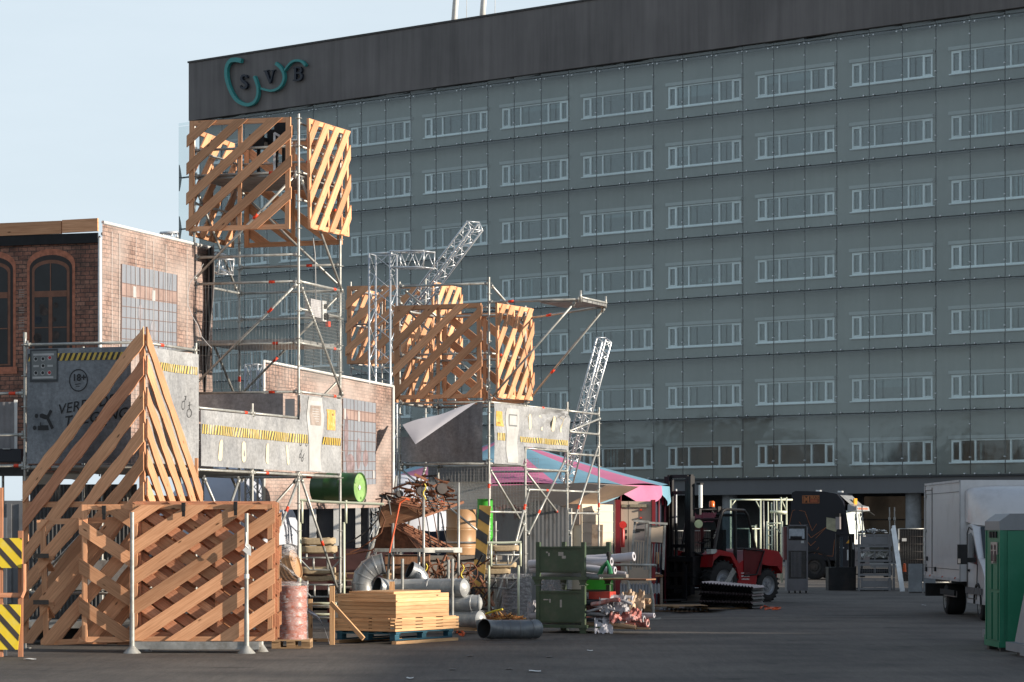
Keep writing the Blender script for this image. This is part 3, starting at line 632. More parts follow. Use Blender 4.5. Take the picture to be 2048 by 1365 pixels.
# box with a switch behind the mesh
t_ = thing('junction_box', 'pale grey electrical box with a white switch panel behind the wire mesh', 'electrical box', f1.p(-.02, .6, 5.95))
q = MB(); q.box(f1.M(-.02,.75,6.1), .12, .5, .32, c=(0,.0,0)); q.build('housing', plain('light_grey_plastic', (.45,.44,.45), .6), t_)
q = MB(); q.box(f1.M(-.02,1.15,6.08), .14, .2, .38); q.build('switch_panel', WHITEP, t_)
q = MB(); q.lathe(f1.p(.06,1.15,6.17), f1.a, [(.05,0),(.05,.03),(0,.03)], 10); q.lathe(f1.p(.06,1.16,5.98), f1.a, [(.07,0),(.06,.05),(0,.05)], 10); q.build('socket', BLACK, t_)
q = MB(); q.box(f1.M(.06,1.3,5.85), .06, .1, .1); q.build('plug', REDP, t_)
q = MB(); q.path([f1.p(-.02,.75,7.4), f1.p(.0,.8,7.1), f1.p(0,.82,6.8), f1.p(-.01,.86,6.45), f1.p(-.02,.9,6.25)], .012, 5); q.build('cable', plain('grey_cable', (.3,.3,.3)), t_)
# ---------------- pyramid of two lattice faces at the corner of the grey stage box
fp = Fr(-5.80, 43.35, 17.8, -.1); fp2 = fp
t_ = thing('timber_pyramid', 'tall pointed timber screen of diagonal planks meeting at a ridge, before the grey stage box', 'timber screen', fp.p(0,0,0))
def pyr(M, clip, side, ridge, ang, slw, wd=2.15):
    t = math.tan(ang)
    for z in ridge:
        hv = slw/2/math.cos(ang)
        if side > 0: poly = [(-wd-1, z-(wd+1)*t-hv), (0, z-hv), (0, z+hv), (-wd-1, z-(wd+1)*t+hv)]
        else: poly = [(0, z-hv), (wd+1, z-(wd+1)*t-hv), (wd+1, z-(wd+1)*t+hv), (0, z+hv)]
        poly = clip_poly(poly, clip)
        if len(poly) >= 3: slat_mesh(M, poly, -.03, 0, ang*side, .009).build('plank', WOODR if side > 0 and z > 4.4 and z < 4.9 else WOOD, t_)
rz_ = [5.07, 4.60, 4.06, 3.55, 3.10, 2.62, 2.1, 1.6, 1.1, .6]
pyr(fp.M(0,0,0), [(-2.12,.2),(0,.2),(0,6),(-2.12,6)], 1, rz_, R(49.5), .19)
pyr(fp.M(0.03,0.0,0,90), [(0,2.42),(2.12,2.42),(2.12,6),(0,6)], -1, [5.07,4.62,4.12,3.62,3.15,2.7,2.25], R(50.5), .185)
q = MB(); q.box(fp.M(-.05,.045,0), .09, .045, 4.9, 2, c=(0,0,2.65)); q.build('ridge_post', WOOD, t_)
q = MB(); q.box(fp.M(-2.1,.045,0), .09, .045, 2.6, 2, c=(0,0,1.5)); q.build('post', WOOD, t_)
q = MB(); q.box(fp.M(-1.05,.045,0), 2.0, .045, .09, 0, c=(0,0,2.42)); q.build('rail', WOOD, t_)
q = MB(); q.beam(fp.p(-.05,.06,2.52), fp.p(-.05,2.1,2.52), .05, .09); q.beam(fp.p(-.05,2.1,2.4), fp.p(-.05,2.1,3.2), .05, .09); q.build('side_rail', WOOD, t_)
# ================================================================ BANNERS
def banner_mat(name, c0, c1, blotch=(.5,.48,.46), sc=1.0, transl=.0):
    m, t, b = newmat(name); uv = nd(t, 'UVMap')
    mpp = nd(t, 'Mapping'); mpp.inputs['Scale'].default_value = (3, .9, 1); t.links.new(uv.outputs[0], mpp.inputs[0])
    n1 = nd(t, 'TexNoise', Scale=1.3*sc, Detail=9.0, Roughness=.72); t.links.new(mpp.outputs[0], n1.inputs[0])
    n2 = nd(t, 'TexNoise', Scale=14.0, Detail=4.0, Roughness=.8); t.links.new(uv.outputs[0], n2.inputs[0])
    n3 = nd(t, 'TexNoise', Scale=.9, Detail=4.0, Roughness=.5); t.links.new(uv.outputs[0], n3.inputs[0])
    a = nd(t, 'Math', operation='ADD'); t.links.new(n1.outputs[0], a.inputs[0]); t.links.new(n3.outputs[0], a.inputs[1])
    r = nd(t, 'ValToRGB'); r.color_ramp.elements[0].position = .36; r.color_ramp.elements[1].position = .64; r.color_ramp.elements[0].color = rgb(c0); r.color_ramp.elements[1].color = rgb(c1)
    h = nd(t, 'Math', operation='MULTIPLY'); h.inputs[1].default_value = .5; t.links.new(a.outputs[0], h.inputs[0]); t.links.new(h.outputs[0], r.inputs[0])
    r2 = nd(t, 'ValToRGB'); r2.color_ramp.elements[0].position = .35; r2.color_ramp.elements[1].position = .62; r2.color_ramp.elements[0].color = (.72,.72,.72,1); r2.color_ramp.elements[1].color = (1.1,1.1,1.1,1); t.links.new(n2.outputs[0], r2.inputs[0])
    mm = nd(t, 'MixRGB', blend_type='MULTIPLY'); mm.inputs[0].default_value = 1; t.links.new(r.outputs[0], mm.inputs[1]); t.links.new(r2.outputs[0], mm.inputs[2])
    t.links.new(mm.outputs[0], b.inputs['Base Color']); b.inputs['Roughness'].default_value = .55; b.inputs['Specular IOR Level'].default_value = .35
    return m
BANG = banner_mat('printed_concrete_cloth', (.21,.215,.225), (.40,.405,.41))
BAND = banner_mat('printed_shaded_cloth', (.12,.132,.145), (.29,.305,.325))  # darker bluish copy of the grey cloth, shade put into its colour
BANP = banner_mat('printed_dark_purple_cloth', (.14,.135,.14), (.31,.30,.302))
HY = plain('hazard_yellow_print', (.62,.42,.07), .55, 0, .25, 9, dirt=(.3,.27,.2), dirt_amt=.6, dscale=9)
HK = plain('hazard_black_print', (.03,.03,.032), .55, 0, .4, 9, dirt=(.12,.12,.12), dirt_amt=.5, dscale=9)
HYF = plain('faded_yellow_print', (.60,.45,.13), .55, 0, .25, 5, dirt=(.5,.47,.40), dirt_amt=.85, dscale=2.5); HKF = plain('faded_black_print', (.10,.095,.085), .55, 0, .4, 5, dirt=(.38,.37,.35), dirt_amt=.85, dscale=2.5)
OVAL = plain('cream_print', (.70,.60,.42), .6, 0, .08); ORG = plain('orange_print', (.58,.32,.07), .6, 0, .2, 8, dirt=(.75,.6,.35), dirt_amt=.7, dscale=9)
INK = plain('black_print', (.018,.018,.02), .6, 0, .1); LG = plain('light_grey_print', (.42,.42,.415), .6, 0, .12, 5); MG = plain('mid_grey_print', (.16,.17,.17), .5, 0, .15, 5); REDPR = plain('red_print', (.45,.02,.03), .4, 0, .1)
class Banner:
    """cloth stretched over 4 corners (bl, br, tr, tl) with folds; size in metres for the prints"""
    def __init__(s, c, folds=.012, name='banner', label='', mat=None, seed=0, corner=.0, cat='banner', group=None, cut=None):
        s.c = [Vector(p) for p in c]; s.w = (s.c[1]-s.c[0]).length; s.h = (s.c[3]-s.c[0]).length; s.f = folds; s.seed = seed; s.corner = corner
        s.n = (s.c[1]-s.c[0]).cross(s.c[3]-s.c[0]).normalized()
        q = MB(); nu, nv = int(s.w/.07)+4, int(s.h/.07)+4
        for i in range(nu):
            for j in range(nv):
                us = [(i/nu, j/nv), ((i+1)/nu, j/nv), ((i+1)/nu, (j+1)/nv), (i/nu, (j+1)/nv)]
                if cut and cut((i+.5)/nu*s.w, (j+.5)/nv*s.h): continue
                q.face([s.at(u*s.w, v*s.h) for u, v in us], [(u*s.w+seed*7.3, v*s.h+seed*3.1) for u, v in us], 0, True)
        s.o = q.build(name, mat or BANG, None, (s.c[0]+s.c[1])/2); tag(s.o, label, cat, group)
    def at(s, x, z, off=0):
        u, v = x/s.w, z/s.h; p = (s.c[0]*(1-u)+s.c[1]*u)*(1-v)+(s.c[3]*(1-u)+s.c[2]*u)*v
        k = s.seed; e = min(1, 6*min(u, 1-u, v, 1-v)+.15)
        d = (math.sin(x*5.1+z*2.3+k)+.6*math.sin(z*6.7-x*3.1+2*k)+.4*math.sin(x*13+z*4+k*3))*s.f*e
        if s.corner: d += s.corner*math.sin(14*math.atan2(1-v+.02, 1-u+.02))*math.exp(-3*((1-u)**2+(1-v)**2)**.5)*min(1, 9*(((1-u)**2+(1-v)**2)**.5))
        return p+s.n*(d+off)
    def dec(s, name, polys, mat, off=.006):
        q = MB()
        for p in polys: q.face([s.at(x, z, off) for x, z in p])
        return q.build(name, mat, s.o)
    def rect(s, name, x0, z0, x1, z1, mat, off=.006, n=6):
        ps = []
        nx = max(1, int((x1-x0)/.07)); nz_ = max(1, int((z1-z0)/.07))
        for i in range(nx):
            for j in range(nz_):
                a, b = x0+(x1-x0)*i/nx, x0+(x1-x0)*(i+1)/nx; c, d = z0+(z1-z0)*j/nz_, z0+(z1-z0)*(j+1)/nz_; ps.append([(a,c),(b,c),(b,d),(a,d)])
        return s.dec(name, ps, mat, off)
    def hazard(s, x0, x1, z0, z1, pitch, lean=.35, zs1=0, skip=None, faded=False):
        """yellow stripes on a dark band; zs1: change of height along x"""
        def zo(x): return zs1*(x-x0)/(x1-x0)
        ps = []; x = x0
        while x < x1: b = min(x1, x+.08); ps.append([(x,z0+zo(x)),(b,z0+zo(b)),(b,z1+zo(b)),(x,z1+zo(x))]); x = b
        s.dec('hazard_band', ps, HKF if faded else HK, .006)
        ps = []; x = x0; dl = lean*(z1-z0)
        while x+pitch*.5+dl < x1:
            if not (skip and skip(x)): ps.append([(x,z0+zo(x)),(x+pitch*.5,z0+zo(x)),(x+pitch*.5+dl,z1+zo(x)),(x+dl,z1+zo(x))])
            x += pitch
        s.dec('hazard_stripes', ps, HYF if faded else HY, .011)
    def ring(s, cx, cz, r, t_, mat, n=28, name='printed_ring', ry=1):
        s.dec(name, [[(cx+r*math.cos(a), cz+r*ry*math.sin(a)), (cx+r*math.cos(b), cz+r*ry*math.sin(b)), (cx+(r-t_)*math.cos(b), cz+(r-t_)*ry*math.sin(b)), (cx+(r-t_)*math.cos(a), cz+(r-t_)*ry*math.sin(a))] for a, b in [(2*math.pi*k/n, 2*math.pi*(k+1)/n) for k in range(n)]], mat, .008)
    def disc(s, cx, cz, rx, rz_, mat, name='printed_disc', off=.008, n=14):
        s.dec(name, [[(cx+rx*math.cos(2*math.pi*k/n), cz+rz_*math.sin(2*math.pi*k/n)) for k in range(n)]], mat, off)
    def cap(s, cx, cz, w_, h_, mat, name='printed_oval'):
        r = w_/2; pts = [(cx+r*math.cos(a), cz+h_/2-r+r*math.sin(a)) for a in [math.pi*k/8 for k in range(9)]]+[(cx-r*math.cos(a), cz-h_/2+r-r*math.sin(a)) for a in [math.pi*k/8 for k in range(9)]]
        s.dec(name, [pts], mat, .008)
    def text(s, txt, x, z, size, mat, shear=0, bold=0, rot=0, name='lettering', sp=1):
        c, s_ = math.cos(rot), math.sin(rot)
        s.dec(name, [[(x+p.x*c-p.y*s_, z+p.x*s_+p.y*c) for p in poly] for poly in text_polys(txt, size, shear, bold, sp)], mat, .012)
    def line(s, pts, w_, mat, name='printed_line'):
        ps = []
        for i in range(len(pts)-1):
            p, q = Vector(pts[i]), Vector(pts[i+1]); n = Vector((-(q-p).y, (q-p).x)).normalized()*w_/2; ps.append([p-n, q-n, q+n, p+n])
        s.dec(name, ps, mat, .008)
# front banner of the grey box (in shade), 2.0 x 2.0 m
fo = -.045
def bn(fr, a0, b0, a1, b1, z0, z1, **k): return Banner([fr.p(a0,b0,z0), fr.p(a1,b1,z0), fr.p(a1,b1,z1), fr.p(a0,b0,z1)], **k)
b1_ = bn(f1, -2.0, -6.63, -.16, -6.63, 3.08, 4.93, mat=BAND, seed=1, label='shaded grey printed banner with control panel, hazard stripes and 18+ mark', folds=.005)
X = lambda px: (px-51)/226*1.84
Zb = lambda py: (1062-py)/5500*44+2-3.08
b1_.hazard(.02, 1.8, Zb(721), Zb(706), .094, .45)
b1_.rect('panel_shadow', X(58), Zb(763), X(119), Zb(697), plain('print_shadow_grey', (.05,.055,.06), .6), .013); b1_.rect('control_panel', X(62), Zb(758), X(117), Zb(701), MG, .018)
b1_.rect('panel_plate', X(66), Zb(710), X(111), Zb(706), LG, .021); b1_.rect('panel_plate', X(64), Zb(756), X(110), Zb(752), LG, .021); b1_.rect('panel_plate', X(66), Zb(733), X(78), Zb(729), LG, .021); b1_.rect('panel_plate', X(97), Zb(733), X(109), Zb(729), LG, .021)
for cx_, cy_, mt in ((71,717,INK),(87,717,INK),(102,715,REDPR),(87,731,INK),(71,745,INK),(86,745,INK),(101,745,REDPR)):
    b1_.disc(X(cx_), Zb(cy_), .038, .038, LG, 'printed_knob', .021); b1_.disc(X(cx_)+.003, Zb(cy_)+.004, .026, .026, mt, 'printed_knob', .024)
b1_.ring(X(164), Zb(761), .165, .016, INK, ry=1.1); b1_.text('18+', X(151), Zb(762), .155, INK, 0, .004); b1_.line([(X(157),Zb(769)),(X(169),Zb(768))], .012, INK); b1_.line([(X(159),Zb(773)),(X(167),Zb(773))], .010, INK)
b1_.text('VERBODEN', X(119), Zb(829), .225, INK, .3, .001, .16, sp=1.05); b1_.text('TOEGANG!', X(132), Zb(853), .23, INK, .3, .002, .12, sp=1.02)
b1_.line([(X(207),Zb(856)),(X(225),Zb(850))], .02, INK)
b1_.disc(X(72), Zb(831), .032, .036, INK, 'pictogram'); b1_.disc(X(68), Zb(855), .032, .036, INK, 'pictogram')
b1_.dec('pictogram', [[(X(79),Zb(834)),(X(79),Zb(828)),(X(84),Zb(826)),(X(98),Zb(831)),(X(99),Zb(838)),(X(90),Zb(838))], [(X(75),Zb(860)),(X(75),Zb(851)),(X(80),Zb(851)),(X(80),Zb(844)),(X(82),Zb(844)),(X(82),Zb(850)),(X(97),Zb(850)),(X(99),Zb(860))]], INK, .008)
b1_.line([(X(96),Zb(834)),(X(104),Zb(820))], .05, INK, 'pictogram'); b1_.line([(X(94),Zb(832)),(X(107),Zb(857))], .05, INK, 'pictogram')
# right side of the grey box, sunlit
b2_ = bn(f1, .06, -6.45, .06, -4.52, 3.08, 4.93, mat=BANG, seed=2, label='sunlit grey banner with hazard stripe and two ring signs beside the timber pyramid', folds=.022)
b2_.hazard(.3, 1.86, 1.50, 1.63, .082, .25, faded=True)
for cx_, cz_, a_ in ((1.34,.98,1),(1.60,.86,0)):
    b2_.ring(cx_, cz_, .075, .011, INK, 20)
    if a_: b2_.line([(cx_+.04,cz_+.06),(cx_+.10,cz_+.15)], .011, INK); b2_.line([(cx_+.04,cz_+.145),(cx_+.105,cz_+.155),(cx_+.10,cz_+.09)], .011, INK)
    else: b2_.line([(cx_,cz_+.07),(cx_-.01,cz_+.19)], .011, INK); b2_.line([(cx_-.05,cz_+.125),(cx_+.04,cz_+.14)], .011, INK)
# long strip banner
def cutd(x, z): return z > .98 and x < 4.32
b3_ = bn(f1, .06, -4.42, .06, 1.98, 3.08, 4.48, mat=BANG, seed=3, label='long grey printed banner with four pale ovals, a white printed door and a hazard stripe', folds=.022, corner=.015, cut=lambda x, z: z > .93 and x < 4.32)
b3_.hazard(.03, 4.7, .54, .70, .094, .22, zs1=-.03, faded=True); b3_.hazard(5.42, 6.36, .52, .66, .094, .22)
for cx_ in (.75, 1.75, 2.85, 3.75): b3_.cap(cx_, .28, .13, .36, OVAL)
b3_.rect('printed_door', 4.75, .02, 5.38, 1.38, LG, .009); b3_.rect('door_window', 4.86, .86, 5.28, 1.22, plain('louvre_print', (.30,.25,.22), .6, 0, .3, 8), .013)
for k in range(7): b3_.line([(4.88,.89+k*.045),(5.26,.89+k*.045)], .012, LG)
b3_.rect('warning_sign', 5.62, .80, 6.1, 1.18, ORG, .009)
for k, segs in enumerate((((.05,.2),(.24,.42)),((.05,.12),(.16,.3),(.33,.42)),((.08,.4),))):
    for a_, c_ in segs: b3_.line([(5.62+a_,1.09-k*.10),(5.62+c_,1.09-k*.10)], .04, plain('worn_black_print', (.22,.13,.04), .6) if k == 0 and a_ == .05 else bpy.data.materials['worn_black_print'])
for (x_, z_) in ((4.3,.5),(4.42,.22),(4.55,.5),(4.3,.28)): b3_.ring(x_, z_, .045, .012, INK, 12); b3_.line([(x_+.02,z_+.04),(x_+.06,z_+.11)], .012, INK)
# dark banner behind on the rear of the stage
bn(f1, -2.3, -.1, -.28, -.06, 4.0, 4.50, mat=BANP, seed=4, label='dark brown grey banner hung under the deck of the tall scaffold tower', folds=.01)
bn(f1, -.24, -.06, -.05, -.06, 4.0, 4.4, mat=LG, seed=5, label='narrow white cloth strip beside the front post of the tall tower', folds=.01)
# ================================================================ BRICK PRINT BUILDINGS
def brick_mat(name, c1, c2, mortar, dark_amt, pale=0.0):
    m, t, b = newmat(name); uv = nd(t, 'UVMap')
    nw = nd(t, 'TexNoise', Scale=7.0, Detail=2.0); t.links.new(uv.outputs[0], nw.inputs[0])
    va = nd(t, 'VectorMath', operation='MULTIPLY_ADD'); va.inputs[1].default_value = (.02,.02,0); t.links.new(nw.outputs['Color'], va.inputs[0]); t.links.new(uv.outputs[0], va.inputs[2])
    bk = nd(t, 'TexBrick'); bk.inputs['Scale'].default_value = 1; bk.inputs['Brick Width'].default_value = .17; bk.inputs['Row Height'].default_value = .074; bk.inputs['Mortar Size'].default_value = .0075
    bk.inputs['Mortar Smooth'].default_value = .3; bk.inputs['Color1'].default_value = rgb(c1); bk.inputs['Color2'].default_value = rgb(c2); bk.inputs['Mortar'].default_value = rgb(mortar); bk.inputs['Bias'].default_value = -.1
    t.links.new(va.outputs[0], bk.inputs['Vector'])
    n = nd(t, 'TexNoise', Scale=1.7, Detail=9.0, Roughness=.75); t.links.new(uv.outputs[0], n.inputs[0]); r = nd(t, 'ValToRGB'); r.color_ramp.elements[0].position = .38; r.color_ramp.elements[1].position = .58
    r.color_ramp.elements[0].color = (dark_amt,)*3+(1,); r.color_ramp.elements[1].color = (1,1,1,1); t.links.new(n.outputs[0], r.inputs[0])
    mm = nd(t, 'MixRGB', blend_type='MULTIPLY'); mm.inputs[0].default_value = 1; t.links.new(bk.outputs[0], mm.inputs[1]); t.links.new(r.outputs[0], mm.inputs[2])
    n2 = nd(t, 'TexNoise', Scale=22.0, Detail=3.0); t.links.new(uv.outputs[0], n2.inputs[0]); mr = nd(t, 'MapRange'); mr.inputs[1].default_value = .3; mr.inputs[2].default_value = .7; mr.inputs[3].default_value = .65; mr.inputs[4].default_value = 1.25; t.links.new(n2.outputs[0], mr.inputs[0])
    hs = nd(t, 'HueSaturation'); t.links.new(mm.outputs[0], hs.inputs['Color']); t.links.new(mr.outputs[0], hs.inputs['Value'])
    out = hs.outputs[0]
    if pale:
        n3 = nd(t, 'TexNoise', Scale=.8, Detail=5.0); t.links.new(uv.outputs[0], n3.inputs[0]); r3 = nd(t, 'ValToRGB'); r3.color_ramp.elements[0].position = .4; r3.color_ramp.elements[1].position = .7; r3.color_ramp.elements[0].color = (0,0,0,1); r3.color_ramp.elements[1].color = (pale,)*3+(1,); t.links.new(n3.outputs[0], r3.inputs[0])
        m3 = nd(t, 'MixRGB'); m3.inputs[2].default_value = (.44,.38,.35,1); t.links.new(r3.outputs[0], m3.inputs[0]); t.links.new(out, m3.inputs[1]); out = m3.outputs[0]
    t.links.new(out, b.inputs['Base Color']); b.inputs['Roughness'].default_value = .6
    return m
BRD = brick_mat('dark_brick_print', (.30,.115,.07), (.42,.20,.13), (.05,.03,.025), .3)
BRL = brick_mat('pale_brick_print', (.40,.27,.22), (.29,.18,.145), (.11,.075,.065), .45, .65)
fa = Fr(-7.02, 46.95, 17.8, -.1)     # corner at x=197
class Wall(Banner): pass
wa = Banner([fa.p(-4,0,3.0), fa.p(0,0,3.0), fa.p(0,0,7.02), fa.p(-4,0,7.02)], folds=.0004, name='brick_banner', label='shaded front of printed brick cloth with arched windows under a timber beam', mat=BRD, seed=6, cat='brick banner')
XA = lambda px: 4-(197-px)*.00992      # photo column -> metres along this wall
ZA = lambda py: (1062-py)/5500*47.3+2-3.0
FRB = plain('brown_frame_print', (.20,.085,.05), .6, 0, .25, 8); GLD = plain('dark_glass_print', (.012,.013,.015), .35, 0, .4, 3); ARB = plain('arch_brick_print', (.42,.15,.085), .65, 0, .35, 14)
for x0_, x1_ in ((57,147),(-62,33)):
    xc = (x0_+x1_)/2; hw = (x1_-x0_)/2
    def arch(hw_, top, bot, drop):
        n = 16; pts = [(XA(xc-hw_), ZA(bot)), (XA(xc+hw_), ZA(bot)), (XA(xc+hw_), ZA(top+drop))]
        for k in range(1, n): a = math.pi*k/n; pts.append((XA(xc+hw_*math.cos(a)), ZA(top+drop-drop*math.sin(a))))
        pts.append((XA(xc-hw_), ZA(top+drop))); return pts
    wa.dec('arch_surround', [arch(hw+1, 499, 742, 30)], ARB, .006); wa.dec('arch_shadow', [arch(hw-4, 511, 733, 26)], plain('arch_shadow_print', (.03,.022,.02), .6), .010)
    wa.dec('window_frame', [arch(hw-9, 521, 730, 20)], FRB, .014); wa.dec('window_glass', [arch(hw-14, 528, 727, 17)], GLD, .018)
    for (a_, b_, c_, d_) in ((xc-hw+14,583,xc+hw-14,595),(xc-3.5,595,xc+3.5,727),(xc-1,528,xc+1,583),(xc-hw+14,655,xc-4,657),(xc+4,655,xc+hw-14,657)):
        wa.rect('glazing_bar', XA(a_), ZA(d_), XA(c_), ZA(b_), FRB, .023)
    wa.rect('printed_sill', XA(x0_-4), ZA(747), XA(x1_+4), ZA(733), ARB, .016)
# printed pale shapes of people behind the right-hand window
SK = plain('dim_skin_print', (.045,.032,.027), .7, 0, .9, 9)
for (cx_, cy_, rx_, ry_) in ((86,615,6,6),(90,624,9,8),(77,676,8,10),(112,612,5,6),(108,640,5,5),(112,672,7,9)): wa.disc(XA(cx_), ZA(cy_), rx_*.0099, ry_*.0087, SK, 'printed_figure', .020)
wa.disc(XA(78), ZA(641), .07, .07, plain('dim_blue_print', (.02,.026,.035), .7, 0, .8, 14), 'printed_figure', .0205)
for k, (yy, n_) in enumerate(((578,3),(592,1),(614,3),(634,4),(652,2))):
    for j in range(n_): wa.rect('pale_brick_marks', XA(40), ZA(yy+j*5+2), XA(51), ZA(yy+j*5), plain('pale_brick_mark', (.33,.25,.21), .7) if k+j == 0 else bpy.data.materials['pale_brick_mark'], .009)
# timber beam and black strip over it
t_ = thing('timber_beam', 'long timber plank beam with a black strip under it along the top of the brick banner', 'timber beam', fa.p(-2,0,7.0))
for a0_, a1_, z_ in ((-4,-.71,7.20),(-.69,-.02,7.22)): q = MB(); q.beam(fa.p(a0_,-.06,z_-.01), fa.p(a1_,-.06,z_), .05, .22); q.build('plank', WOOD, t_)
q = MB(); q.beam(fa.p(-4,-.05,7.0), fa.p(-.03,-.05,7.0), .04, .17); q.build('black_strip', BLACK, t_)
# sunlit side
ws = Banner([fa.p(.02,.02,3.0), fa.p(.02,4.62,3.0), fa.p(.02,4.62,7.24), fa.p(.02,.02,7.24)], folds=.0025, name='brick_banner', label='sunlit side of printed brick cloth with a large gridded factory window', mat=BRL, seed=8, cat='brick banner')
def SB(px, py):
    """photo pixel -> (metres along, metres up) on the sunlit side"""
    tt = (px-CX)/F; o = fa.p(.02,.02,0); d = fa.b; v = (tt*o.y-o.x)/(d.x-tt*d.y); return v, EYE+.1+(YH-py)*(o.y+d.y*v)/F-3.0
BLU = plain('blue_grey_pane_print', (.22,.24,.275), .6, 0, .15, 1.2); BRP = plain('brownish_pane_print', (.30,.215,.19), .6, 0, .3, 2); BAR = plain('window_bar_print', (.17,.12,.11), .6, 0, .1)
def gridwin(B, S, x0, x1, yt0, yt1, yb0, yb1, nx, rows, heavy, brown, lights):
    """window print between photo columns; yt/yb: top and bottom rows at both columns"""
    def S2(u, v):  # u across 0..1, v down 0..1
        px = x0+(x1-x0)*u; yt = yt0+(yt1-yt0)*u; yb = yb0+(yb1-yb0)*u; return S(px, yt+(yb-yt)*v)
    def cell(u0, u1, v0, v1, mat, off, name='printed_pane', n=3):
        ps = []
        for i in range(n):
            for j in range(n):
                a, b_ = u0+(u1-u0)*i/n, u0+(u1-u0)*(i+1)/n; c, d = v0+(v1-v0)*j/n, v0+(v1-v0)*(j+1)/n; ps.append([S2(a,d), S2(b_,d), S2(b_,c), S2(a,c)])
        B.dec(name, ps, mat, off)
    cell(0, 1, 0, 1, BLU, .008, n=12); cell(0, 1, brown[0], brown[1], BRP, .011, n=5)
    for k in range(nx+1): w_ = .012 if k in heavy else .005; cell(k/nx-w_/2, k/nx+w_/2, 0, 1, BAR, .016, 'printed_bar', 6)
    for v in rows: cell(0, 1, v-.004, v+.004, BAR, .016, 'printed_bar', 6)
    for u, v0, v1 in lights: cell(u, u+.05, v0, v1, LG, .018, 'printed_light', 1)
gridwin(ws, SB, 242, 353, 528, 550, 700, 705, 12, (.22,.365,.49,.62,.75,.87), (0,4,8,12), (.22,.38), ((.2,.24,.37),(.55,.25,.38)))
for (x_, y_, rx_, ry_) in ((280,627,.10,.16),(305,665,.12,.2),(295,680,.1,.16)): v_, z_ = SB(x_, y_); ws.disc(v_, z_, rx_, ry_, plain('dim_figure_print', (.27,.27,.30), .7, 0, .3, 5) if x_ == 280 else bpy.data.materials['dim_figure_print'], 'printed_figure', .013)
for px_ in (222,237,270,290,305,330,372):
    v_, z_ = SB(px_, 600); ws.rect('pale_fold_line', v_, .02, v_+.012, 4.15, LG, .020)
q = MB(); q.tube(fa.p(.0,-.03,3.0), fa.p(.0,-.03,7.0), .035, 8); q.tube(fa.p(.03,.02,7.27), fa.p(.03,4.62,7.27), .03, 8); solo(q, 'edge_pole', WHITEP, 'white pole frame at the corner and top of the brick banner', 'pole', fa.p(0,0,3))
# support scaffold behind the brick cloth
S0 = Scaf('banner_scaffold', 'plain scaffold frame standing behind the printed brick cloth', Fr(*fa.p(-.1,.25,0).xy, 17.8, -.1))
for a_ in (-3.8,-1.9,0): S0.std(a_, 0, 0, 7.0); S0.led(-3.8,0,0,0,7.0) if a_ == 0 else None
for b_ in (2.2, 4.2): S0.std(0, b_, 0, 7.1)
S0.led(0,0,0,4.2,7.1); S0.led(0,0,0,4.2,3.0); S0.led(-3.8,0,0,0,3.0)
# loose black and white cloth at the end of the brick side
def loose(u, v):
    # u across, v down
    px = 409+(428-409)*u-4*u*(v**2)+2*math.sin(v*7); py = 490+ (815-490)*v+12*(1-u)*(1-v)
    Y = 51.15-.25*u+.10*math.sin(u*11+v*4)+.05*math.sin(v*11+u*5); return P(px-16*v*v*u-14*(v>.99)*0, py, Y)
q = MB(); q.grid(loose, 14, 34, uvs=(1.2,3.2)); solo(q, 'hanging_cloth', banner_mat('black_and_grey_cloth', (.03,.03,.034), (.30,.29,.29), sc=.8), 'loose black and grey cloth hanging at the end of the brick side wall', 'cloth', P(410,815,50.3))
q = MB(); q.path([P(x,y,49.4) for x, y in ((407,528),(395,548),(380,565),(376,585),(376,610),(384,632),(396,652),(402,672),(415,688),(424,697))], .006, 6); solo(q, 'cable', plain('grey_cable_sleeve', (.5,.5,.5)), 'pale loose cable curling in front of the brick side wall', 'cable', P(424,697,49.4))
# brick print 2 (middle)
Y0b, X0b = 53.2, (526-1024)/5500*53.2
f2 = Fr(X0b, Y0b, 24.0, -.1)
def SB2(px, py):
    tt = (px-CX)/F; o = f2.o; d = f2.b; v = (tt*o.y-o.x)/(d.x-tt*d.y); return v, EYE+.1+(YH-py)*(o.y+d.y*v)/F-2.4
L2 = SB2(784, 1000)[0]; ht2 = 5.27-2.4
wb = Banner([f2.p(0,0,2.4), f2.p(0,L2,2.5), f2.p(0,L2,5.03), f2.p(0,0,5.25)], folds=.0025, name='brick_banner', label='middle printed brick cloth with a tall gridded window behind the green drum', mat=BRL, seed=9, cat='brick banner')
gridwin(wb, SB2, 685, 751, 786, 793, 975, 972, 9, (.13,.24,.37,.48,.60,.72,.83,.93), (0,3,6,9), (.12,.24), ((.03,.12,.24),(.45,.13,.25),(.9,.83,.93)))
v_, z_ = SB2(700, 880)
for (x_, y_, rx_, ry_) in ((692,870,.09,.55),(716,905,.10,.35),(730,915,.12,.2),(700,930,.2,.25)): v_, z_ = SB2(x_, y_); wb.disc(v_, z_, rx_, ry_, plain('maroon_figure_print', (.22,.17,.18), .7, 0, .5, 5) if x_ == 692 else bpy.data.materials['maroon_figure_print'], 'printed_figure', .013)
q = MB(); q.tube(f2.p(.03,-.02,2.4), f2.p(.03,-.02,5.3), .03, 8); q.tube(f2.p(.03,0,5.28), f2.p(.03,L2,5.06), .03, 8); q.tube(f2.p(.03,L2,.1), f2.p(.03,L2,5.06), .03, 8); solo(q, 'edge_pole', WHITEP, 'white pole frame round the middle brick banner', 'pole', f2.p(0,0,2.4))
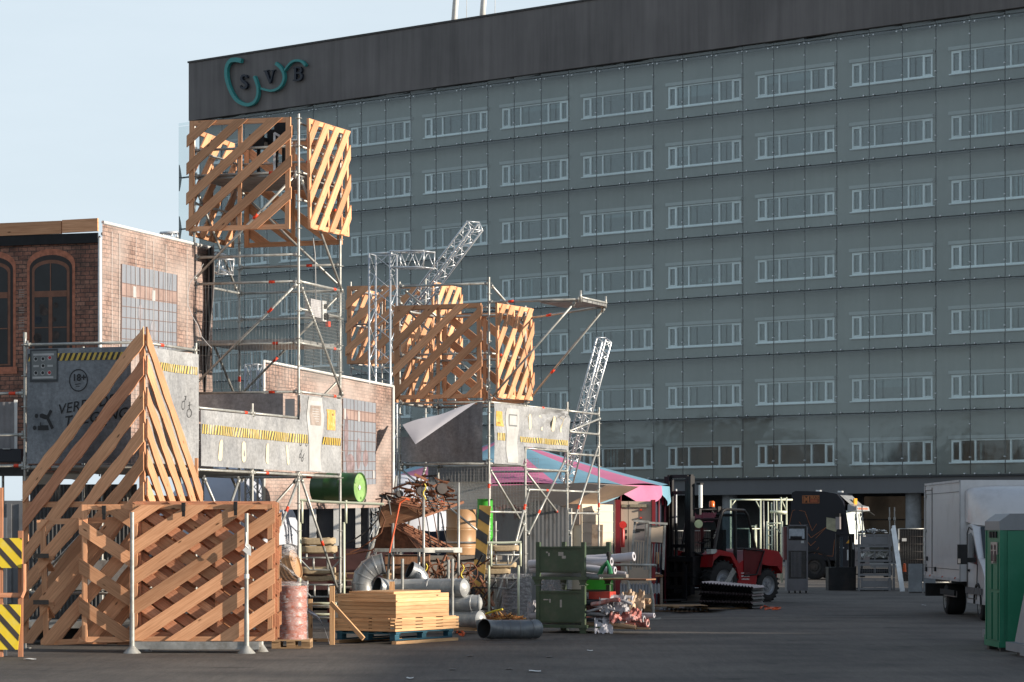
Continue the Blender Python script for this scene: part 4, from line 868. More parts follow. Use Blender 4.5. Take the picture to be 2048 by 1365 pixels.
# ================================================================ SECOND AND THIRD SCAFFOLD CUBES
f3 = Fr(-.485, 58.0, 22.0, -.1)
S2 = Scaf('scaffold_tower', 'middle scaffold carrying the lower right timber cube and a cantilevered platform', f3)
for (a, b, z1_, rd) in ((0,0,7.35,2.95),(-B0,0,7.32,None),(0,B0,6.9,None),(-B0,B0,7.2,None),(0,4.64,4.92,None),(0,6.71,4.88,2.6),(-B0,4.64,3.4,None)): S2.std(a, b, 0, z1_, red=rd)
S2.led(-B0,0,0,0,7.22)
for z in (3.42, 4.72, 5.75, 6.72): S2.led(-B0,0,0,0,z, red=random.choice((.45,None))); S2.led(-B0,B0,0,B0,z); S2.led(0,0,0,B0,z, red=random.choice((.3,None))); S2.led(-B0,0,-B0,B0,z)
for z in (4.72, 3.80, 3.35): S2.led(0,B0,0,4.64,z, red=random.choice((.4,None)))
for z in (4.72, 4.25, 3.75, 2.9, 2.4): S2.led(0,4.64,0,6.71,z)
S2.led(0,0,0,B0,2.4); S2.led(-B0,4.64,0,4.64,3.35); S2.led(0,B0,0,4.64,2.9,red=.5)
S2.led(0,-.03,2.07,-.03,6.82,red=.25); S2.led(0,B0,2.07,1.5,6.62,6.78,red=.3); S2.led(2.07,-.05,2.07,1.55,6.86)
S2.led(2.07,-.02,2.07,-.02,6.7,7.05,heads=False,name='toe_post'); S2.led(2.07,1.5,2.07,1.5,6.7,7.05,heads=False,name='toe_post')
S2.brace(0,0,4.75,1.95,0,6.78,red=None); S2.brace(0,B0,4.75,2.05,1.5,6.75,red=(.35,)); S2.brace(-B0+.1,.0,7.15,-B0+.9,.1,6.5)
S2.brace(0,.1,7.2,0,B0,6.5); S2.brace(-B0,-.05,6.9,0,-.05,5.0) ; S2.brace(0,B0,3.3,0,4.5,2.2,red=(.8,)); S2.brace(.03,4.64,4.25,.03,6.71,4.62); S2.brace(.03,4.7,1.9,.03,6.6,4.0,red=(.3,))
S2.brace(-B0,-.04,3.35,-.1,-.04,1.9,red=(.52,)); S2.brace(0,.05,3.3,0,2.0,2.1); S2.brace(0,B0,2.2,0,.1,.3); S2.brace(-B0,0,1.5,-B0+.6,0,3.35); S2.brace(0,2.2,1.9,0,4.5,3.6,red=(.3,))
q = MB()
for k in range(5): q.box(f3.M(1.62,.16+k*.30,6.80), .95, .27, .05, 0, c=(0,0,.0))
q.build('platform', GALVD, S2.t)
g2 = 'lattice panels hung on the middle scaffold'
lattice(pan(f3, -2.12, -.10, 4.80, 0), 1.98, 2.0, 1, R(41), .165, [-1.45,-.98,-.45,.10,.62,1.17,1.68], 'front timber lattice of the lower right cube with orange brown slats', g2)
lattice(pan(f3, .16, .05, 4.80, 90, R(-1)), 2.0, 2.0, 1, R(47), .18, [-1.7,-1.15,-.6,-.05,.5,1.1,1.6], 'sunlit right timber lattice of the lower right cube', g2)
lattice(pan(f3, -2.20, .05, 4.75, 90), 2.0, 2.0, 1, R(46), .175, [-1.6,-1.0,-.45,.10,.65,1.2], 'left timber lattice of the lower right cube seen from inside', g2)
lattice(pan(f3, -2.0, 2.17, 4.78, 0), 2.0, 2.0, -1, R(38), .175, [-1.1,-.58,-.06,.46,.98,1.5], 'rear timber lattice of the lower right cube behind its front panel', g2, back=True)
f4 = Fr(-2.2, 70.0, 20.0, -.1)
S3 = Scaf('scaffold_tower', 'far scaffold tower carrying the smaller looking timber cube behind the aluminium truss', f4)
for (a, b) in ((0,0),(-B0,0),(0,B0),(-B0,B0)): S3.std(a, b, 0, 8.4, ros=True)
for z in (6.3, 7.3, 8.2): S3.led(-B0,0,0,0,z); S3.led(-B0,B0,0,B0,z); S3.led(0,0,0,B0,z); S3.led(-B0,0,-B0,B0,z)
S3.brace(-B0,-.05,6.2,-.4,-.05,5.6)
g3 = 'lattice panels hung on the far scaffold'
lattice(pan(f4, -2.12, -.10, 6.28, 0, R(.6)), 2.0, 2.0, 1, R(39), .19, [-1.4,-.85,-.25,.35,.95,1.55], 'front timber lattice of the farthest cube behind the upright truss', g3)
lattice(pan(f4, .16, .05, 6.35, 90), 2.0, 2.0, 1, R(47), .2, [-1.65,-1.05,-.5,.05,.6,1.15], 'sunlit right timber lattice of the farthest cube', g3)
lattice(pan(f4, -2.18, .05, 6.3, 90), 2.0, 2.0, 1, R(46), .18, [-1.6,-1.0,-.45,.10,.65,1.2], 'left timber lattice of the farthest cube', g3)
# banners of the second stage
CRMP = dict(corner=.06)
def cutf(x, z): return z > .78+x*.27
Banner([f3.p(-2.0,-.07,3.46), f3.p(-.12,-.07,3.46), f3.p(-.12,-.07,4.72), f3.p(-2.0,-.07,4.72)], folds=.02, name='banner', label='dark grey printed cloth with a torn folded corner below the lower right cube', mat=BANP, seed=11, cat='banner', cut=lambda x, z: z > .50+x*.42)
q = MB()
tp = [P(805,850,57.5), P(862,832,57.25), P(920,812,57.3), P(952,806,57.6), P(890,850,57.2), P(831,889,57.3)]
def flap(u, v):
    a = tp[0].lerp(tp[3], u)+Vector((0,0,.02*math.sin(u*9))); return a.lerp(tp[5], v)+Vector((0,-.03*math.sin(math.pi*v)*math.sin(math.pi*u),0))
q.grid(flap, 14, 10, uvs=(1.8,.6)); solo(q, 'cloth_flap', plain('white_cloth_back', (.50,.49,.53), .7, 0, .06), 'pale lilac white back of the banner corner folded over', 'cloth', tp[5])
def cut4(x, z): return (z < .42 and x > 1.6)
b4 = Banner([f3.p(.06,.16,3.42), f3.p(.06,4.55,3.42), f3.p(.06,4.55,4.70), f3.p(.06,.12,4.70)], folds=.03, name='banner', label='wrinkled sunlit grey banner with four pale ovals, below the lower right cube', mat=BANG, seed=12, cat='banner', corner=.09, cut=cut4)
b4.hazard(.12, .62, .50, .66, .09, .2, faded=True); b4.hazard(1.45, 4.3, .50, .62, .094, -.3, faded=True)
for cx_ in (2.1, 2.72, 3.35, 3.95): b4.cap(cx_, .96, .12, .34, OVAL)
b4.rect('printed_door', .72, .04, 1.3, 1.20, LG, .009); b4.rect('door_window', .82, .82, 1.2, 1.08, MG, .013); b4.rect('door_window', .84, .85, 1.18, 1.05, LG, .016)
b4.rect('warning_sign', .10, .80, .55, 1.12, ORG, .009)
for k in range(3): b4.line([(.16,1.05-k*.09),(.48,1.05-k*.09)], .03, bpy.data.materials['worn_black_print'])
# ================================================================ TRUSSES
def truss(name, label, p, q, w, cat='truss', n=None, upv=(0,0,1), r_=.024, group=None, parts=None, h=None, mat=None):
    p = Vector(p); q = Vector(q); d = (q-p); L_ = d.length; d.normalize(); up = Vector(upv)
    if abs(d.dot(up)) > .95: up = Vector((.3,.95,0)).normalized()
    x = d.cross(up).normalized(); u = x.cross(d); h = h or w; n = n or max(2, int(L_/w*1.0))
    t_ = parts or thing(name, label, cat, p, group); mat = mat or ALU
    cs = [(-1,-1),(1,-1),(1,1),(-1,1)]
    def c(i, t2): return p+d*t2+x*(cs[i][0]*w/2)+u*(cs[i][1]*h/2)
    for i in range(4): m_ = MB(); m_.tube(c(i,0), c(i,L_), r_, 7); m_.build('chord', mat, t_)
    for i in range(4):
        j = (i+1) % 4; m_ = MB()
        for k in range(n):
            a_, b_ = (i, j) if k % 2 == 0 else (j, i); m_.tube(c(a_, L_*k/n), c(b_, L_*(k+1)/n), r_*.42, 5)
        for e in (0, L_): m_.tube(c(i,e), c(j,e), r_*.6, 5)
        m_.build('lacing', mat, t_)
    return t_
t1 = truss('truss', 'upright bright aluminium lattice truss turning into a short horizontal arm on top', P(766,1150,62.3), P(766,509,62.3), .5, upv=(.25,.97,0), n=18)
truss('', '', P(790,520,62.2), P(858,520,61.6), .38, parts=t1, n=5, upv=(0,0,1), h=.36)
truss('truss', 'long aluminium truss leaning up to the right behind the timber cubes', P(800,652,67), P(950,452,64.5), .34, h=.24, n=18)
truss('truss', 'slim aluminium truss leaning steeply over the striped tent', P(1132,962,68), P(1208,680,66.5), .26, n=22)
truss('truss', 'short horizontal aluminium truss beside the lower corner of the lower right cube', P(784,790,61.5), P(865,800,60.5), .34, n=6)
truss('truss', 'narrow aluminium truss standing at the near corner of the middle brick banner', P(508,1110,54.2), P(508,730,54.2), .26, n=16, mat=ALU)
truss('truss', 'small aluminium truss end above the loose cloth of the brick side', P(424,520,52), P(452,534,51.2), .28, n=3)
truss('truss', 'little aluminium truss frame peeping over the top of the brick side wall', P(322,476,50.5), P(356,474,50.5), .16, n=4)
# leaning pale prop in front of the truss
q = MB(); q.tube(P(787,985,57), P(733,1118,56.2), .03, 8); solo(q, 'prop', GALV, 'pale pole leaning down to the left from the middle brick banner', 'pole', P(733,1118,56.2))
# ================================================================ STRIPED TENT
PINK = plain('pink_canvas', (.50,.15,.27), .6, 0, .1, 2, dirt=(.5,.2,.33), dirt_amt=.4); SKYB = plain('blue_canvas', (.16,.32,.42), .6, 0, .1, 2)
tc_ = Vector((-.15, 72, 0)); RT = 4.25; NG = 14
tent = thing('striped_tent', 'round tent with pink and blue striped roof and scalloped edge', 'tent', tc_)
for g_ in range(NG):
    a0_ = R(-8.2+360/NG*g_); a1_ = R(-8.2+360/NG*(g_+1)); q = MB()
    def rf(u, v):
        a = a0_+(a1_-a0_)*u; r_ = .12+(RT-.12)*v; z = 4.32-(1.27)*(v**.85)+.05*math.sin(math.pi*u)*v
        return tc_+Vector((math.sin(a)*r_, -math.cos(a)*r_, z))
    q.grid(rf, 6, 10)
    def vl(u, v):
        a = a0_+(a1_-a0_)*u; dp = .22+.28*math.sin(math.pi*u); r_ = RT+.02+.05*math.sin(u*9)*v; return tc_+Vector((math.sin(a)*r_, -math.cos(a)*r_, 3.05-dp*v))
    q.grid(vl, 10, 3)
    q.build('roof_gore', PINK if g_ % 2 == 0 else SKYB, tent)
q = MB(); MAR = plain('maroon_canvas', (.13,.02,.03), .7, 0, .2); NVY = plain('navy_canvas', (.02,.025,.045), .7, 0, .2)
for k in range(NG):
    a0_ = R(-8.2+360/NG*k); a1_ = R(-8.2+360/NG*(k+1))
    if k in (2,): continue
    q.face([tc_+Vector((math.sin(a)*(RT-.15), -math.cos(a)*(RT-.15), z)) for a, z in ((a0_,0),(a1_,0),(a1_,3.0),(a0_,3.0))], None, k % 2)
q.build('side_wall', [MAR, NVY], tent)
q = MB()
for k in range(NG): a = R(-8.2+360/NG*k); q.tube(tc_+Vector((math.sin(a)*RT*.985,-math.cos(a)*RT*.985,0)), tc_+Vector((math.sin(a)*RT*.985,-math.cos(a)*RT*.985,3.02)), .035, 6)
tag(q.build('poles', MAR, tent), kind='stuff')
# white low tent / tarpaulins behind the lower stage, left and centre
def dome(name, label, c, rx, rz, mat):
    q = MB()
    def f(u, v): a = math.pi*2*u; b = math.pi/2*v; return c+Vector((math.cos(a)*math.cos(b)*rx, math.sin(a)*math.cos(b)*rx*.8, math.sin(b)*rz+.03*math.sin(a*9)*math.cos(b)))
    q.grid(f, 26, 8); return solo(q, name, mat, label, 'tent', c)
LILAC = plain('white_canvas', (.52,.54,.60), .7, 0, .06)
dome('white_tent', 'white domed canopy beyond the rusty junk and the middle brick banner', Vector(((800-CX)/F*66, 66, 1.9)), 1.35, 1.35, LILAC)
dome('white_tent', 'pale blue grey canopy seen under the stage deck above the timber rack', Vector(((455-CX)/F*60, 60, 1.6)), 1.6, 1.7, LILAC)
q = MB(); q.grid(lambda u, v: P(45+130*u, 935+(1-u)*5+28*v+6*math.sin(u*7)*v, 49+1.5*v), 12, 5); solo(q, 'tarpaulin', WHITEP, 'white tarpaulin slope glimpsed behind the timber pyramid', 'tarpaulin', P(100,960,49))
# ================================================================ CREAM CABIN, PANELS, CORRUGATED SHEETS
def corrug(M, wd, ht, mat, name, label, cat, amp=.0022, pitch=.09, ragged=0, group=None, th=.004, top=None):
    q = MB(); n = int(wd/pitch*6)
    def y_(x): return amp*math.sin(2*math.pi*x/pitch)
    nv = 6
    for i in range(n):
        x0_, x1_ = wd*i/n, wd*(i+1)/n; h0 = ht-(ragged*abs(math.sin(x0_*7)+.5*math.sin(x0_*19)) if ragged else 0); h1 = ht-(ragged*abs(math.sin(x1_*7)+.5*math.sin(x1_*19)) if ragged else 0)
        if top: h0 += top(x0_/wd); h1 += top(x1_/wd)
        for k in range(nv):
            q.face([M @ Vector((x0_, y_(x0_), h0*k/nv)), M @ Vector((x1_, y_(x1_), h1*k/nv)), M @ Vector((x1_, y_(x1_), h1*(k+1)/nv)), M @ Vector((x0_, y_(x0_), h0*(k+1)/nv))], [(x0_,h0*k/nv),(x1_,h1*k/nv),(x1_,h1*(k+1)/nv),(x0_,h0*(k+1)/nv)], 0, True)
    return solo(q, name, mat, label, cat, M @ Vector((wd/2,0,0)), group)
def rusty_zinc(name, base, rustc, lo, hi):
    m, t, b = newmat(name); uv = nd(t, 'UVMap'); n = nd(t, 'TexNoise', Scale=2.2, Detail=8.0, Roughness=.7); mp_ = nd(t, 'Mapping'); mp_.inputs['Scale'].default_value = (3,.8,1); t.links.new(uv.outputs[0], mp_.inputs[0]); t.links.new(mp_.outputs[0], n.inputs[0])
    sx = nd(t, 'SeparateXYZ'); t.links.new(uv.outputs[0], sx.inputs[0]); mr = nd(t, 'MapRange'); mr.inputs[1].default_value = lo; mr.inputs[2].default_value = hi; mr.inputs[3].default_value = -.25; mr.inputs[4].default_value = .25; t.links.new(sx.outputs[1], mr.inputs[0])
    ad = nd(t, 'Math', operation='ADD'); t.links.new(n.outputs[0], ad.inputs[0]); t.links.new(mr.outputs[0], ad.inputs[1])
    r = nd(t, 'ValToRGB'); r.color_ramp.elements[0].position = .5; r.color_ramp.elements[1].position = .66; r.color_ramp.elements[0].color = rgb(base); r.color_ramp.elements[1].color = rgb(rustc); t.links.new(ad.outputs[0], r.inputs[0])
    t.links.new(r.outputs[0], b.inputs['Base Color']); b.inputs['Roughness'].default_value = .85; b.inputs['Metallic'].default_value = 0; b.inputs['Specular IOR Level'].default_value = .2
    return m
ZR = rusty_zinc('rust_topped_zinc', (.27,.25,.25), (.17,.045,.03), 1.4, 3.1); ZG = rusty_zinc('grey_zinc', (.21,.21,.215), (.14,.13,.125), .3, 3.5)
fc = Fr((985-CX)/F*67.5, 67.5, 22)
CREAM = plain('cream_paint', (.66,.57,.43), .6, 0, .05); BEIG = plain('beige_boards', (.38,.29,.23), .7, 0, .12, 2)
cb = thing('cream_cabin', 'cream wooden cabin with a sunlit end wall and beige eaves below the tent', 'cabin', fc.p(1,1,0))
q = MB(); q.box(fc.M(), 2.35, 2.2, 2.55, 0, c=(1.17,1.1,1.275)); 
for k in range(9): q.box(fc.M(), .012, 2.2, .012, 1, c=(2.356, 1.1, .3+k*.26))
q.build('wall', CREAM, cb)
q = MB(); q.box(fc.M(), 2.3, .04, .5, 0, c=(1.15,-.03,2.3)); q.prism([fc.p(1.9,-.1,2.5), fc.p(2.9,-.1,2.95), fc.p(3.0,-.1,3.0), fc.p(2.35,-.1,3.06), fc.p(.0,-.1,3.0), fc.p(-.05,-.1,2.5)], fc.b*2.4); q.build('roof', BEIG, cb)
q = MB(); q.box(fc.M(), .28, .05, 2.45, 0, c=(1.98,-.10,1.22)); solo(q, 'speckled_board', plain('speckled_board', (.47,.45,.41), .8, 0, .25, 25), 'pale speckled board upright before the cream cabin', 'board', fc.p(1.98,-.1,0))
zb = Fr((1192-CX)/F*64.6, 64.6, 12).M() @ Matrix.Rotation(R(-6), 4, 'X')
q = MB(); q.box(zb, .26, .04, 2.05, 2, c=(0,0,1.03)); solo(q, 'worn_plank', GREYW if False else plain('stained_plank', (.55,.40,.28), .7, 0, .3, 5, dirt=(.25,.12,.06), dirt_amt=.7, dscale=4), 'worn stained plank leaning at the sunlit end of the cream cabin', 'plank', P(1192,1240,64.6))
corrug(Fr((985-CX)/F*62, 62, 8).M(), .70, 2.50, ZR, 'corrugated_sheet', 'tall corrugated sheet with rust red top between drum and grey sheet', 'metal sheet', ragged=.05)
corrug(Fr((1046-CX)/F*61.8, 61.8, 8).M(), 1.02, 2.5, ZG, 'corrugated_sheet', 'tall grey corrugated sheet with torn arched top before the cabin', 'metal sheet', ragged=.03, top=lambda u: .10*math.sin(math.pi*min(1,u*1.3))-.45*max(0,u-.75)*1.0)
corrug(Fr((905-CX)/F*63.5, 63.5, 8).M(), .95, 2.4, rusty_zinc('dull_concrete_sheet', (.20,.19,.18), (.13,.07,.05), 1.8, 3.6), 'corrugated_sheet', 'dull grey sheet with brown patches between green drum and rusty sheet', 'metal sheet', amp=.004)
q = MB(); q.box(Fr((857-CX)/F*62, 62, 14).M(), 1.45, .05, 1.05, 0, c=(.72,0,2.86)); solo(q, 'white_board', plain('off_white_board', (.60,.58,.55), .6, 0, .1, 3, dirt=(.3,.28,.27), dirt_amt=.5), 'off-white board behind wire mesh under the dark torn banner', 'board', P(910,1022,62))
corrug(Fr((857-CX)/F*61.8, 61.8, 14).M(0,0,3.0), 1.42, .48, ZG, 'corrugated_sheet', 'short corrugated sheet above the off-white board behind wire mesh', 'metal sheet')
mesh_panel(Fr((850-CX)/F*61.3, 61.3, 14), 0, 0, 2.6, 0, 2.3, 3.5, .07, .07, 'wire mesh sheet before the off-white board under the middle scaffold', .003, .01, group='wire mesh under the middle scaffold')
# ================================================================ DRUMS
def drum(name, label, o, ax, r_, h, mat, lid=None, group=None, cat='drum', ribs=(.33,.66), parts=()):
    t_ = thing(name, label, cat, o, group); q = MB()
    pr_ = [(r_*.985,0),(r_,.015)]
    for rb in ribs: pr_ += [(r_,h*rb-.03),(r_*1.03,h*rb-.01),(r_*1.03,h*rb+.01),(r_,h*rb+.03)]
    pr_ += [(r_,h-.03),(r_*1.02,h-.015),(r_*1.02,h),(r_*.96,h)]
    q.lathe(o, ax, pr_, 32); q.build('barrel', mat, t_)
    q = MB(); q.lathe(o, ax, [(r_*.96,h-.005),(r_*.94,h-.03),(0,h-.03)], 32); a = Vector(ax).normalized(); up = Vector((0,0,1)) if abs(a.z) < .9 else Vector((1,0,0)); s_ = a.cross(up).normalized()
    q.lathe(o+a*(h-.03)+s_*r_*.6+up*r_*.4, a, [(.04,0),(.04,.02),(0,.02)], 10); q.lathe(o+a*(h-.03)-s_*r_*.3-up*r_*.7, a, [(.025,0),(.025,.02),(0,.02)], 10); q.build('lid', lid or mat, t_)
    q = MB(); q.lathe(o, ax, [(0,.02),(r_*.97,.02)], 32); q.build('base', mat, t_)
    return t_
DGRN = plain('dark_green_drum_paint', (.035,.11,.035), .35, 0, .25, 4, .6); DLID = plain('faded_green_lid', (.22,.38,.13), .5, 0, .3, 5, dirt=(.42,.42,.26), dirt_amt=.7, dscale=4)
BGRN = plain('bright_green_paint', (.05,.36,.03), .35, 0, .1, 4, .6)
ax_ = Vector((.72,-.69,0)).normalized()
d1 = drum('green_drum', 'dark green steel drum lying on its side on the pale trestle rail', P(632,976,52.9), Vector((.92,-.39,0)), .285, .95, DGRN, DLID, ribs=(.3,.62))
q = MB(); o_ = P(632,976,52.9)+Vector((.92,-.39,0)).normalized()*.925; q.prism([o_+Vector((-.0,0,.0))+v for v in (Vector((0,0,.06)), Vector((.02,.05,0)), Vector((0,0,-.06)), Vector((-.02,-.05,0)))], Vector((.01,-.004,0))); q.build('label_sticker', WHITEP, d1)
drum('green_drum', 'bright green drum upright behind the leaning striped board', Vector(((970-CX)/F*60.5, 60.5, 1.55)), (0,0,1), .17, 1.05, BGRN, BGRN, ribs=(.2,.25,.4,.45,.6,.65))
CLAY = plain('ochre_plastic', (.40,.235,.12), .45, 0, .12, 3)
drum('ochre_drum', 'ochre brown plastic tub upright beside the striped board', Vector(((922-CX)/F*59.5, 59.5, 1.38)), (0,0,1), .32, .98, CLAY, CLAY, ribs=(.15,.2,.25,.55,.6))
q = MB(); q.box(Vector(((930-CX)/F*59.5, 59.5, 1.32)), 1.6, .8, .09); q.box(Vector(((930-CX)/F*59.5, 59.2, .64)), 1.5, .08, 1.25); q.box(Vector(((930-CX)/F*59.5, 59.8, .64)), 1.5, .08, 1.25); solo(q, 'timber_stand', GREYW, 'grey timber stand under the ochre tub and green drum', 'stand', Vector(((930-CX)/F*59.5, 59.5, 0)))
drum('green_drum', 'green ribbed drum seen between the stacked dark green bins', Vector(((1198-CX)/F*57.2, 57.2, .55)), (0,0,1), .29, .88, BGRN, BGRN, ribs=(.4,.5,.6,.7,.8,.9))
# leaning striped board
def striped_board(M, wd, ht, th, c0, c1, n, name, label, lean=.5, cat='board', base=None, thick_m=None, group=None):
    t_ = thing(name, label, cat, base or M @ Vector((wd/2,0,0)), group)
    q = MB(); q.box(M, wd, th, ht, 2, c=(wd/2,0,ht/2)); q.build('board', c0, t_)
    q = MB(); st = ht/n; sl = lean*wd
    for k in range(-3, n+3):
        z0_ = k*st
        poly = clip_poly([(0,z0_+sl),(wd,z0_),(wd,z0_+st*.5),(0,z0_+st*.5+sl)], [(0,0),(wd,0),(wd,ht),(0,ht)])
        if len(poly) > 2: q.face([M @ Vector((x_, -th/2-.002, z_)) for x_, z_ in poly])
    q.build('stripes', c1, t_); return t_
Mb = Fr((941-CX)/F*56.0, 56.0, 10).M(0,0,0.42) @ Matrix.Rotation(R(4.0), 4, 'Y') @ Matrix.Rotation(R(-7), 4, 'X')
striped_board(Mb, .24, 2.02, .025, plain('dull_ochre_paint', (.42,.26,.07), .6, 0, .25, 5), plain('dull_black_paint', (.035,.04,.045), .6, 0, .3, 5), 5, 'warning_board', 'ochre and black striped board leaning beside the rusty junk', .55)
# ================================================================ RUSTY JUNK ON A STEEL RACK
fj = Fr((795-CX)/F*54.5, 54.5, 8)
rk = thing('steel_rack', 'steel stillage rack with tall posts holding rusty machine parts', 'rack', fj.p(.4,.5,0))
for a_, b_, z0_, z1_ in ((0,-.5,0,2.05),(.62,-.55,0,2.75),(1.24,-.1,.0,2.85),(-.35,.4,0,3.0),(.3,.75,0,2.0)):
    q = MB(); q.tube(fj.p(a_,b_,z0_), fj.p(a_+(.25 if a_ < -.3 else 0),b_,z1_), .027, 8); q.tube(fj.p(a_,b_,0.0), fj.p(a_,b_,.3), .045, 8); q.build('post', GALV, rk)
q = MB(); q.beam(fj.p(-.35,-.55,1.52), fj.p(.62,-.55,1.52), .06, .07); q.beam(fj.p(.62,-.55,1.52), fj.p(1.3,-.1,1.52), .06, .10); q.box(fj.M(), 1.55, 1.1, .04, c=(.42,.1,1.5)); q.build('shelf', GALV, rk)
q = MB(); q.beam(fj.p(-.2,-.5,.15), fj.p(1.25,-.2,.15), .06, .1); q.build('base_beam', GALV, rk)
# two rusty troughs (slatted hoppers) leaning over each other
RUSTL = plain('light_rust_steel', (.27,.12,.07), .8, .05, .35, 7, .3, .3, dirt=(.16,.06,.035), dirt_amt=.8, dscale=4); OAK = wood('rusty_brown_boards', (.30,.16,.09), (.17,.075,.04))
def hopper(M, label, k):
    t_ = thing('rusty_machine', label, 'scrap machine', M @ Vector((0,0,0)), 'rusty machine hoppers on the rack')
    q = MB(); q.hexa([M @ Vector(v) for v in ((-.62,-.45,0),(.25,-.45,0),(-.62,.5,0),(.35,.5,0),(-.5,-.45,.42),(-.1,-.45,.46),(-.5,.5,.42),(.0,.5,.46))], 0); q.build('box', OAK if k else RUST, t_)
    q = MB()
    for i in range(5): a_ = -.02+.12*i; q.beam(M @ Vector((-.28+a_*.6,-.47-.0,.50)), M @ Vector((.50+a_*.75,-.47+i*.16,.03)), .07, .03)
    q.beam(M @ Vector((.3,-.5,.0)), M @ Vector((1.05,.1,.0)), .05, .05); q.build('slats', RUSTL, t_)
    for i in range(4): q = MB(); q.tube(M @ Vector((.38+i*.15,-.42+i*.05,.0)), M @ Vector((.24+i*.15,-.36+i*.05,.80-.03*i)), .011, 6); q.build('rod', DARKM if i % 2 else RUST, t_)
    return t_
hopper(fj.M(.22,0,1.54), 'lower rusty hopper with slats and rods on the steel rack', 0)
hopper(fj.M(.30,.08,2.12) @ Matrix.Rotation(R(-19), 4, 'Y') @ Matrix.Rotation(R(4), 4, 'X'), 'upper tilted rusty hopper with brown board side', 1)
def wheel(c, n, r_, label=None, parent=None, mat=None, spokes=7, tr=.016):
    n = Vector(n).normalized(); up = Vector((0,0,1)); x = n.cross(up).normalized(); y = x.cross(n); q = MB()
    q.path([c+x*math.cos(2*math.pi*k/24)*r_+y*math.sin(2*math.pi*k/24)*r_ for k in range(24)], tr, 6, closed=True)
    for k in range(spokes): a = 2*math.pi*k/spokes; q.tube(c, c+x*math.cos(a)*r_+y*math.sin(a)*r_, tr*.6, 5)
    q.lathe(c-n*.06, n, [(0,0),(r_*.16,0),(r_*.16,.12),(0,.12)], 10)
    return q
for cx_, cy_, r_, nn, lb in ((826,1002,.20,(.3,-1,.1),'rusty spoked wheel on top of the junk, left'),(870,1002,.20,(.5,-1,0),'rusty spoked wheel on top of the junk, right of the yellow strap'),(873,1146,.17,(.2,-1,.1),'rusty spoked wheel under the rack shelf beside the pipe bend'),(938,1146,.19,(.6,-1,0),'rusty spoked wheel under the rack near the striped board'),(930,1165,.16,(.3,-1,.2),'smaller rusty spoked wheel leaning below the striped board')):
    c_ = P(cx_,cy_,54.6 if cy_ < 1100 else 54.0); solo(wheel(c_, nn, r_), 'spoked_wheel', RUST if cx_ != 870 else RUSTL, lb, 'scrap', c_-Vector((0,0,r_)), 'rusty wheels in the junk pile')  # scrap wheels with rim, spokes and hub
jr = random.Random(3)
t_ = thing('scrap_pile', 'tangle of bent dark rusty bars and brackets over the rack', 'scrap', fj.p(.4,.1,2.4))
for k in range(58):
    a_ = jr.uniform(-.5,1.1); p_ = fj.p(a_, jr.uniform(-.3,.5), 2.50+.25*math.sin(a_*2.5)+jr.uniform(-.16,.26)); ang_ = jr.uniform(-.5,.5); l_ = jr.uniform(.12,.38)
    d_ = Vector((math.cos(ang_), jr.uniform(-.4,.4), math.sin(ang_)))*l_; q = MB(); q.beam(p_-d_/2, p_+d_/2, jr.uniform(.02,.07), jr.uniform(.02,.05)); q.build('bar', jr.choice((RUST, DARKM, RUST, RUSTL)), t_)
for k in range(3): q = MB(); c_ = fj.p(.05+k*.42,-.2,2.62+.05*k); q.lathe(c_, (.4,-1,.1), [(0,0),(.07+.02*k,0),(.07+.02*k,.12),(0,.12)], 12); q.build('gear', DARKM, t_)
# bent rusty hoops sticking out on the left
for k, (pts) in enumerate(((( 700,1105),(722,1096),(745,1080),(762,1066),(770,1040),(762,1022)), ((672,1095),(700,1085),(735,1062),(755,1040),(762,1010),(766,995),(772,992),(778,1004),(782,1030)), ((690,1110),(740,1102),(764,1092),(766,1080),(745,1076)), ((762,1025),(763,1000),(770,995),(790,1003),(800,1010)), ((785,1012),(790,1000),(800,996),(812,1006)))):
    q = MB(); q.path([P(x+ (60 if k < 0 else 0), y, 53.9+.1*k) for x, y in pts], .017, 6); solo(q, 'bent_bar', DARKM if k % 2 else RUST, ('bent dark rebar hoop, lowest of those left of the rack','long curved rebar reaching up beside the junk','rusty rebar loop ending left of the rack post','small rusty hoop on top left of the hopper','tiny dark hoop above the left edge of the upper hopper')[k], 'rebar', P(*pts[0],53.9))
q = MB(); q.tube(P(800,1006,53.75), P(779,1106,53.7), .018, 5); q.path([P(800,1006,53.75), P(812,998,53.75), P(818,1000,53.8)], .02, 5); solo(q, 'ratchet_strap', plain('red_orange_strap', (.62,.10,.03), .6), 'red orange strap running down over the rusty hoppers', 'strap', P(779,1106,53.7))
for x_, y0_, y1_, lb in ((849,968,1000,'yellow tape on the tall rack post above the hopper'),(852,1128,1158,'yellow tape on the rack post below the shelf'),(925,1130,1162,'yellow tape on the post beside the rusty wheel')):
    q = MB(); q.path([P(x_+3*math.sin(k*1.3), y0_+(y1_-y0_)*k/6, 53.82) for k in range(7)], .013, 5); solo(q, 'yellow_tape', plain('yellow_tape', (.7,.55,.05)) if x_ == 849 else bpy.data.materials['yellow_tape'], lb, 'tape', P(x_,y1_,53.8))
# lower scrap under the rack
t_ = thing('scrap_pile', 'dark rusty machine frames heaped below the rack shelf', 'scrap', P(920,1200,54.6))
for k in range(44):
    x_ = jr.uniform(850,985); p_ = P(x_, jr.uniform(1120,1225), 54.8+jr.uniform(-.3,.5)); q = MB(); d_ = Vector((jr.uniform(-1,1), jr.uniform(-.3,.3), jr.uniform(-1,1))).normalized()*jr.uniform(.15,.4); q.beam(p_-d_, p_+d_, jr.uniform(.02,.09), .03); q.build('bar', jr.choice((RUST, DARKM, DARKM, RUSTL)), t_)
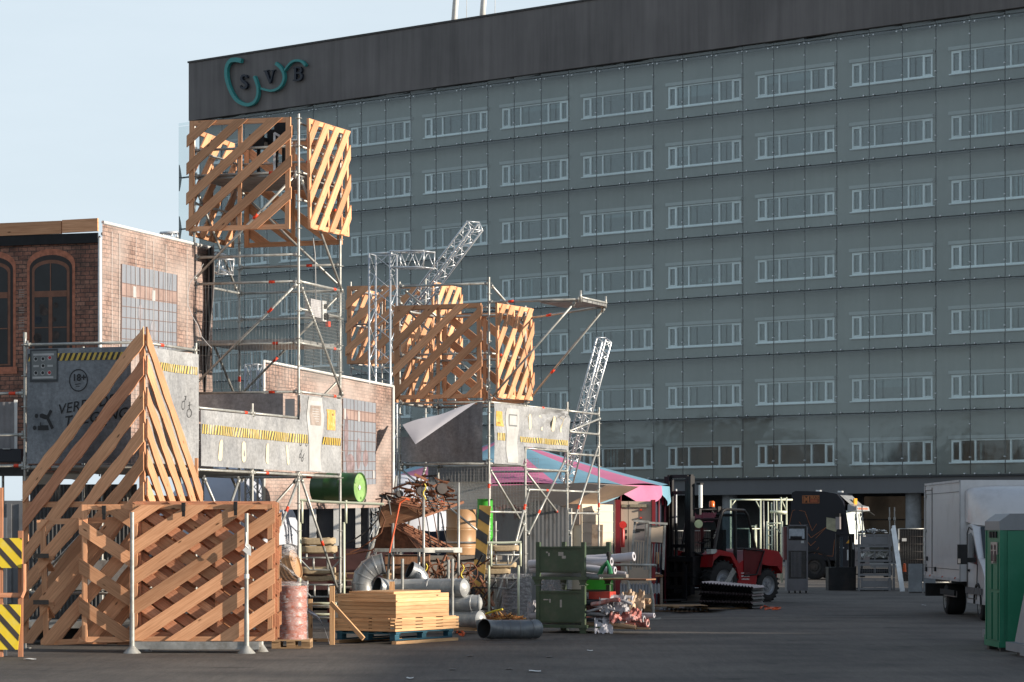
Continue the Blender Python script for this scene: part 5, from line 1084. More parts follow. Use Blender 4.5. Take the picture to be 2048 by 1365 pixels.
# ================================================================ DUCTS
DUCT = plain('galvanised_duct', (.33,.34,.35), .38, .55, .18, 2.2, .5, dirt=(.24,.21,.17), dirt_amt=.5, dscale=3); DUCTW = plain('wrapped_duct', (.36,.37,.37), .35, .2, .18, 4, .7, dirt=(.62,.60,.55), dirt_amt=.7, dscale=6); DIN = plain('duct_inside', (.03,.03,.03), .7)
DUCTD = plain('blue_grey_duct', (.15,.165,.18), .42, .4, .2, 2.2, .5, dirt=(.30,.31,.31), dirt_amt=.6, dscale=4)
def ductpath(label, pts, r_, segs=True, mat=None, n=28, name='duct', group=None, open_=(True, True)):
    t_ = thing(name, label, 'duct', pts[0] if pts[0].z < pts[-1].z else pts[-1], group); q = MB(); N = len(pts)
    q.path(pts, r_, n, 0, False); q.path(pts, r_*.97, n, 1, False)
    q.build('shell', [mat or DUCT, DIN], t_)
    for i in range(N):
        d = (pts[min(i+1,N-1)]-pts[max(i-1,0)]).normalized()
        if i % segs == 0 or i == N-1: q = MB(); q.lathe(pts[i]-d*.018, d, [(r_*.99,0),(r_*1.035,.006),(r_*1.035,.03),(r_*.99,.036)], n); q.build('seam', mat or DUCT, t_)
    for e, on in ((0, open_[0]), (N-1, open_[1])):
        if not on: d = (pts[e]-pts[1 if e == 0 else N-2]).normalized(); q = MB(); q.lathe(pts[e]-d*.01, d, [(r_*.99,0),(r_*.6,.06),(0,.08)], n); q.build('end_cap', mat or DUCT, t_)
    return t_
def arc(c, u, v, r_, a0_, a1_, n): return [c+u*math.cos(a0_+(a1_-a0_)*k/n)*r_+v*math.sin(a0_+(a1_-a0_)*k/n)*r_ for k in range(n+1)]
XV = Vector((1,0,0)); ZV = Vector((0,0,1)); YV = Vector((0,1,0))
ductpath('large grey segmented duct elbow standing behind the timber stack', arc(P(768,1172,52.2), XV, ZV, .42, R(195), R(92), 5), .20, 1)
ductpath('open ended dark duct bend below the rack shelf', arc(P(812,1172,51.8)+Vector((.0,.2,0)), Vector((.75,.3,0)).normalized(), ZV, .30, R(10), R(75), 4), .17, 1)
pd = Vector((.985,-.17,0))
ductpath('upper light grey wrapped duct with an open bent mouth lying behind the timber stack', [P(762,1180,51.6)+Vector((-.06,-.14,.07)), P(775,1180,51.6)+Vector((0,-.03,.02)), P(792,1177,51.6), P(860,1176,51.3), P(912,1176,51.1), P(929,1176,51.0)], .172, 1, DUCTW, open_=(True, False))
ductpath('middle wrapped duct of the lying stack, end to the right', [P(830,1207,51.4), P(905,1207,51.2), P(945,1207,51.0), P(958,1207,51.0)], .155, 2, DUCTW, open_=(True, False))
ductpath('lowest wrapped duct of the lying stack near the orange strap', [P(830,1239,51.5), P(905,1239,51.2), P(948,1239,51.0), P(961,1239,50.9)], .16, 2, DUCTW, open_=(True, False))
cc = P(1022,1259,48.0); ductpath('grey duct bend lying on the asphalt before the green bins', [cc+Vector(v) for v in ((-.46,-.28,.02),(-.33,-.14,0),(-.17,-.06,0),(.0,-.04,0),(.17,-.06,0),(.32,-.02,0),(.42,.12,0))], .165, 1, DUCTD)
for x_, y0_, y1_, Y_, lb in ((805,1118,1250,51.3,'short galvanised post before the wrapped duct, left'),(905,1118,1262,50.9,'galvanised post before the wrapped duct, beside the timber stack'),(897,1120,1250,52.3,'thin post behind the wrapped ducts')):
    q = MB(); q.tube(P(x_,y0_,Y_), Vector((P(x_,y0_,Y_).x,Y_,0)), .027, 8); q.lathe(Vector((P(x_,y0_,Y_).x,Y_,0)), (0,0,1), [(.05,0),(.05,.02),(.03,.03)], 8); solo(q, 'post', GALV, lb, 'post', Vector((P(x_,y0_,Y_).x,Y_,0)), 'galvanised posts by the ducts')
# ================================================================ TIMBER STACK ON BLUE PALLET
def pallet(M, label, mat, L_=1.2, W_=.8, name='pallet', group=None, hs=.144):
    t_ = thing(name, label, 'pallet', M @ Vector((L_/2, W_/2, 0)), group)
    for b_ in (.07, W_/2, W_-.07):
        q = MB(); q.box(M, L_, .10, .022, 0, c=(L_/2,b_,.012)); q.build('runner', mat, t_)
        for a_ in (.07, L_/2, L_-.07): q = MB(); q.box(M, .14, .10, .078, 0, c=(a_,b_,.063)); q.build('block', mat, t_)
    for a_ in (.07, L_/2, L_-.07): q = MB(); q.box(M, .14, W_, .022, 1, c=(a_,W_/2,.114)); q.build('stringer', mat, t_)
    for k in range(5): q = MB(); q.box(M, L_, .12, .02, 0, c=(L_/2, .06+k*(W_-.12)/4, .136)); q.build('top_board', mat, t_)
    return t_
BLUEW = wood('blue_painted_wood', (.035,.12,.17), (.015,.055,.085)); PALW = wood('pallet_wood', (.42,.28,.16), (.25,.15,.08))
# local frame with a pointing back-right and c pointing left-back
ua = Vector((.50,.866,0)); ub = Vector((-.866,.5,0)); o0 = Vector(((790-CX)/F*45.9, 45.9, 0))
def MS(a=0, b=0, z=0):
    M = Matrix(((ua.x,ub.x,0,0),(ua.y,ub.y,0,0),(0,0,1,0),(0,0,0,1))); M.translation = o0+ua*a+ub*b+Vector((0,0,z)); return M
pallet(MS(.06,.02,.06), 'blue painted pallet under the stack of pale timber', BLUEW, 1.85, 1.2)
st = thing('timber_stack', 'stack of pale timber lattice frames on the blue pallet', 'timber stack', MS() @ Vector((1,.6,.2)))
z = .215; sr = random.Random(5)
def bx_(a,b,c_,M_,**k): q = MB(); q.box(M_, a, b, c_, **k); q.build('spacer', PLANK, st)
for k in range(4):      # spaced lower layers
    q = MB(); 
    q.box(MS(0,0,z), 2.05, .07, .040, 0, c=(1.02+sr.uniform(-.01,.01), .035-.01+sr.uniform(-.004,.004), .02)); q.box(MS(0,0,z), 2.05, .07, .040, 0, c=(1.02, 1.2, .02))
    q.box(MS(0,0,z), .07, 1.2, .040, 1, c=(.035+sr.uniform(-.008,.008), .62, .02)); q.box(MS(0,0,z), .07, 1.2, .040, 1, c=(2.0, .62, .02)); q.build('frame', PLANK, st)
    for j in (0,1,2): bx_(.42,.06,.013,MS(0,0,z+.041),ul=0,c=(.45+j*.66,.04,.0065)); bx_(.06,.33,.013,MS(0,0,z+.041),ul=1,c=(.04,.3+j*.4,.0065))
    z += .055
for k in range(6):      # solid upper layers
    off = sr.uniform(-.03,.03)+(.02 if k < 3 else -.0); h_ = .067; q = MB()
    q.box(MS(0,0,z), 1.70, 1.16, h_-.004, 0, c=(.89+.02+off*.5, .60+off*.3, h_/2)); q.build('frame', PLANK, st); z += h_
q = MB(); q.box(MS(0,0,z), 1.5, .9, .04, 0, c=(.95,.6,.02)); q.build('frame', PLANK, st)
for k in range(2): q = MB(); q.box(MS(0,0,0), 2.0, .09, .05, 0, c=(1.0,.02+k*1.15,.026)); q.build('skid', PLANK, st)
xl = P(664,1290,45.8)
q = MB(); q.box(Matrix.Translation(Vector((xl.x,45.85,.49))), .08, .12, .98, 2); q.build('upright_post', PLANK, st)
q = MB(); q.beam(P(662,1206,45.7), P(727,1278,45.4), .04, .07); q.build('diagonal_brace', PLANK, st)
q = MB(); q.box(Matrix.Translation(P(784,1178,47.4)), .09, .06, .25, 2); q.build('upright_post', PLANK, st)
q = MB(); q.box(Matrix.Translation(P(621,1242,47.2)), .07,.07,.75,2); q.beam(P(621,1281,47.2), P(660,1281,47.0), .06, .06); solo(q, 'timber_offcut', PLANK, 'short timber upright with a foot left of the timber stack', 'timber', P(621,1285,47.2))
q = MB(); q.grid(lambda u, v: P(614+46*u+6*(v-.5)*(1-u), 1218+78*u*u*(1-.15*v)+(v-.5)*16*(1-u*.5)+8*math.sin(u*6)*(1-u), 45.9+.25*v+.1*math.sin(v*6+u*4)), 12, 6); solo(q, 'plastic_sheet', plain('white_plastic_sheet', (.62,.62,.66), .45, 0, .06), 'white plastic sheet trailing on the ground left of the timber stack', 'plastic sheet', P(640,1290,46))
# ================================================================ WRAPPED DRUMS
def wrapmat():
    m, t, b = newmat('stretch_wrap'); t.nodes.remove(b); out = t.nodes['Material Output']; tcn = nd(t, 'TexCoord'); mp_ = nd(t, 'Mapping'); mp_.inputs['Scale'].default_value = (3,3,9); t.links.new(tcn.outputs['Object'], mp_.inputs[0])
    n = nd(t, 'TexNoise', Scale=2.5, Detail=6.0, Roughness=.7, Distortion=1.5); t.links.new(mp_.outputs[0], n.inputs[0])
    tr = nd(t, 'BsdfTransparent'); pb = nd(t, 'BsdfPrincipled'); pb.inputs['Base Color'].default_value = (.72,.70,.72,1); pb.inputs['Roughness'].default_value = .18
    r = nd(t, 'MapRange'); r.inputs[1].default_value = .40; r.inputs[2].default_value = .72; r.inputs[3].default_value = .05; r.inputs[4].default_value = .62; t.links.new(n.outputs[0], r.inputs[0])
    bp = nd(t, 'Bump', Strength=.9, Distance=.03); t.links.new(n.outputs[0], bp.inputs['Height']); t.links.new(bp.outputs[0], pb.inputs['Normal'])
    mx_ = nd(t, 'MixShader'); t.links.new(r.outputs[0], mx_.inputs[0]); t.links.new(tr.outputs[0], mx_.inputs[1]); t.links.new(pb.outputs[0], mx_.inputs[2]); t.links.new(mx_.outputs[0], out.inputs[0]); return m
WRAP = wrapmat(); TERRA = plain('terracotta_drum', (.40,.13,.085), .4, 0, .12, 3, .5)
pw = Vector(((582-CX)/F*44.6, 44.6, .13))
wd_ = drum('wrapped_drum', 'terracotta drum wrapped in clear plastic film on a small pallet', pw, (0,0,1), .255, .88, TERRA, ribs=(.3,.45,.62,.8))
q = MB()
def wr(u, v): a = 2*math.pi*u; r_ = .27+.008*math.sin(a*5+v*9)+.006*math.sin(a*11+v*23)+(.01 if v < .05 else 0); return pw+Vector((math.cos(a)*r_, math.sin(a)*r_, -.02+.95*v))
q.grid(wr, 40, 24); q.grid(lambda u, v: pw+Vector((math.cos(2*math.pi*u)*.27*(1-v), math.sin(2*math.pi*u)*.27*(1-v), .93+.02*math.sin(u*30))), 30, 3); q.build('plastic_film', WRAP, wd_)
pallet(Matrix.Translation(Vector((pw.x-.29, 44.3, 0))), 'small worn pallet under the plastic wrapped drum', PALW, .62, .62)
p2_ = P(566,1128,48.0); wd2 = drum('wrapped_drum', 'ochre drum tilted on its side in plastic film behind the timber rack', P(528,1150,46.2), Vector((.90,-.25,.30)), .24, .60, CLAY, ribs=(.55,.65,.75,.85))
q = MB(); q.grid(lambda u, v: P(548,1112,45.8).lerp(P(596-8*u,1085+70*u,45.8), v)+Vector((.0,-.12*math.sin(math.pi*v)*math.sin(u*7),.03*math.sin(u*14))), 10, 10); q.grid(lambda u, v: P(545,1115,43.05).lerp(P(553+60*u,1165,44.7+.2*math.sin(u*6)), v)+Vector((0,.02*math.sin(u*40),0)), 24, 8)
q.grid(lambda u, v: (lambda a, r_: P(572,1118,46.1)+Vector((math.cos(a)*r_*.55, -.15*(1-v), math.sin(a)*r_)))(R(-70)+R(200)*u, .33*v+.02*math.sin(u*20)), 18, 6); q.build('plastic_film', WRAP, wd2)
# ================================================================ FRONT RACK OF LATTICE PANELS
fr_ = Fr((263-CX)/F*42.8, 42.8, 1.0)
gp = 'lattice panels standing upright in the steel rack at the front'
zb_ = .18
SL = lambda s0, n, st_: [s0+k*st_ for k in range(n)]
lattice(fr_.M(.02,0,zb_), 2.18, 2.13, 1, R(33.5), .20, SL(-1.38,8,.47), 'foremost timber lattice panel in the front rack with slats rising right', gp, mid=False, fr=.075)
lattice(fr_.M(.05,.10,zb_+.05), 2.18, 2.13, -1, R(35), .17, SL(-1.45,8,.50), 'second timber lattice panel in the front rack, slats falling right', gp, mat=WOODR, mid=False)
lattice(fr_.M(.08,.20,zb_+.02), 2.17, 2.11, -1, R(35), .17, SL(-1.2,8,.50), 'third timber lattice panel in the front rack with reddish slats', gp, mat=WOODR)
lattice(fr_.M(.10,.30,zb_+.05), 2.17, 2.11, 1, R(36), .17, SL(-1.3,8,.52), 'rearmost timber lattice panel in the right half of the front rack', gp, mat=WOOD)
lattice(fr_.M(-.80,.155,zb_-.02), 2.17, 2.15, -1, R(33.5), .20, SL(-1.50,8,.62), 'timber lattice panel shifted left in the front rack, slats falling right', gp, mid=False, fr=.085)
lattice(fr_.M(-1.44,.38,.10) @ Matrix.Rotation(R(-1.8), 4, 'Y'), 2.15, 1.98, 1, R(47), .20, SL(-2.0,7,.66), 'leftmost timber lattice panel of the front rack, slats rising right', gp, mid=False, fr=.085)
rk2 = thing('panel_rack', 'galvanised steel rack frame with round posts carrying the front lattice panels', 'rack', fr_.p(1,.2,0))
def rpost(a, b, z1_, base_r=.10):
    q = MB(); q.tube(fr_.p(a,b,.02), fr_.p(a,b,z1_), .032, 14); q.tube(fr_.p(a,b,.05), fr_.p(a,b,.62), .040, 14); q.lathe(fr_.p(a,b,0), (0,0,1), [(base_r+.04,0),(base_r+.03,.015),(.05,.10),(.04,.12)], 16); q.build('post', GALV, rk2)
rpost(.03,-.13,2.19); rpost(1.81,-.13,2.17); rpost(.1,.55,.4); rpost(1.97,.45,.42,.08)
q = MB(); q.beam(fr_.p(.03,-.10,.12), fr_.p(2.0,-.10,.12), .06, .12); q.beam(fr_.p(.03,.55,.12), fr_.p(2.0,.55,.12), .06, .12); q.beam(fr_.p(1.88,-.1,.13), fr_.p(1.96,.5,.13), .06, .1); q.build('base_frame', GALVD, rk2)
q = MB(); q.prism([P(485,1101,42.55), P(497,1088,42.55), P(502,1093,42.55), P(502,1112,42.55), P(496,1110,42.55)], Vector((0,.01,0))); q.path([P(492,1065,42.5), P(493,1080,42.5), P(491,1092,42.5), P(497,1098,42.5)], .012, 5); solo(q, 'paper_tag', WHITEP, 'torn white paper tag tied to the right post of the panel rack', 'tag', P(494,1110,42.55))
q = MB(); q.tube(fr_.p(1.81,-.13,1.16), fr_.p(1.81,-.13,1.23), .040, 12); solo(q, 'tape_ring', WHITEP, 'white tape ring round the right rack post', 'tape', fr_.p(1.81,-.13,1.16))
for x_, y_, Y_, lb in ((208,1020,42.85,'black hanging bracket on the left shifted panel'),(367,1014,42.7,'black bracket on the top edge of the foremost panel, left'),(471,1012,42.7,'black bracket on the top edge of the foremost panel, right')):
    q = MB(); q.box(Matrix.Translation(P(x_,y_,Y_)), .055, .09, .13); q.box(Matrix.Translation(P(x_,y_+12,Y_-.03)), .05, .012, .12); solo(q, 'hanging_bracket', BLACK, lb, 'bracket', P(x_,y_,Y_), 'black hanging brackets')  # small black brackets on the panels
for y_, lb in ((1112,'upper black hinge bracket on the leftmost panel post'),(1205,'lower black hinge bracket on the leftmost panel post')):
    q = MB(); q.box(Matrix.Translation(P(82,y_,43.05)), .24, .03, .07); solo(q, 'hanging_bracket', BLACK, lb, 'bracket', P(82,y_,43.05)); q = MB(); q.box(Matrix.Translation(P(98,y_+4,43.15)), .16, .12, .06, 0); q.beam(P(92,y_+8,43.2), P(104,y_+30,43.4), .1, .03); solo(q, 'wooden_arm', WOOD, lb.replace('black hinge bracket','wooden arm behind the hinge'), 'bracket', P(98,y_,43.1))  # hinge brackets with wooden arms behind them
# ================================================================ YELLOW BLACK BARRIER LEFT
fbq = Fr((-40-CX)/F*41.4, 41.4, -2)
bt = thing('road_barrier', 'yellow barrier boards with black diagonal stripes on timber posts at the left edge', 'barrier', fbq.p(.3,0,0))
YEL = plain('yellow_reflective_sheet', (.80,.58,.03), .35, 0, .08, 3, .6, dirt=(.72,.62,.22), dirt_amt=.5, dscale=5); CHAR = plain('charcoal_stripe', (.055,.045,.042), .5)
def bboard(z0_, z1_, a1_, nm):
    M = fbq.M(0,0,z0_); h_ = z1_-z0_; q = MB(); q.prism([fbq.p(0,-.02,z0_), fbq.p(a1_*.93,-.02,z0_), fbq.p(a1_,-.02,z0_+h_*.6 if nm else z0_), fbq.p(a1_,-.02,z1_), fbq.p(0,-.02,z1_)], fbq.b*.03); q.build('striped_board', YEL, bt)
    cl = [(0,0),(a1_*.93 if nm else a1_,0),(a1_,h_*.6 if nm else 0.001),(a1_,h_),(0,h_)]; q = MB()
    for k in range(-1,6):
        x_ = k*.26-.18; poly = clip_poly([(x_,h_),(x_+.10,h_),(x_+.10+h_*.9,0),(x_+h_*.9,0)][::-1], cl)
        if len(poly) > 2: q.face([fbq.p(x, -.0235, z0_+zq) for x, zq in poly])
    q.build('black_stripes', CHAR, bt)
bboard(1.34, 1.79, .63, 0); bboard(.11, .79, .61, 1)
for a_, z0_, z1_ in ((.30,.0,2.55),(.60,0,1.9)): q = MB(); q.box(fbq.M(a_,.06,0), .07, .07, z1_, 2, c=(0,0,z1_/2)); q.build('post', WOODR, bt)
q = MB(); q.box(fbq.M(0,.03,.93), .62, .05, .07, 0, c=(.31,0,0)); q.path([fbq.p(.62,-.02,.9), fbq.p(.66,-.02,1.0), fbq.p(.66,-.02,1.4)], .035, 8); q.build('rail', WOODR, bt)
q = MB(); q.box(fbq.M(.1,.35,0), .5, .05, 2.1, 2, c=(0,0,1.05)); solo(q, 'grey_board', plain('blue_grey_panel', (.10,.115,.135), .5, 0, .1), 'blue grey panel behind the striped barrier', 'panel', fbq.p(.1,.35,0))
# ================================================================ GREEN STILLAGE BINS WITH ROLLS
GRNB = plain('olive_green_paint', (.055,.085,.05), .45, .1, .2, 3, .5, dirt=(.12,.12,.09), dirt_amt=.5, dscale=4)
fg = Fr((1072-CX)/F*51.2, 51.2, 24)
def stillage(z0, h, label, feet=True, pz0=.15, pz1=.75):
    t_ = thing('stillage_bin', label, 'storage bin', fg.p(.5,.6,z0), 'stacked green stillage bins'); W_, D_ = .98, 1.3
    for a_ in (.035, W_-.035):
        for b_ in (.035, D_-.035):
            q = MB(); q.box(fg.M(a_,b_,z0), .075, .075, h, 2, c=(0,0,h/2+.02)); 
            q.box(fg.M(a_,b_,z0), .13, .13, .015, c=(0,0,.012)); q.prism([fg.p(a_-.10,b_-.045,z0+.14), fg.p(a_+.10,b_-.045,z0+.14), fg.p(a_+.05,b_-.045,z0+.02), fg.p(a_-.05,b_-.045,z0+.02)], fg.b*.012); q.build('post', GRNB, t_)
    for b_ in (.02, D_-.02):
        q = MB(); q.box(fg.M(0,b_,z0), W_-.14, .02, pz1-pz0, 0, c=(W_/2,0,(pz0+pz1)/2)); q.box(fg.M(0,b_-.02,z0), W_-.14, .03, .035, 0, c=(W_/2,0,pz1)); q.box(fg.M(0,b_-.02,z0), W_-.14, .03, .035, 0, c=(W_/2,0,pz0+.04)); q.build('end_panel', GRNB, t_)
    q = MB(); q.box(fg.M(0,0,z0), W_+.12, .10, .06, 0, c=(W_/2,0.0,.13)); q.box(fg.M(0,D_,z0), W_, .06, .06, 0, c=(W_/2,0,.13)); q.box(fg.M(0,0,z0), W_+.3, D_-.1, .02, 0, c=(W_/2+.12,D_/2,.12)); q.build('floor_frame', GRNB, t_); return t_
sa = stillage(0, .86, 'lower dark green steel stillage bin overflowing with rolled cloth', pz0=.19, pz1=.77)
sb_ = stillage(.89, .78, 'upper dark green steel stillage bin holding white rolls', pz0=.23, pz1=.70)
PAP = plain('worn_sticker', (.42,.38,.34), .7, 0, .3, 20); 
for par, z_, a_, w_, h_ in ((sb_,1.50,.22,.04,.03),(sb_,1.46,.26,.03,.06),(sb_,1.47,.50,.10,.07),(sb_,1.41,.56,.08,.05),(sb_,1.03,.47,.12,.025),(sa,.62,.20,.10,.02),(sa,.60,.28,.03,.07),(sa,.55,.50,.04,.14)):
    q = MB(); q.box(fg.M(a_,.007,z_), w_, .003, h_, rot if False else 0); q.build('sticker', PAP, par)
rr = random.Random(11)
CLOTHS = [plain('white_rolled_cloth', (.50,.49,.53), .7, 0, .1, 4), plain('grey_rolled_cloth', (.33,.32,.34), .7, 0, .25, 5), plain('red_patterned_cloth', (.40,.13,.11), .7, 0, .6, 12, dirt=(.5,.47,.46), dirt_amt=.95, dscale=9), plain('dark_cloth', (.04,.045,.055), .7, 0, .3, 5), plain('brown_cardboard', (.42,.27,.16), .8, 0, .15, 5)]
def roll(a0, b0, z0, a1, b1, z1, r_, mat, label, hollow=True, wob=.015, name='cloth_roll', group='rolls of cloth in the green bins'):
    q = MB(); p = fg.p(a0,b0,z0); e = fg.p(a1,b1,z1); ph = rr.uniform(0,6); pts = []
    for k in range(9): u = k/8; pts.append(p.lerp(e, u)+Vector((0, wob*math.sin(ph+u*7), wob*math.sin(ph*2+u*5)-wob*1.5*u*u)))
    q.path(pts, lambda u: r_*(1+.07*math.sin(u*17+ph)), 14, 0, False); q.path(pts, r_*.45, 10, 1, False)
    for e_, sg in ((pts[0], -1), (pts[-1], 1)): d = (pts[1]-pts[0]).normalized()*sg; q.lathe(e_-d*.004, d, [(r_,0),(r_*.72,.012),(r_*.46,-.006)], 14, 0)
    return solo(q, name, [mat, CLOTHS[3]], label, 'cloth roll', pts[0], group)
LABR = ['white roll on top of the upper bin, longest to the left','white roll with open dark end at the upper bin right post','thin grey roll across the upper bin floor','white roll lying low in the upper bin','pale roll jutting left out of the upper bin','thick white roll at the back of the upper bin',
 'white roll on the floor of the lower bin','grey roll sticking farthest right from the lower bin','red patterned roll in the middle of the lower bin','brown cardboard tube pointing right out of the lower bin','pale roll at the top right of the lower bin','dark cloth roll in the heap of the lower bin','white roll jutting left out of the lower bin, upper','grey roll jutting left out of the lower bin, lower','red patterned roll at the lower right end','thin white roll under the red patterned one','thick grey roll at the back of the lower bin','small brown tube near the right foot of the bin']
RL = [(-.35,.5,1.28,1.3,.55,1.36,.085,0),(.2,.3,1.22,1.45,.35,1.20,.075,0),(.1,.8,1.12,1.5,.75,1.12,.05,1),(-.1,.45,1.10,1.15,.4,1.08,.06,0),(-.42,.7,1.17,.9,.7,1.14,.07,0),(.0,1.0,1.30,1.55,1.05,1.45,.09,0),
 (-.2,.4,.22,1.65,.35,.24,.08,0),(.1,.6,.38,1.95,.55,.30,.07,1),(.0,.5,.50,1.7,.5,.46,.075,2),(.3,.8,.62,2.0,.7,.60,.06,4),(.2,.4,.72,1.75,.5,.66,.07,0),(.3,.3,.60,1.45,.3,.55,.065,3),(-.35,.7,.50,.9,.7,.52,.08,0),(-.3,.4,.30,.8,.4,.32,.075,1),(.5,.7,.22,2.0,.6,.20,.08,2),(.6,.9,.32,2.05,.8,.36,.05,0),(-.4,1.0,.40,1.7,1.0,.48,.09,1),(.8,.3,.17,1.9,.25,.15,.045,4)]
for l_, r_ in zip(LABR, RL): roll(*r_[:6], r_[6]*.95, CLOTHS[r_[7]], l_)
def crumple(c, w_, h_, mat, label, seed, name='crumpled_cloth', tilt=.5, cat='cloth', group=None, amp=.03):
    q = MB(); ph = seed*1.7
    def f(u, v): return Vector(c)+Vector(((u-.5)*w_, (v-.5)*w_*tilt+amp*math.sin(u*11+ph), (v-.5)*h_+amp*math.sin(u*13+v*9+ph)+amp*.8*math.sin(u*29-v*17+ph*2)+amp*.5*math.sin(u*51+v*37)))
    q.grid(f, 40, 20, uvs=(w_,h_)); return solo(q, name, mat, label, cat, Vector(c)-Vector((0,0,h_/2)), group)
crumple(fg.p(1.45,.3,.55), .55, .30, CLOTHS[1], 'crumpled grey cloth bulging right of the lower bin', 1); crumple(fg.p(1.65,.35,.38), .60, .28, CLOTHS[2], 'crumpled red and white cloth at the right end of the lower bin', 2); crumple(fg.p(1.3,.15,.14), .34, .26, CLOTHS[0], 'white cloth corner hanging below the lower bin', 3, amp=.02)
crumple(fg.p(1.75,.5,.62), .42, .30, plain('tan_crumpled_cloth', (.50,.36,.25), .7, 0, .35, 5), 'tan crumpled cloth at the top right of the heap', 4); crumple(fg.p(-.18,.5,.35), .40, .40, CLOTHS[1], 'grey cloth bundle left of the lower bin', 5); crumple(fg.p(-.1,1.0,.85), .42, .5, WRAP, 'clear plastic sheet crumpled left behind the bins', 6, 'plastic_sheet', cat='plastic sheet')
q = MB(); q.box(fg.M(1.15,.45,.70), .42, .3, .14); solo(q, 'red_box', plain('red_plastic', (.45,.05,.035), .4), 'red plastic box at the top of the lower bin', 'box', fg.p(1.15,.45,.63))
q = MB(); q.lathe(fg.p(1.42,.1,1.42), (0,0,1), [(.0,0),(.045,.01),(.05,.05),(.03,.09),(0,.1)], 12); q.tube(fg.p(1.42,.1,1.1), fg.p(1.42,.1,1.43), .03, 8); solo(q, 'spray_nozzle', BLACK, 'small black nozzle standing on the right side of the upper bin', 'tool', fg.p(1.42,.1,1.1))
q = MB(); q.path([fg.p(1.25,.05,1.08), fg.p(1.33,.02,1.22), fg.p(1.42,.02,1.32), fg.p(1.47,.02,1.2), fg.p(1.5,.0,1.1)], .045, 8); solo(q, 'hand_tool', plain('green_tool_plastic', (.02,.16,.06), .4), 'dark green hand tool lying at the right edge of the upper bin', 'tool', fg.p(1.3,0,1.08))
q = MB(); q.box(fg.M(1.55,.0,1.07), .55, .12, .06); solo(q, 'plank', GREYW, 'blue grey board end jutting right from the upper bin', 'plank', fg.p(1.5,0,1.05)); q = MB(); q.box(fg.M(1.55,.5,1.0), 1.1, .5, .025); solo(q, 'plank', OAK, 'brown board carrying loose tools right of the upper bin', 'plank', fg.p(1.5,.5,1.0)); q = MB(); q.box(fg.M(1.7,.3,.10), .9, .08, .03); solo(q, 'plank', PALW, 'thin plank end sticking out at the foot of the lower bin', 'plank', fg.p(1.7,.3,.1))
for k in range(18):
    z_ = rr.uniform(.16,.66); a1_ = 1.25+rr.uniform(0,.75)*(1-abs(z_-.4)); b_ = rr.uniform(.1,.9); r0_ = rr.uniform(.018,.04)
    roll(a1_-.6, b_, z_+rr.uniform(-.06,.06), a1_, b_+rr.uniform(-.2,.2), z_+rr.uniform(-.05,.09), r0_, CLOTHS[rr.choice((0,1,2,2,3,4,4))], 'thin tube or rolled strip poking out of the cloth heap in the lower bin', wob=.02, group='thin rolled strips in the lower bin heap')
# heap behind elbow: orange brown scrap, orange straps
def heap(name, label, c, w_, h_, n, mats, seed, l_=.25, th=.02, cat='scrap', flat=.3):
    t_ = thing(name, label, cat, c); r_ = random.Random(seed)
    for m_ in mats:
        q = MB()
        for k in range(n//len(mats)):
            x_ = r_.uniform(-1,1); p = Vector(c)+Vector((x_*w_/2, r_.uniform(-.3,.3)*w_, (1-x_*x_)*h_*r_.uniform(.1,1)+th)); d = Vector((r_.uniform(-1,1), r_.uniform(-1,1), r_.uniform(-flat,flat))).normalized()*l_*r_.uniform(.4,1)
            q.beam(p-d/2, p+d/2, th*r_.uniform(.5,2.2), th)
        tag(q.build('loose_pieces', m_, t_), kind='stuff')
    return t_
heap('scrap_heap', 'heap of orange brown bark like strips behind the lying duct bend', P(1010,1240,50.5)+Vector((0,0,-.05)), .62, .13, 130, [plain('orange_brown_strips', (.36,.12,.03), .7, 0, .4, 6), plain('dark_brown_strips', (.09,.04,.02), .8), plain('ochre_strips', (.5,.27,.08), .7)], 4, .35, .014)
q = MB(); q.path([P(972,1228,50.6), P(990,1222,50.4), P(1005,1219,50.3)], .02, 6); solo(q, 'strap', bpy.data.materials['yellow_tape'], 'yellow strap on the orange brown heap', 'strap', P(990,1225,50.4))
ORAN = plain('orange_strap', (.85,.13,.03), .5)
def strap(pts, label, Y=None):
    q = MB()
    for k in range(2): q.path([Vector((P(x,y,10450/(y-1062)).x, 10450/(y-1062)+.05*k*math.sin(i*2.1), .02+.02*k+.01*math.sin(i*3+k))) for i, (x, y) in enumerate(pts)], .013, 5)
    return solo(q, 'ratchet_strap', ORAN, label, 'strap', G(pts[0][0], pts[0][1]))
strap([(914,1268),(918,1262),(924,1266),(929,1271),(926,1274),(918,1272)], 'orange strap bunched on the asphalt right of the timber stack'); strap([(1521,1219),(1527,1214),(1534,1217),(1541,1219),(1530,1221)], 'orange strap bundle before the forklift rear wheel'); strap([(1541,1219),(1550,1218),(1561,1219),(1556,1221),(1544,1221)], 'flat orange strap end on the ground, farthest right of the two')
# galvanised trestle stand right of the bins
ts = thing('steel_trestle', 'galvanised tube trestle frame standing right of the green bins', 'trestle', G(1306,1240)); Yt = 10450/(1239-1062); 
TP = lambda x, y, dy=0: P(x, y, Yt+dy)
for pts in ([TP(1198,1128,.6),TP(1230,1130,.4)],[TP(1230,1130,.4),TP(1312,1131)],): q = MB(); q.path(pts, .028, 8); q.build('top_rail', GALV, ts)
for pts in ([TP(1300,1131),TP(1299,1160),TP(1306,1200),TP(1307,1238)],[TP(1250,1131,.9),TP(1256,1165,.9),TP(1262,1226,.9)]): q = MB(); q.path(pts, .03, 8); q.build('leg', GALV, ts)
q = MB(); q.tube(TP(1258,1161,.6), TP(1300,1160), .02, 8); q.build('cross_rail', GALV, ts); q = MB(); q.beam(TP(1299,1239), TP(1322,1237), .06, .03); q.build('foot', GALV, ts)
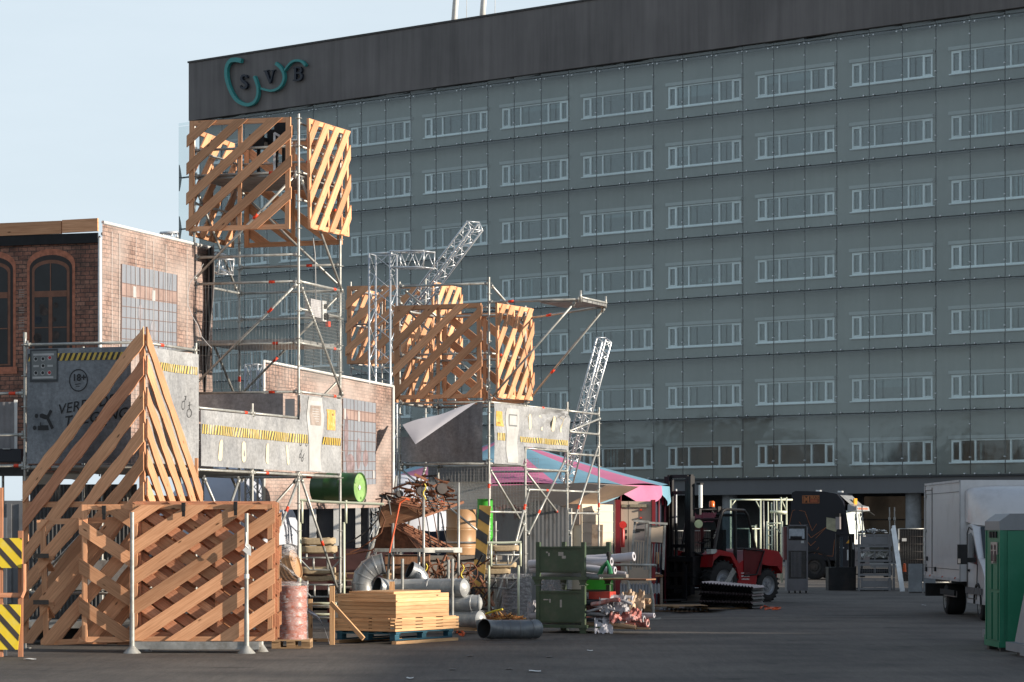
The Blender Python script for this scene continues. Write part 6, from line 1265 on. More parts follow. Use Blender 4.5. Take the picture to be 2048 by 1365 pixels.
# work table behind with odds and ends
wt = thing('work_table', 'low table with loose tools behind the green bins and trestle', 'table', G(1270,1205)); Yw = 10450/(1205-1062); WPt = lambda x, y, dy=0: P(x, y, Yw-4+dy)
q = MB(); q.box(Matrix.Translation(WPt(1275,1152)), 1.25, .7, .05); q.build('tabletop', OAK, wt)
for x_ in (1225, 1322): q = MB(); pz = WPt(x_, 1150); q.box(Matrix.Translation(Vector((pz.x, pz.y, pz.z/2))), .06, .5, pz.z); q.build('leg', GREYW, wt)
ITEMS = [('timber_block',PLANK,1283,1102,1150,.09,'pale timber upright block on the low work table, left'),('timber_block',PLANK,1315,1105,1128,.07,'pale timber block on the low work table, right'),('clamp',BGRN,1250,1095,1118,.045,'green handled clamp at the left end of the table'),('clamp',BGRN,1279,1094,1108,.07,'green clamp head above the pale timber block'),('bottle',WHITEP,1263,1134,1150,.10,'white container on the table, left'),('bottle',CLOTHS[1],1306,1136,1150,.08,'grey tin on the table, right'),('crate',plain('dark_green_crate', (.02,.08,.04), .5),1296,1135,1152,.28,'dark green crate on the right of the work table')]
for nm, mt, x_, y0_, y1_, w_, lb in ITEMS:
    a_ = WPt(x_, y0_, .1); b_ = WPt(x_, y1_, .1); q = MB(); q.lathe(b_, (0,0,1), [(0,0),(w_/2,0),(w_/2*.95,(a_.z-b_.z)*.8),(w_/2*.6,(a_.z-b_.z)*.95),(0,a_.z-b_.z)], 12) if nm in ('bottle','clamp') else q.box(Matrix.Translation((a_+b_)/2), w_, .08, a_.z-b_.z, 2)
    solo(q, nm, mt, lb, nm.replace('_',' '), b_)
heap('scrap_heap', 'brown wood scraps and white lumps on the work table', WPt(1272,1149,.0), 1.1, .12, 60, [PALW, OAK, WHITEP], 8, .16, .02)
# beige switch cabinet in dark red frame, folded grey racks before it
bc = thing('switch_cabinet', 'tall beige switch cabinet in a dark red frame under the tent edge', 'cabinet', P(1275,1130,66)); CB = lambda x, y, dy=0: P(x, y, 66.5+dy)
BEI = plain('beige_cabinet_paint', (.50,.40,.31), .5, 0, .08, 2)
def pxbox(x0, y0, x1, y1, Y, dep, mat, nm, par): 
    a_ = P(x0,y1,Y); b_ = P(x1,y0,Y); q = MB(); q.box(Matrix.Translation(Vector(((a_.x+b_.x)/2, Y+dep/2, (a_.z+b_.z)/2))), b_.x-a_.x, dep, b_.z-a_.z, 2); return q.build(nm, mat, par)
pxbox(1242,1003,1256,1212,66.5,.6,BEI,'door',bc); pxbox(1257,1003,1303,1212,66.5,.6,BEI,'door',bc); REDF = plain('dark_red_frame', (.22,.015,.02), .5, 0, .15)
pxbox(1231,1000,1241,1215,66.4,.7,REDF,'frame',bc); pxbox(1304,1000,1311,1215,66.4,.7,REDF,'frame',bc); pxbox(1260,1009,1296,1015,66.44,.06,plain('vent_grille', (.28,.24,.17), .6, 0, .4, 30),'grille',bc); pxbox(1243,1009,1254,1015,66.44,.06,bpy.data.materials['vent_grille'],'grille',bc)
for x_, y_ in ((1282,1020),(1282,1036)): pxbox(x_-2,y_-1.5,x_+2,y_+1.5,66.44,.06,REDP,'lock',bc)
for k in range(3): pxbox(1246,1048+k*12,1254,1055+k*12,66.44,.06,DARKM,'switch',bc)
q = MB(); q.lathe(P(1245,1095,65.6), (0,0,1), [(0,0),(.055,0),(.055,.40),(.03,.46),(0,.46)], 14); q.lathe(P(1245,1050,65.6), (.2,-1,0), [(0,0),(.09,0),(.09,.05),(0,.05)], 14); solo(q, 'fire_extinguisher', plain('fire_red_paint', (.42,.02,.015), .35), 'red extinguisher with hose reel left of the beige cabinet', 'extinguisher', P(1245,1110,65.6))
def foldrack(x0, x1, y0, y1, Y, label, panel, slant=6):
    t_ = thing('folding_rack', label, 'folding rack', P((x0+x1)/2, y1, Y), 'folded racks before the beige cabinet')
    for sx, ex in ((x0+slant, x0), (x1, x1-slant*.3)): q = MB(); q.beam(P(sx,y0,Y), P(ex-3,y1,Y), .05, .05, (0,1,0)); q.build('leg', GALVD, t_)
    q = MB(); q.prism([P(x0+slant+3,y0+5,Y-.02), P(x1-3,y0+6,Y-.02), P(x1-5,y0+40,Y-.02), P(x0+slant-2,y0+38,Y-.02)], Vector((0,.04,0))); q.build('panel', panel, t_)
    q = MB(); q.beam(P(x0+slant-3,y0,Y-.05), P(x1+5,y0+2,Y-.05), .1, .05); q.build('top_rail', GALV, t_)
    for k in range(5): x_ = x0+6+k*(x1-x0-10)/4; q = MB(); q.tube(P(x_,y0+42,Y), P(x_-2,y1-4,Y), .012, 5); q.build('bar', GALVD, t_)
    return t_
foldrack(1264,1294,1042,1140,63.5,'grey folding rack with dark slot panel, left of two',plain('grey_rack_panel', (.20,.18,.18), .5, 0, .1)); foldrack(1299,1330,1046,1140,63.0,'beige folding rack with thin bars, right of two',BEI,2)
for a_ in ((1271,1058,1289,1063),): pxbox(a_[0],a_[1],a_[2],a_[3],63.42,.03,BLACK,'slot',bpy.data.objects['folding_rack'])
# ================================================================ FLAT SHEETS AND CORRUGATED STACK
PS = Fr((1245-CX)/F*68, 68, -6)
pallet(PS.M(.0,-3.6,0), 'worn wooden pallet under the grey sheets behind the trestle', PALW, 1.5, 1.0)
def sheet(M, pts, mat, label, th=.02, name='metal_sheet', ext=None):
    q = MB(); q.prism(pts, Vector((0,0,th))); return solo(q, name, mat, label, 'metal sheet', pts[0])
GSH = plain('dull_sheet_metal', (.21,.20,.205), .45, .3, .2, 2, dirt=(.10,.09,.085), dirt_amt=.6)
def tg(x, y, z): return G(x, y, z)
for k in range(5):
    j = k*3
    sheet(None, [tg(1262+j,1184-k*1.3,.22+k*.03), tg(1420-j,1182-k*1.2,.22+k*.03), tg(1408-j,1168-k*1.2,.22+k*.03), tg(1290+j,1166-k*1.2,.22+k*.03)], GSH if k % 2 == 0 else DARKM, ('lowest','second','middle','fourth','topmost')[k]+' grey sheet of the flat pile on the pallet', .012)
q = MB(); nC = 40
def cs(u, v): p = P(1240+80*u, 1190-22*v-14*u*(1-v)*.2, 61+3.2*v+.4*u); return p+Vector((0,0,.02*math.sin(u*nC*2)))
q.grid(cs, 80, 6); solo(q, 'corrugated_sheet', ZG, 'corrugated zinc sheet leaning on the pallet behind the trestle', 'metal sheet', P(1240,1190,61))
q = MB(); q.grid(lambda u, v: G(1318+100*u, 1221-5*v+1*u, .03+.015*math.sin(u*70)+.10*math.sin(math.pi*u)*(v)), 90, 4); solo(q, 'corrugated_sheet', ZG, 'flat ragged zinc sheet on the asphalt before the corrugated pile', 'metal sheet', G(1318,1221))
q = MB(); q.grid(lambda u, v: G(1360+110*u, 1216-4*v, .05+.12*u*(1-u)*4*v), 12, 3); solo(q, 'metal_sheet', DARKM, 'dark curved sheet beside the corrugated pile', 'metal sheet', G(1360,1216))
# pile of corrugated roofing: axis of the corrugation runs towards the back right
ca_ = Vector((.93,-.36,0)); cb2 = Vector((.36,.93,0)); co = G(1408,1218)
cp_ = thing('corrugated_pile', 'pile of corrugated sheets with black sawtooth ends lying before the forklift', 'metal sheets', co)
PKS = plain('pinkish_grey_sheet', (.38,.31,.32), .45, .25, .2, 3)
for k in range(11):
    q = MB(); z0_ = .08+k*.046; off = .03*math.sin(k*2.1); Wd = 1.35; n_ = 34; tilt = .10
    for i in range(n_):
        a0_, a1_ = Wd*i/n_, Wd*(i+1)/n_; s0 = .022*(1 if i % 2 else -1); s1 = -s0
        def pp(a, b, s_): return co+ca_*(a-.12+off*.6)+cb2*(b+off)+Vector((0,0,z0_+s_+tilt*(Wd-a)*k/13))
        q.face([pp(a0_,0,s0), pp(a1_,0,s1), pp(a1_,1.0,s1), pp(a0_,1.0,s0)]); q.face([pp(a0_,0,s0-.012), pp(a1_,0,s1-.012), pp(a1_,1.0,s1-.012), pp(a0_,1.0,s0-.012)])
    q.build('corrugated_sheet', PKS if k > 9 or k % 4 == 2 else DARKM, cp_)
q = MB(); q.box(Matrix.Translation(co+ca_*.5+cb2*.5+Vector((0,0,.04))), 1.1, .08, .07); q.box(Matrix.Translation(co+ca_*.5+cb2*.1+Vector((0,0,.04))), 1.1, .08, .07); q.build('bearer', PALW, cp_)
# ================================================================ FORKLIFT
fk = Fr((1365-CX)/F*72.4, 72.4, -44)    # a: towards the rear of the truck, b: far side
FL = thing('forklift', 'red rough terrain forklift with black mast, glazed cab and orange beacon', 'forklift', fk.p(1,0,0))
REDV = plain('red_vehicle_paint', (.27,.006,.01), .4, 0, .15, 2, .4, dirt=(.07,.03,.028), dirt_amt=.5); TYRE = plain('tyre_rubber', (.016,.016,.017), .8, 0, .3, 10, .3, .3); RIMM = plain('grey_wheel_rim', (.30,.31,.33), .4, .4, .2, 5)
BLKP = plain('black_machine_paint', (.012,.012,.014), .55, .0, .4, 4, .25, dirt=(.05,.035,.025), dirt_amt=.5)
CABG = win_glass(); CABG.name = 'cab_glass'
for n_ in CABG.node_tree.nodes:
    if n_.type == 'MATH' and n_.operation == 'MULTIPLY_ADD': n_.inputs[2].default_value = .04
def tyre(M_o, ax, R_, w_, par, treads=True, rim=None, hubr=.5, tmat=None):
    ax = Vector(ax).normalized(); o = Vector(M_o); q = MB()
    q.lathe(o-ax*w_/2, ax, [(R_*.58,0.01),(R_*.80,0),(R_*.95,.03),(R_*.985,.08),(R_*.985,w_-.08),(R_*.95,w_-.03),(R_*.80,w_),(R_*.58,w_-.01)], 36)
    if treads:
        up = Vector((0,0,1)); x = ax.cross(up).normalized(); y = x.cross(ax)
        for k in range(22):
            a = 2*math.pi*k/22; r0 = x*math.cos(a)+y*math.sin(a); tn = -x*math.sin(a)+y*math.cos(a)
            for sg in (-1, 1): q.beam(o+r0*R_*.985+ax*sg*.02, o+r0*R_*.985+ax*sg*(w_/2-.02)+tn*.06, .05, .045, r0)
    tt = q.build('tyre', tmat or TYRE, par); q = MB()
    sd_ = -1
    q.lathe(o-ax*(w_/2-.005), ax, [(R_*.58,0.0),(R_*.56,.04),(R_*.50,.07),(R_*.36,.07),(R_*.30,.03),(R_*.14,.03),(R_*.12,-.0),(0,-.0)], 28)
    for k in range(6): a = 2*math.pi*k/6; q.lathe(o-ax*(w_/2-.03)+(ax.cross(Vector((0,0,1)))*math.cos(a)+Vector((0,0,1))*math.sin(a))*R_*.22, -ax, [(.02,0),(.02,.02),(0,.02)], 6)
    q.build('rim', rim or RIMM, par)
def wheelset(name, par, o, ax, R_, w_, **k):
    t_ = bpy.data.objects.new(name, None); COL.objects.link(t_); t_.parent = par; BASE[t_.name] = BASE[par.name]; tyre(o, ax, R_, w_, t_, **k); return t_
bx = fk.b
for a_, b_, R_ in ((.55,-.80,.56),(.55,.85,.56),(2.45,-.72,.44),(2.45,.75,.44)): wheelset('wheel', FL, fk.p(a_,b_,R_), bx if b_ < 0 else bx, R_, .38 if R_ > .5 else .30)
def fbox(a, b, z, sa_, sb2, sz, nm, mat, ul=0): q = MB(); q.box(fk.M(a,b,z), sa_, sb2, sz, ul); return q.build(nm, mat, FL)
def fpr(pts, b0, wd_, nm, mat): q = MB(); q.prism([fk.p(a,b0,z) for a, z in pts], fk.b*wd_); return q.build(nm, mat, FL)
# mast
for b_ in (-.42, .42):
    q = MB(); q.box(fk.M(-.12,b_,1.78), .16, .10, 3.10, 2); q.build('mast_channel', BLKP, FL); q = MB(); q.box(fk.M(-.14,b_*.78,1.78), .12, .07, 3.16, 2); q.box(fk.M(-.12,b_*.60,1.75), .07, .05, 3.0, 2); q.build('inner_mast', BLKP, FL)
    q = MB(); q.tube(fk.p(-.02,b_*.5,.5), fk.p(-.02,b_*.5,2.1), .045, 10); q.tube(fk.p(-.02,b_*.5,2.1), fk.p(-.02,b_*.5,3.0), .028, 8, 1); q.build('lift_cylinder', [BLKP, ALU], FL)
q = MB()
for z_ in (3.33, 2.9, 1.5, .62): q = MB(); q.box(fk.M(-.08,0,z_), .10, .84, .09, 1); q.build('mast_crossbar', BLKP, FL)
q = MB(); q.tube(fk.p(.02,-.62,2.50), fk.p(.02,-.62,3.10), .055, 10); q.build('work_lamp_tube', WHITEP, FL)
q = MB(); q.box(fk.M(.02,-.60,3.13), .12,.14,.05); q.box(fk.M(.02,-.56,2.4), .08,.12,.16); q.tube(fk.p(.0,-.5,2.45), fk.p(1.0,-.5,2.47), .022, 8); q.box(fk.M(.85,-.5,2.47), .12,.1,.14); q.build('lamp_bracket', BLKP, FL)
q = MB(); q.lathe(fk.p(-.05,-.62,2.08), -fk.b*.6+fk.a*-.8, [(0,0),(.10,.0),(.11,.03),(0,.03)], 14); q.build('mirror_disc', plain('pale_yellow_disc', (.55,.60,.35), .4), FL)
q = MB(); q.box(fk.M(-.26,0,.75), .10, 1.30, .12, 1); q.box(fk.M(-.26,0,1.15), .10, 1.30, .12, 1); q.box(fk.M(-.26,0,.42), .08, 1.15, .10, 1)
for b_ in (-.6,-.3,0,.3,.6): q.box(fk.M(-.26,b_,.85), .07, .06, .75, 2)
q.build('fork_carriage', BLKP, FL)
for b_ in (-.38,.38): q = MB(); q.box(fk.M(-.33,b_,.55), .05, .13, .95, 2); q.box(fk.M(-.83,b_,.10), 1.05, .13, .045, 0); q.build('fork', BLKP, FL)
q = MB(); q.box(fk.M(.05,0,.85), .30, 1.0, .75, 1); q.build('front_axle_housing', BLKP, FL)
q = MB(); q.path([fk.p(-.1,-.5,1.35), fk.p(.1,-.62,1.25), fk.p(.35,-.6,1.05), fk.p(.6,-.5,1.1)], .025, 6); q.build('hydraulic_hose', BLACK, FL)
# body
fpr([(.05,.95),(.10,1.28),(.35,1.40),(.85,1.32),(1.15,.95),(1.20,.62),(1.12,.62),(1.02,.92),(.78,1.22),(.35,1.26),(.12,1.12)], -1.0, .42, 'front_mudguard', REDV); fpr([(.05,.95),(.10,1.28),(.35,1.40),(.85,1.32),(1.15,.95),(1.20,.62),(1.12,.62),(1.02,.92),(.78,1.22),(.35,1.26),(.12,1.12)], .6, .42, 'front_mudguard', REDV)
fpr([(1.20,.38),(1.92,.42),(2.0,.85),(2.1,1.20),(1.95,1.36),(1.15,1.0)], -.88, 1.75, 'chassis_body', REDV)
fpr([(1.95,1.36),(2.12,1.02),(2.35,.98),(2.8,.95),(3.0,.75),(3.02,1.15),(2.85,1.35),(2.3,1.42)], -.88, 1.75, 'engine_cover', REDV)
fpr([(2.75,.45),(3.05,.5),(3.05,1.15),(2.78,1.15)], -.65, 1.3, 'counterweight', REDV)
fpr([(.3,.6),(2.6,.6),(2.6,.95),(.3,1.0)], -.5, 1.0, 'underframe', BLKP)
q = MB(); q.box(fk.M(.12,-.92,1.36), .22, .16, .12); q.build('headlight', plain('headlight_glass', (.45,.47,.45), .15), FL); q = MB(); q.box(fk.M(-.02,.9,1.40), .10, .3, .14); q.build('indicator_lamp', plain('amber_lens', (.45,.06,.01), .25), FL)
# cab frame
q = MB()
for b_ in (-.62, .55):
    q.path([fk.p(.55,b_,1.38), fk.p(.78,b_,2.20), fk.p(.90,b_,2.42), fk.p(1.05,b_,2.47), fk.p(1.75,b_,2.44), fk.p(1.88,b_,2.32), fk.p(2.25,b_,1.30)], .04, 8, 0 if b_ < 0 else 1)
    q.tube(fk.p(1.40,b_,.75), fk.p(1.36,b_,2.44), .05, 8, 1); q.tube(fk.p(1.40,b_,1.42), fk.p(2.2,b_,1.42), .03, 8, 1)
q.tube(fk.p(.78,-.62,2.2), fk.p(.78,.55,2.2), .04, 8, 1); q.tube(fk.p(1.88,-.62,2.32), fk.p(1.88,.55,2.32), .04, 8, 1)
q.build('cab_frame', [DARKM, BLKP], FL)
q = MB(); q.face([fk.p(.62,-.64,1.42), fk.p(1.36,-.64,1.42), fk.p(1.34,-.64,2.40), fk.p(.88,-.64,2.36)]); q.build('door_window', CABG, FL); q = MB(); q.face([fk.p(2.2,-.58,1.44), fk.p(2.2,.52,1.44), fk.p(1.9,.52,2.3), fk.p(1.9,-.58,2.3)]); q.build('rear_window', CABG, FL)
q = MB(); q.box(fk.M(.9,-.03,.98), .75, 1.1, .7); q.build('cab_floor', BLKP, FL)
q = MB(); q.box(fk.M(1.35,-.03,2.47), .85, 1.1, .04); q.build('cab_roof', BLKP, FL)
q = MB(); q.face([fk.p(.57,-.58,1.42), fk.p(.57,.52,1.42), fk.p(.85,.52,2.38), fk.p(.85,-.58,2.38)]); q.build('windscreen', CABG, FL)
q = MB(); q.face([fk.p(1.42,-.63,1.45), fk.p(2.17,-.63,1.45), fk.p(1.84,-.63,2.36), fk.p(1.38,-.63,2.40)]); q.build('side_window', CABG, FL)
q = MB(); q.prism([fk.p(1.42,-.9,.72), fk.p(2.1,-.9,.72), fk.p(2.2,-.9,1.30), fk.p(2.2,-.9,1.42), fk.p(1.42,-.9,1.42)], fk.b*.03); q.build('door', plain('dark_red_door', (.10,.012,.014), .3), FL)
q = MB(); q.path([fk.p(1.42,-.92,.72), fk.p(1.9,-.92,.74), fk.p(2.22,-.92,1.36), fk.p(1.42,-.92,1.42)], .02, 6); q.build('door_frame', BLKP, FL)
for k in range(3): q = MB(); q.box(fk.M(1.48,-.895,.78-k*.08), .34-.02*k, .01, .035); q.build('lettering_bar', plain('faded_white_lettering', (.5,.4,.4), .6, 0, .6, 30) if k == 0 else bpy.data.materials['faded_white_lettering'], FL)
q = MB(); q.box(fk.M(1.05,-.1,1.25), .4, .5, .14); q.box(fk.M(1.30,-.1,1.6), .12, .45, .65); q.build('seat', BLACK, FL)
q = MB(); q.lathe(fk.p(.75,-.1,1.62), Vector((0,0,1))-fk.a*.4, [(.17,0),(.19,.015),(.17,.03)], 18); q.tube(fk.p(.62,-.1,1.2), fk.p(.76,-.1,1.63), .025, 6); q.build('steering_wheel', BLACK, FL)
q = MB(); q.lathe(fk.p(1.55,.35,2.50), (0,0,1), [(.09,0),(.09,.03),(.075,.04),(.075,.17),(.05,.20),(0,.20)], 16, ms=[1,1,0,0,0]); q.build('beacon', [plain('amber_beacon', (.62,.12,.01), .25), BLACK], FL)
q = MB(); q.box(fk.M(.55,-1.12,.62) @ Matrix.Rotation(R(-48), 4, 'Y'), .7, .02, .16); q.build('mudflap_bar', GALVD, FL)
# ================================================================ WHITE TOWER SCAFFOLD FRAMES (behind the forklift)
PALM = plain('pale_painted_tube', (.62,.65,.50), .4, .1, .1)
def frame_set(label, x0, x1, y0, y1, Y, bars=(), rungs=(), diag=(), mat=None, r_=.028, depth=0, dx=0):
    t_ = thing('tower_scaffold', label, 'scaffold frame', P((x0+x1)/2, y1, Y), 'pale scaffold frames behind the forklift'); mat = mat or PALM
    for x_ in (x0, x1): q = MB(); q.tube(P(x_,y0,Y), P(x_,y1,Y), r_, 8); q.build('upright', mat, t_)
    for y_ in rungs: q = MB(); q.tube(P(x0,y_,Y), P(x1,y_,Y), r_*.8, 8); q.build('rung', mat, t_)
    for a_, b_, c_, d_ in diag: q = MB(); q.tube(P(a_,b_,Y), P(c_,d_,Y), r_*.7, 8); q.build('brace', mat, t_)
    for x_, a_, b_ in bars: q = MB(); q.tube(P(x_,a_,Y), P(x_,b_,Y), r_*.8, 8); q.build('bar', mat, t_)
    return t_
Yb = 92.0
frame_set('pale ladder frame with brace, nearest and lowest of the bundle', 1534, 1564, 1043, 1166, Yb-2, bars=((1544,1050,1120),), rungs=(1047,1107), diag=((1546,1050,1562,1068),))
for k, y_ in enumerate((1052,1061,1072,1090,1105)): q = MB(); q.tube(P(1534,y_,Yb-2), P(1544,y_,Yb-2), .025, 6); q.build('rung', PALM, bpy.data.objects['tower_scaffold'])
frame_set('wide pale frame of the bundle reaching farthest left', 1461, 1521, 1000, 1165, Yb, rungs=(1000,1058), diag=((1461,1014,1471,1001),(1512,1002,1521,1020)), bars=((1500,1052,1165),(1510,1052,1165)))
frame_set('tall pale frame of the bundle beside the dark truck', 1562, 1573, 995, 1160, Yb+.6, rungs=(998,1023,1028), diag=((1563,1000,1572,1020),))
frame_set('short pale frame behind the forklift cab, low', 1499, 1512, 1050, 1120, Yb+.8, rungs=(1053,))
for k, (x_, y0_, y1_) in enumerate(((1527,1003,1098),(1536,1004,1110),(1548,1002,1104),(1553,1001,1104),(1558,1004,1060),(1543,1006,1040))):
    q = MB(); q.tube(P(x_,y0_,Yb+.3+.1*k), P(x_+1,y1_,Yb+.2+.1*k), .022, 7); solo(q, 'scaffold_tube', PALM if k % 2 else GALV, 'upright loose tube %s in the pale frame bundle' % ('first from the left','second from the left','third from the left','fourth from the left','rightmost and short','shortest, partly hidden')[k], 'tube', P(x_,y1_,Yb), 'loose upright tubes in the bundle')
q = MB(); q.tube(P(1461,1000,Yb+.9), P(1585,1000,Yb+1.2), .03, 8); solo(q, 'scaffold_tube', PALM, 'long pale tube along the top of the frame bundle', 'tube', P(1520,1000,Yb+1)); q = MB(); q.tube(P(1540,1024,Yb+.5), P(1574,1025,Yb+.5), .05, 8); solo(q, 'scaffold_tube', PALM, 'thick pale tube level with the truck logo', 'tube', P(1555,1025,Yb+.5))
# ================================================================ GREY MACHINE TROLLEY (left of the truck)
mt_ = thing('machine_cabinet', 'tall grey cabinet on castors with mirror panel and dark slatted front beside the truck', 'cabinet', P(1595,1187,83.5)); Ym = 83.6
GM = plain('grey_machine_paint', (.13,.125,.135), .45, .2, .15, 3)
for x0_,y0_,x1_,y1_,dy,dp,m_,nm in ((1576,1052,1615,1181,0,.55,DARKM,'body'),(1576,1081,1614,1102,-.03,.05,GM,'panel'),(1576,1158,1615,1182,-.03,.05,GM,'panel'),(1578,1058,1609,1078,-.04,.05,plain('silver_panel', (.30,.33,.37), .25, .5, .25, 6),'mirror_panel'),(1581,1073,1604,1078,-.07,.05,BLACK,'slot'),(1602,1082,1608,1087,-.06,.05,LG,'label_plate'),(1574,1050,1577,1182,-.05,.6,GM,'edge_rail'),(1613,1051,1616,1182,-.05,.6,GM,'edge_rail'),(1574,1050,1616,1053,-.05,.6,GM,'top_cap'),(1568,1054,1574,1120,.0,.5,plain('dull_red_side', (.14,.04,.04), .5),'side_panel')): pxbox(x0_,y0_,x1_,y1_,Ym+dy,dp,m_,nm,mt_)
for k in range(8): pxbox(1583+k*2.6,1104,1584.2+k*2.6,1155,Ym-.03,.03,GM,'slat',mt_)
for x_ in (1578,1590,1600,1612): q = MB(); q.lathe(P(x_,1184,Ym+.1)-Vector((.02,0,0)), (1,0,0), [(0,0),(.06,0),(.06,.04),(0,.04)], 12); q.build('castor', BLACK, mt_)
# ================================================================ TRUCK
tk = Fr((1584-CX)/F*106.0, 107.0, 21)    # a: forward (to the right), b: far side
TR = thing('truck', 'black lorry tractor with orange line pattern and sunlit windscreen before the office block', 'truck', tk.p(1.3,1.2,0))
TBLK = plain('midnight_truck_paint', (.007,.008,.014), .4, 0, .1, 1, .3); TORG = plain('orange_line_paint', (.30,.10,.03), .5)
def tpr(pts, b0, wd_, nm, mat, par=None): q = MB(); q.prism([tk.p(a,b0,z) for a, z in pts], tk.b*wd_); return q.build(nm, mat, par or TR)
tpr([(.02,.75),(.0,2.0),(.10,3.38),(.25,3.45),(1.4,3.42),(1.9,3.32),(2.12,3.05),(2.24,2.66),(2.38,1.72),(2.56,1.35),(2.62,1.1),(2.60,.45),(2.1,.42),(2.0,.75)], 0, 2.4, 'cab', TBLK)
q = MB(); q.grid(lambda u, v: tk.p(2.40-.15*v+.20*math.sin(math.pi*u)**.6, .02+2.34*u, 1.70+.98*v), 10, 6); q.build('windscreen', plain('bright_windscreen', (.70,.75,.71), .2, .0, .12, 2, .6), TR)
q = MB(); q.grid(lambda u, v: tk.p(2.56-.10*v+.10*math.sin(math.pi*u)**.6, .04+2.3*u, 1.38+.32*v), 8, 2); q.build('scuttle_panel', WHITEP, TR)
q = MB(); q.prism([tk.p(2.28,.1,2.62), tk.p(2.66,.0,2.68), tk.p(2.62,.0,2.84), tk.p(2.30,.1,2.92)], tk.b*2.2); q.build('sun_visor', plain('visor_grey', (.30,.31,.32), .4), TR)
q = MB(); q.grid(lambda u, v: tk.p(2.36-.40*v, .25+1.9*u, 2.92+.36*v), 6, 3); q.build('roof_front', plain('roof_silver', (.34,.35,.36), .35, .3), TR)
q = MB(); q.box(tk.M(2.32,1.2,3.02), .05, .45, .28); q.build('roof_badge', plain('amber_badge', (.75,.35,.03), .4), TR)
q = MB()
for k in range(7): q.box(tk.M(2.66,.35+k*.24,2.76), .012, .15, .07)
q.build('visor_lettering', plain('salmon_lettering', (.62,.22,.13), .5), TR)
# side window, mirror, handle
q = MB(); q.prism([tk.p(1.48,-.012,1.98), tk.p(1.86,-.012,1.86), tk.p(1.90,-.012,1.95), tk.p(1.86,-.012,2.36), tk.p(1.48,-.012,2.42)], tk.b*.01); q.build('side_window', plain('olive_side_window', (.30,.29,.20), .2, 0, .4, 3), TR)  # mottled olive colour for the side window
q = MB(); q.box(tk.M(2.02,-.28,2.20), .16, .22, .48, 2); q.build('mirror', plain('mirror_grey', (.22,.20,.20), .3), TR); q = MB(); q.box(tk.M(2.0,-.28,2.50), .18, .22, .14, 2); q.box(tk.M(2.02,-.13,2.38), .05, .25, .04); q.build('mirror_arm', BLACK, TR)
q = MB(); q.tube(tk.p(2.5,2.5,2.7), tk.p(2.75,2.6,2.5), .03, 6); q.lathe(tk.p(2.62,.7,2.52), (1,0,0), [(0,0),(.09,.02),(0,.1)], 10); q.build('front_mirror', BLACK, TR)
q = MB(); q.beam(tk.p(1.95,-.015,1.27), tk.p(2.18,-.015,1.24), .02, .035); q.build('door_handle', ALU, TR)
q = MB()
for b_ in (.5, .95): q.beam(tk.p(2.64,b_,1.72), tk.p(2.50,b_+.05,2.55), .02, .03)
q.build('wiper', BLACK, TR)
def tline(pts, w_=.014):
    q = MB()
    for i in range(len(pts)-1): q.beam(tk.p(pts[i][0],-.008,pts[i][1]), tk.p(pts[i+1][0],-.008,pts[i+1][1]), .012, w_, tk.a if abs(pts[i][0]-pts[i+1][0]) < abs(pts[i][1]-pts[i+1][1]) else (0,0,1))
    q.build('orange_line', TORG, TR)
XT = lambda x: (x-1584)/51.7/.934*1.0; ZT = lambda y: 1.9+(1062-y)/51.8
for pts in (((1583,1052),(1590,1022),(1595,1020)),((1603,1021),(1614,1023),(1628,1062),(1637,1048)),((1603,1044),(1614,1060),(1626,1076),(1655,1055)),((1635,1077),(1655,1055)),((1613,1075),(1625,1092),(1635,1083)),((1641,1095),(1632,1108)),((1671,1080),(1668,1113),(1655,1112),(1640,1108))): tline([(XT(x), ZT(y)) for x, y in pts])
# door badge with letters
bo = MB(); 
def trect(x0,y0,x1,y1,mat,nm,off=-.012): q = MB(); q.box(tk.M((XT(x0)+XT(x1))/2, off, (ZT(y0)+ZT(y1))/2), XT(x1)-XT(x0), .012, abs(ZT(y0)-ZT(y1))); return q.build(nm, mat, TR)
trect(1609,991,1642,1007,TORG,'badge_border',-.012); trect(1610.5,992.5,1640.5,1005.5,BLACK,'badge',-.018); trect(1624,998.6,1639.5,1005,plain('dark_orange_field', (.25,.05,.02), .5),'badge_field',-.022)
def ttext(txt, x, y, size, mat, off=-.03, bold=.01):
    q = MB()
    for poly in text_polys(txt, size, 0, bold): q.face([tk.p(XT(x)+p.x, off, ZT(y)+p.y) for p in poly])
    q.build('lettering', mat, TR)
ttext('M', 1611.5, 1004.5, .30, TORG, bold=.02); ttext('MAX', 1625, 998, .15, TORG)
trect(1626,1000.5,1638,1001.5,TORG,'badge_line',-.026); trect(1626,1003,1638,1004,TORG,'badge_line',-.026)
q = MB()
for x_, y_ in ((1637,980),(1679,982)): q = MB(); q.box(tk.M(XT(x_), .3, ZT(y_)-.03), .16, .3, .06); q.build('roof_lamp', ALU, TR)
wheelset('wheel', TR, tk.p(1.0,.12,.50), tk.b, .50, .32, treads=False, rim=DARKM); wheelset('wheel', TR, tk.p(1.0,2.2,.50), tk.b, .50, .32, treads=False, rim=DARKM); wheelset('wheel', TR, tk.p(-2.6,.12,.50), tk.b, .50, .32, treads=False, rim=DARKM); wheelset('wheel', TR, tk.p(-2.6,2.2,.50), tk.b, .50, .32, treads=False, rim=DARKM)
q = MB(); q.path([tk.p(1.0+.62*math.cos(a), -.02, .5+.62*math.sin(a)) for a in [math.pi*k/10 for k in range(11)]], .05, 6); q.build('wheel_arch', BLACK, TR); q = MB(); q.box(tk.M(-1.2,1.2,.85), 4.2, .9, .22); q.build('chassis', BLACK, TR)
q = MB(); q.box(tk.M(2.2,1.2,.38), .9, 2.3, .3); q.build('bumper', BLACK, TR)
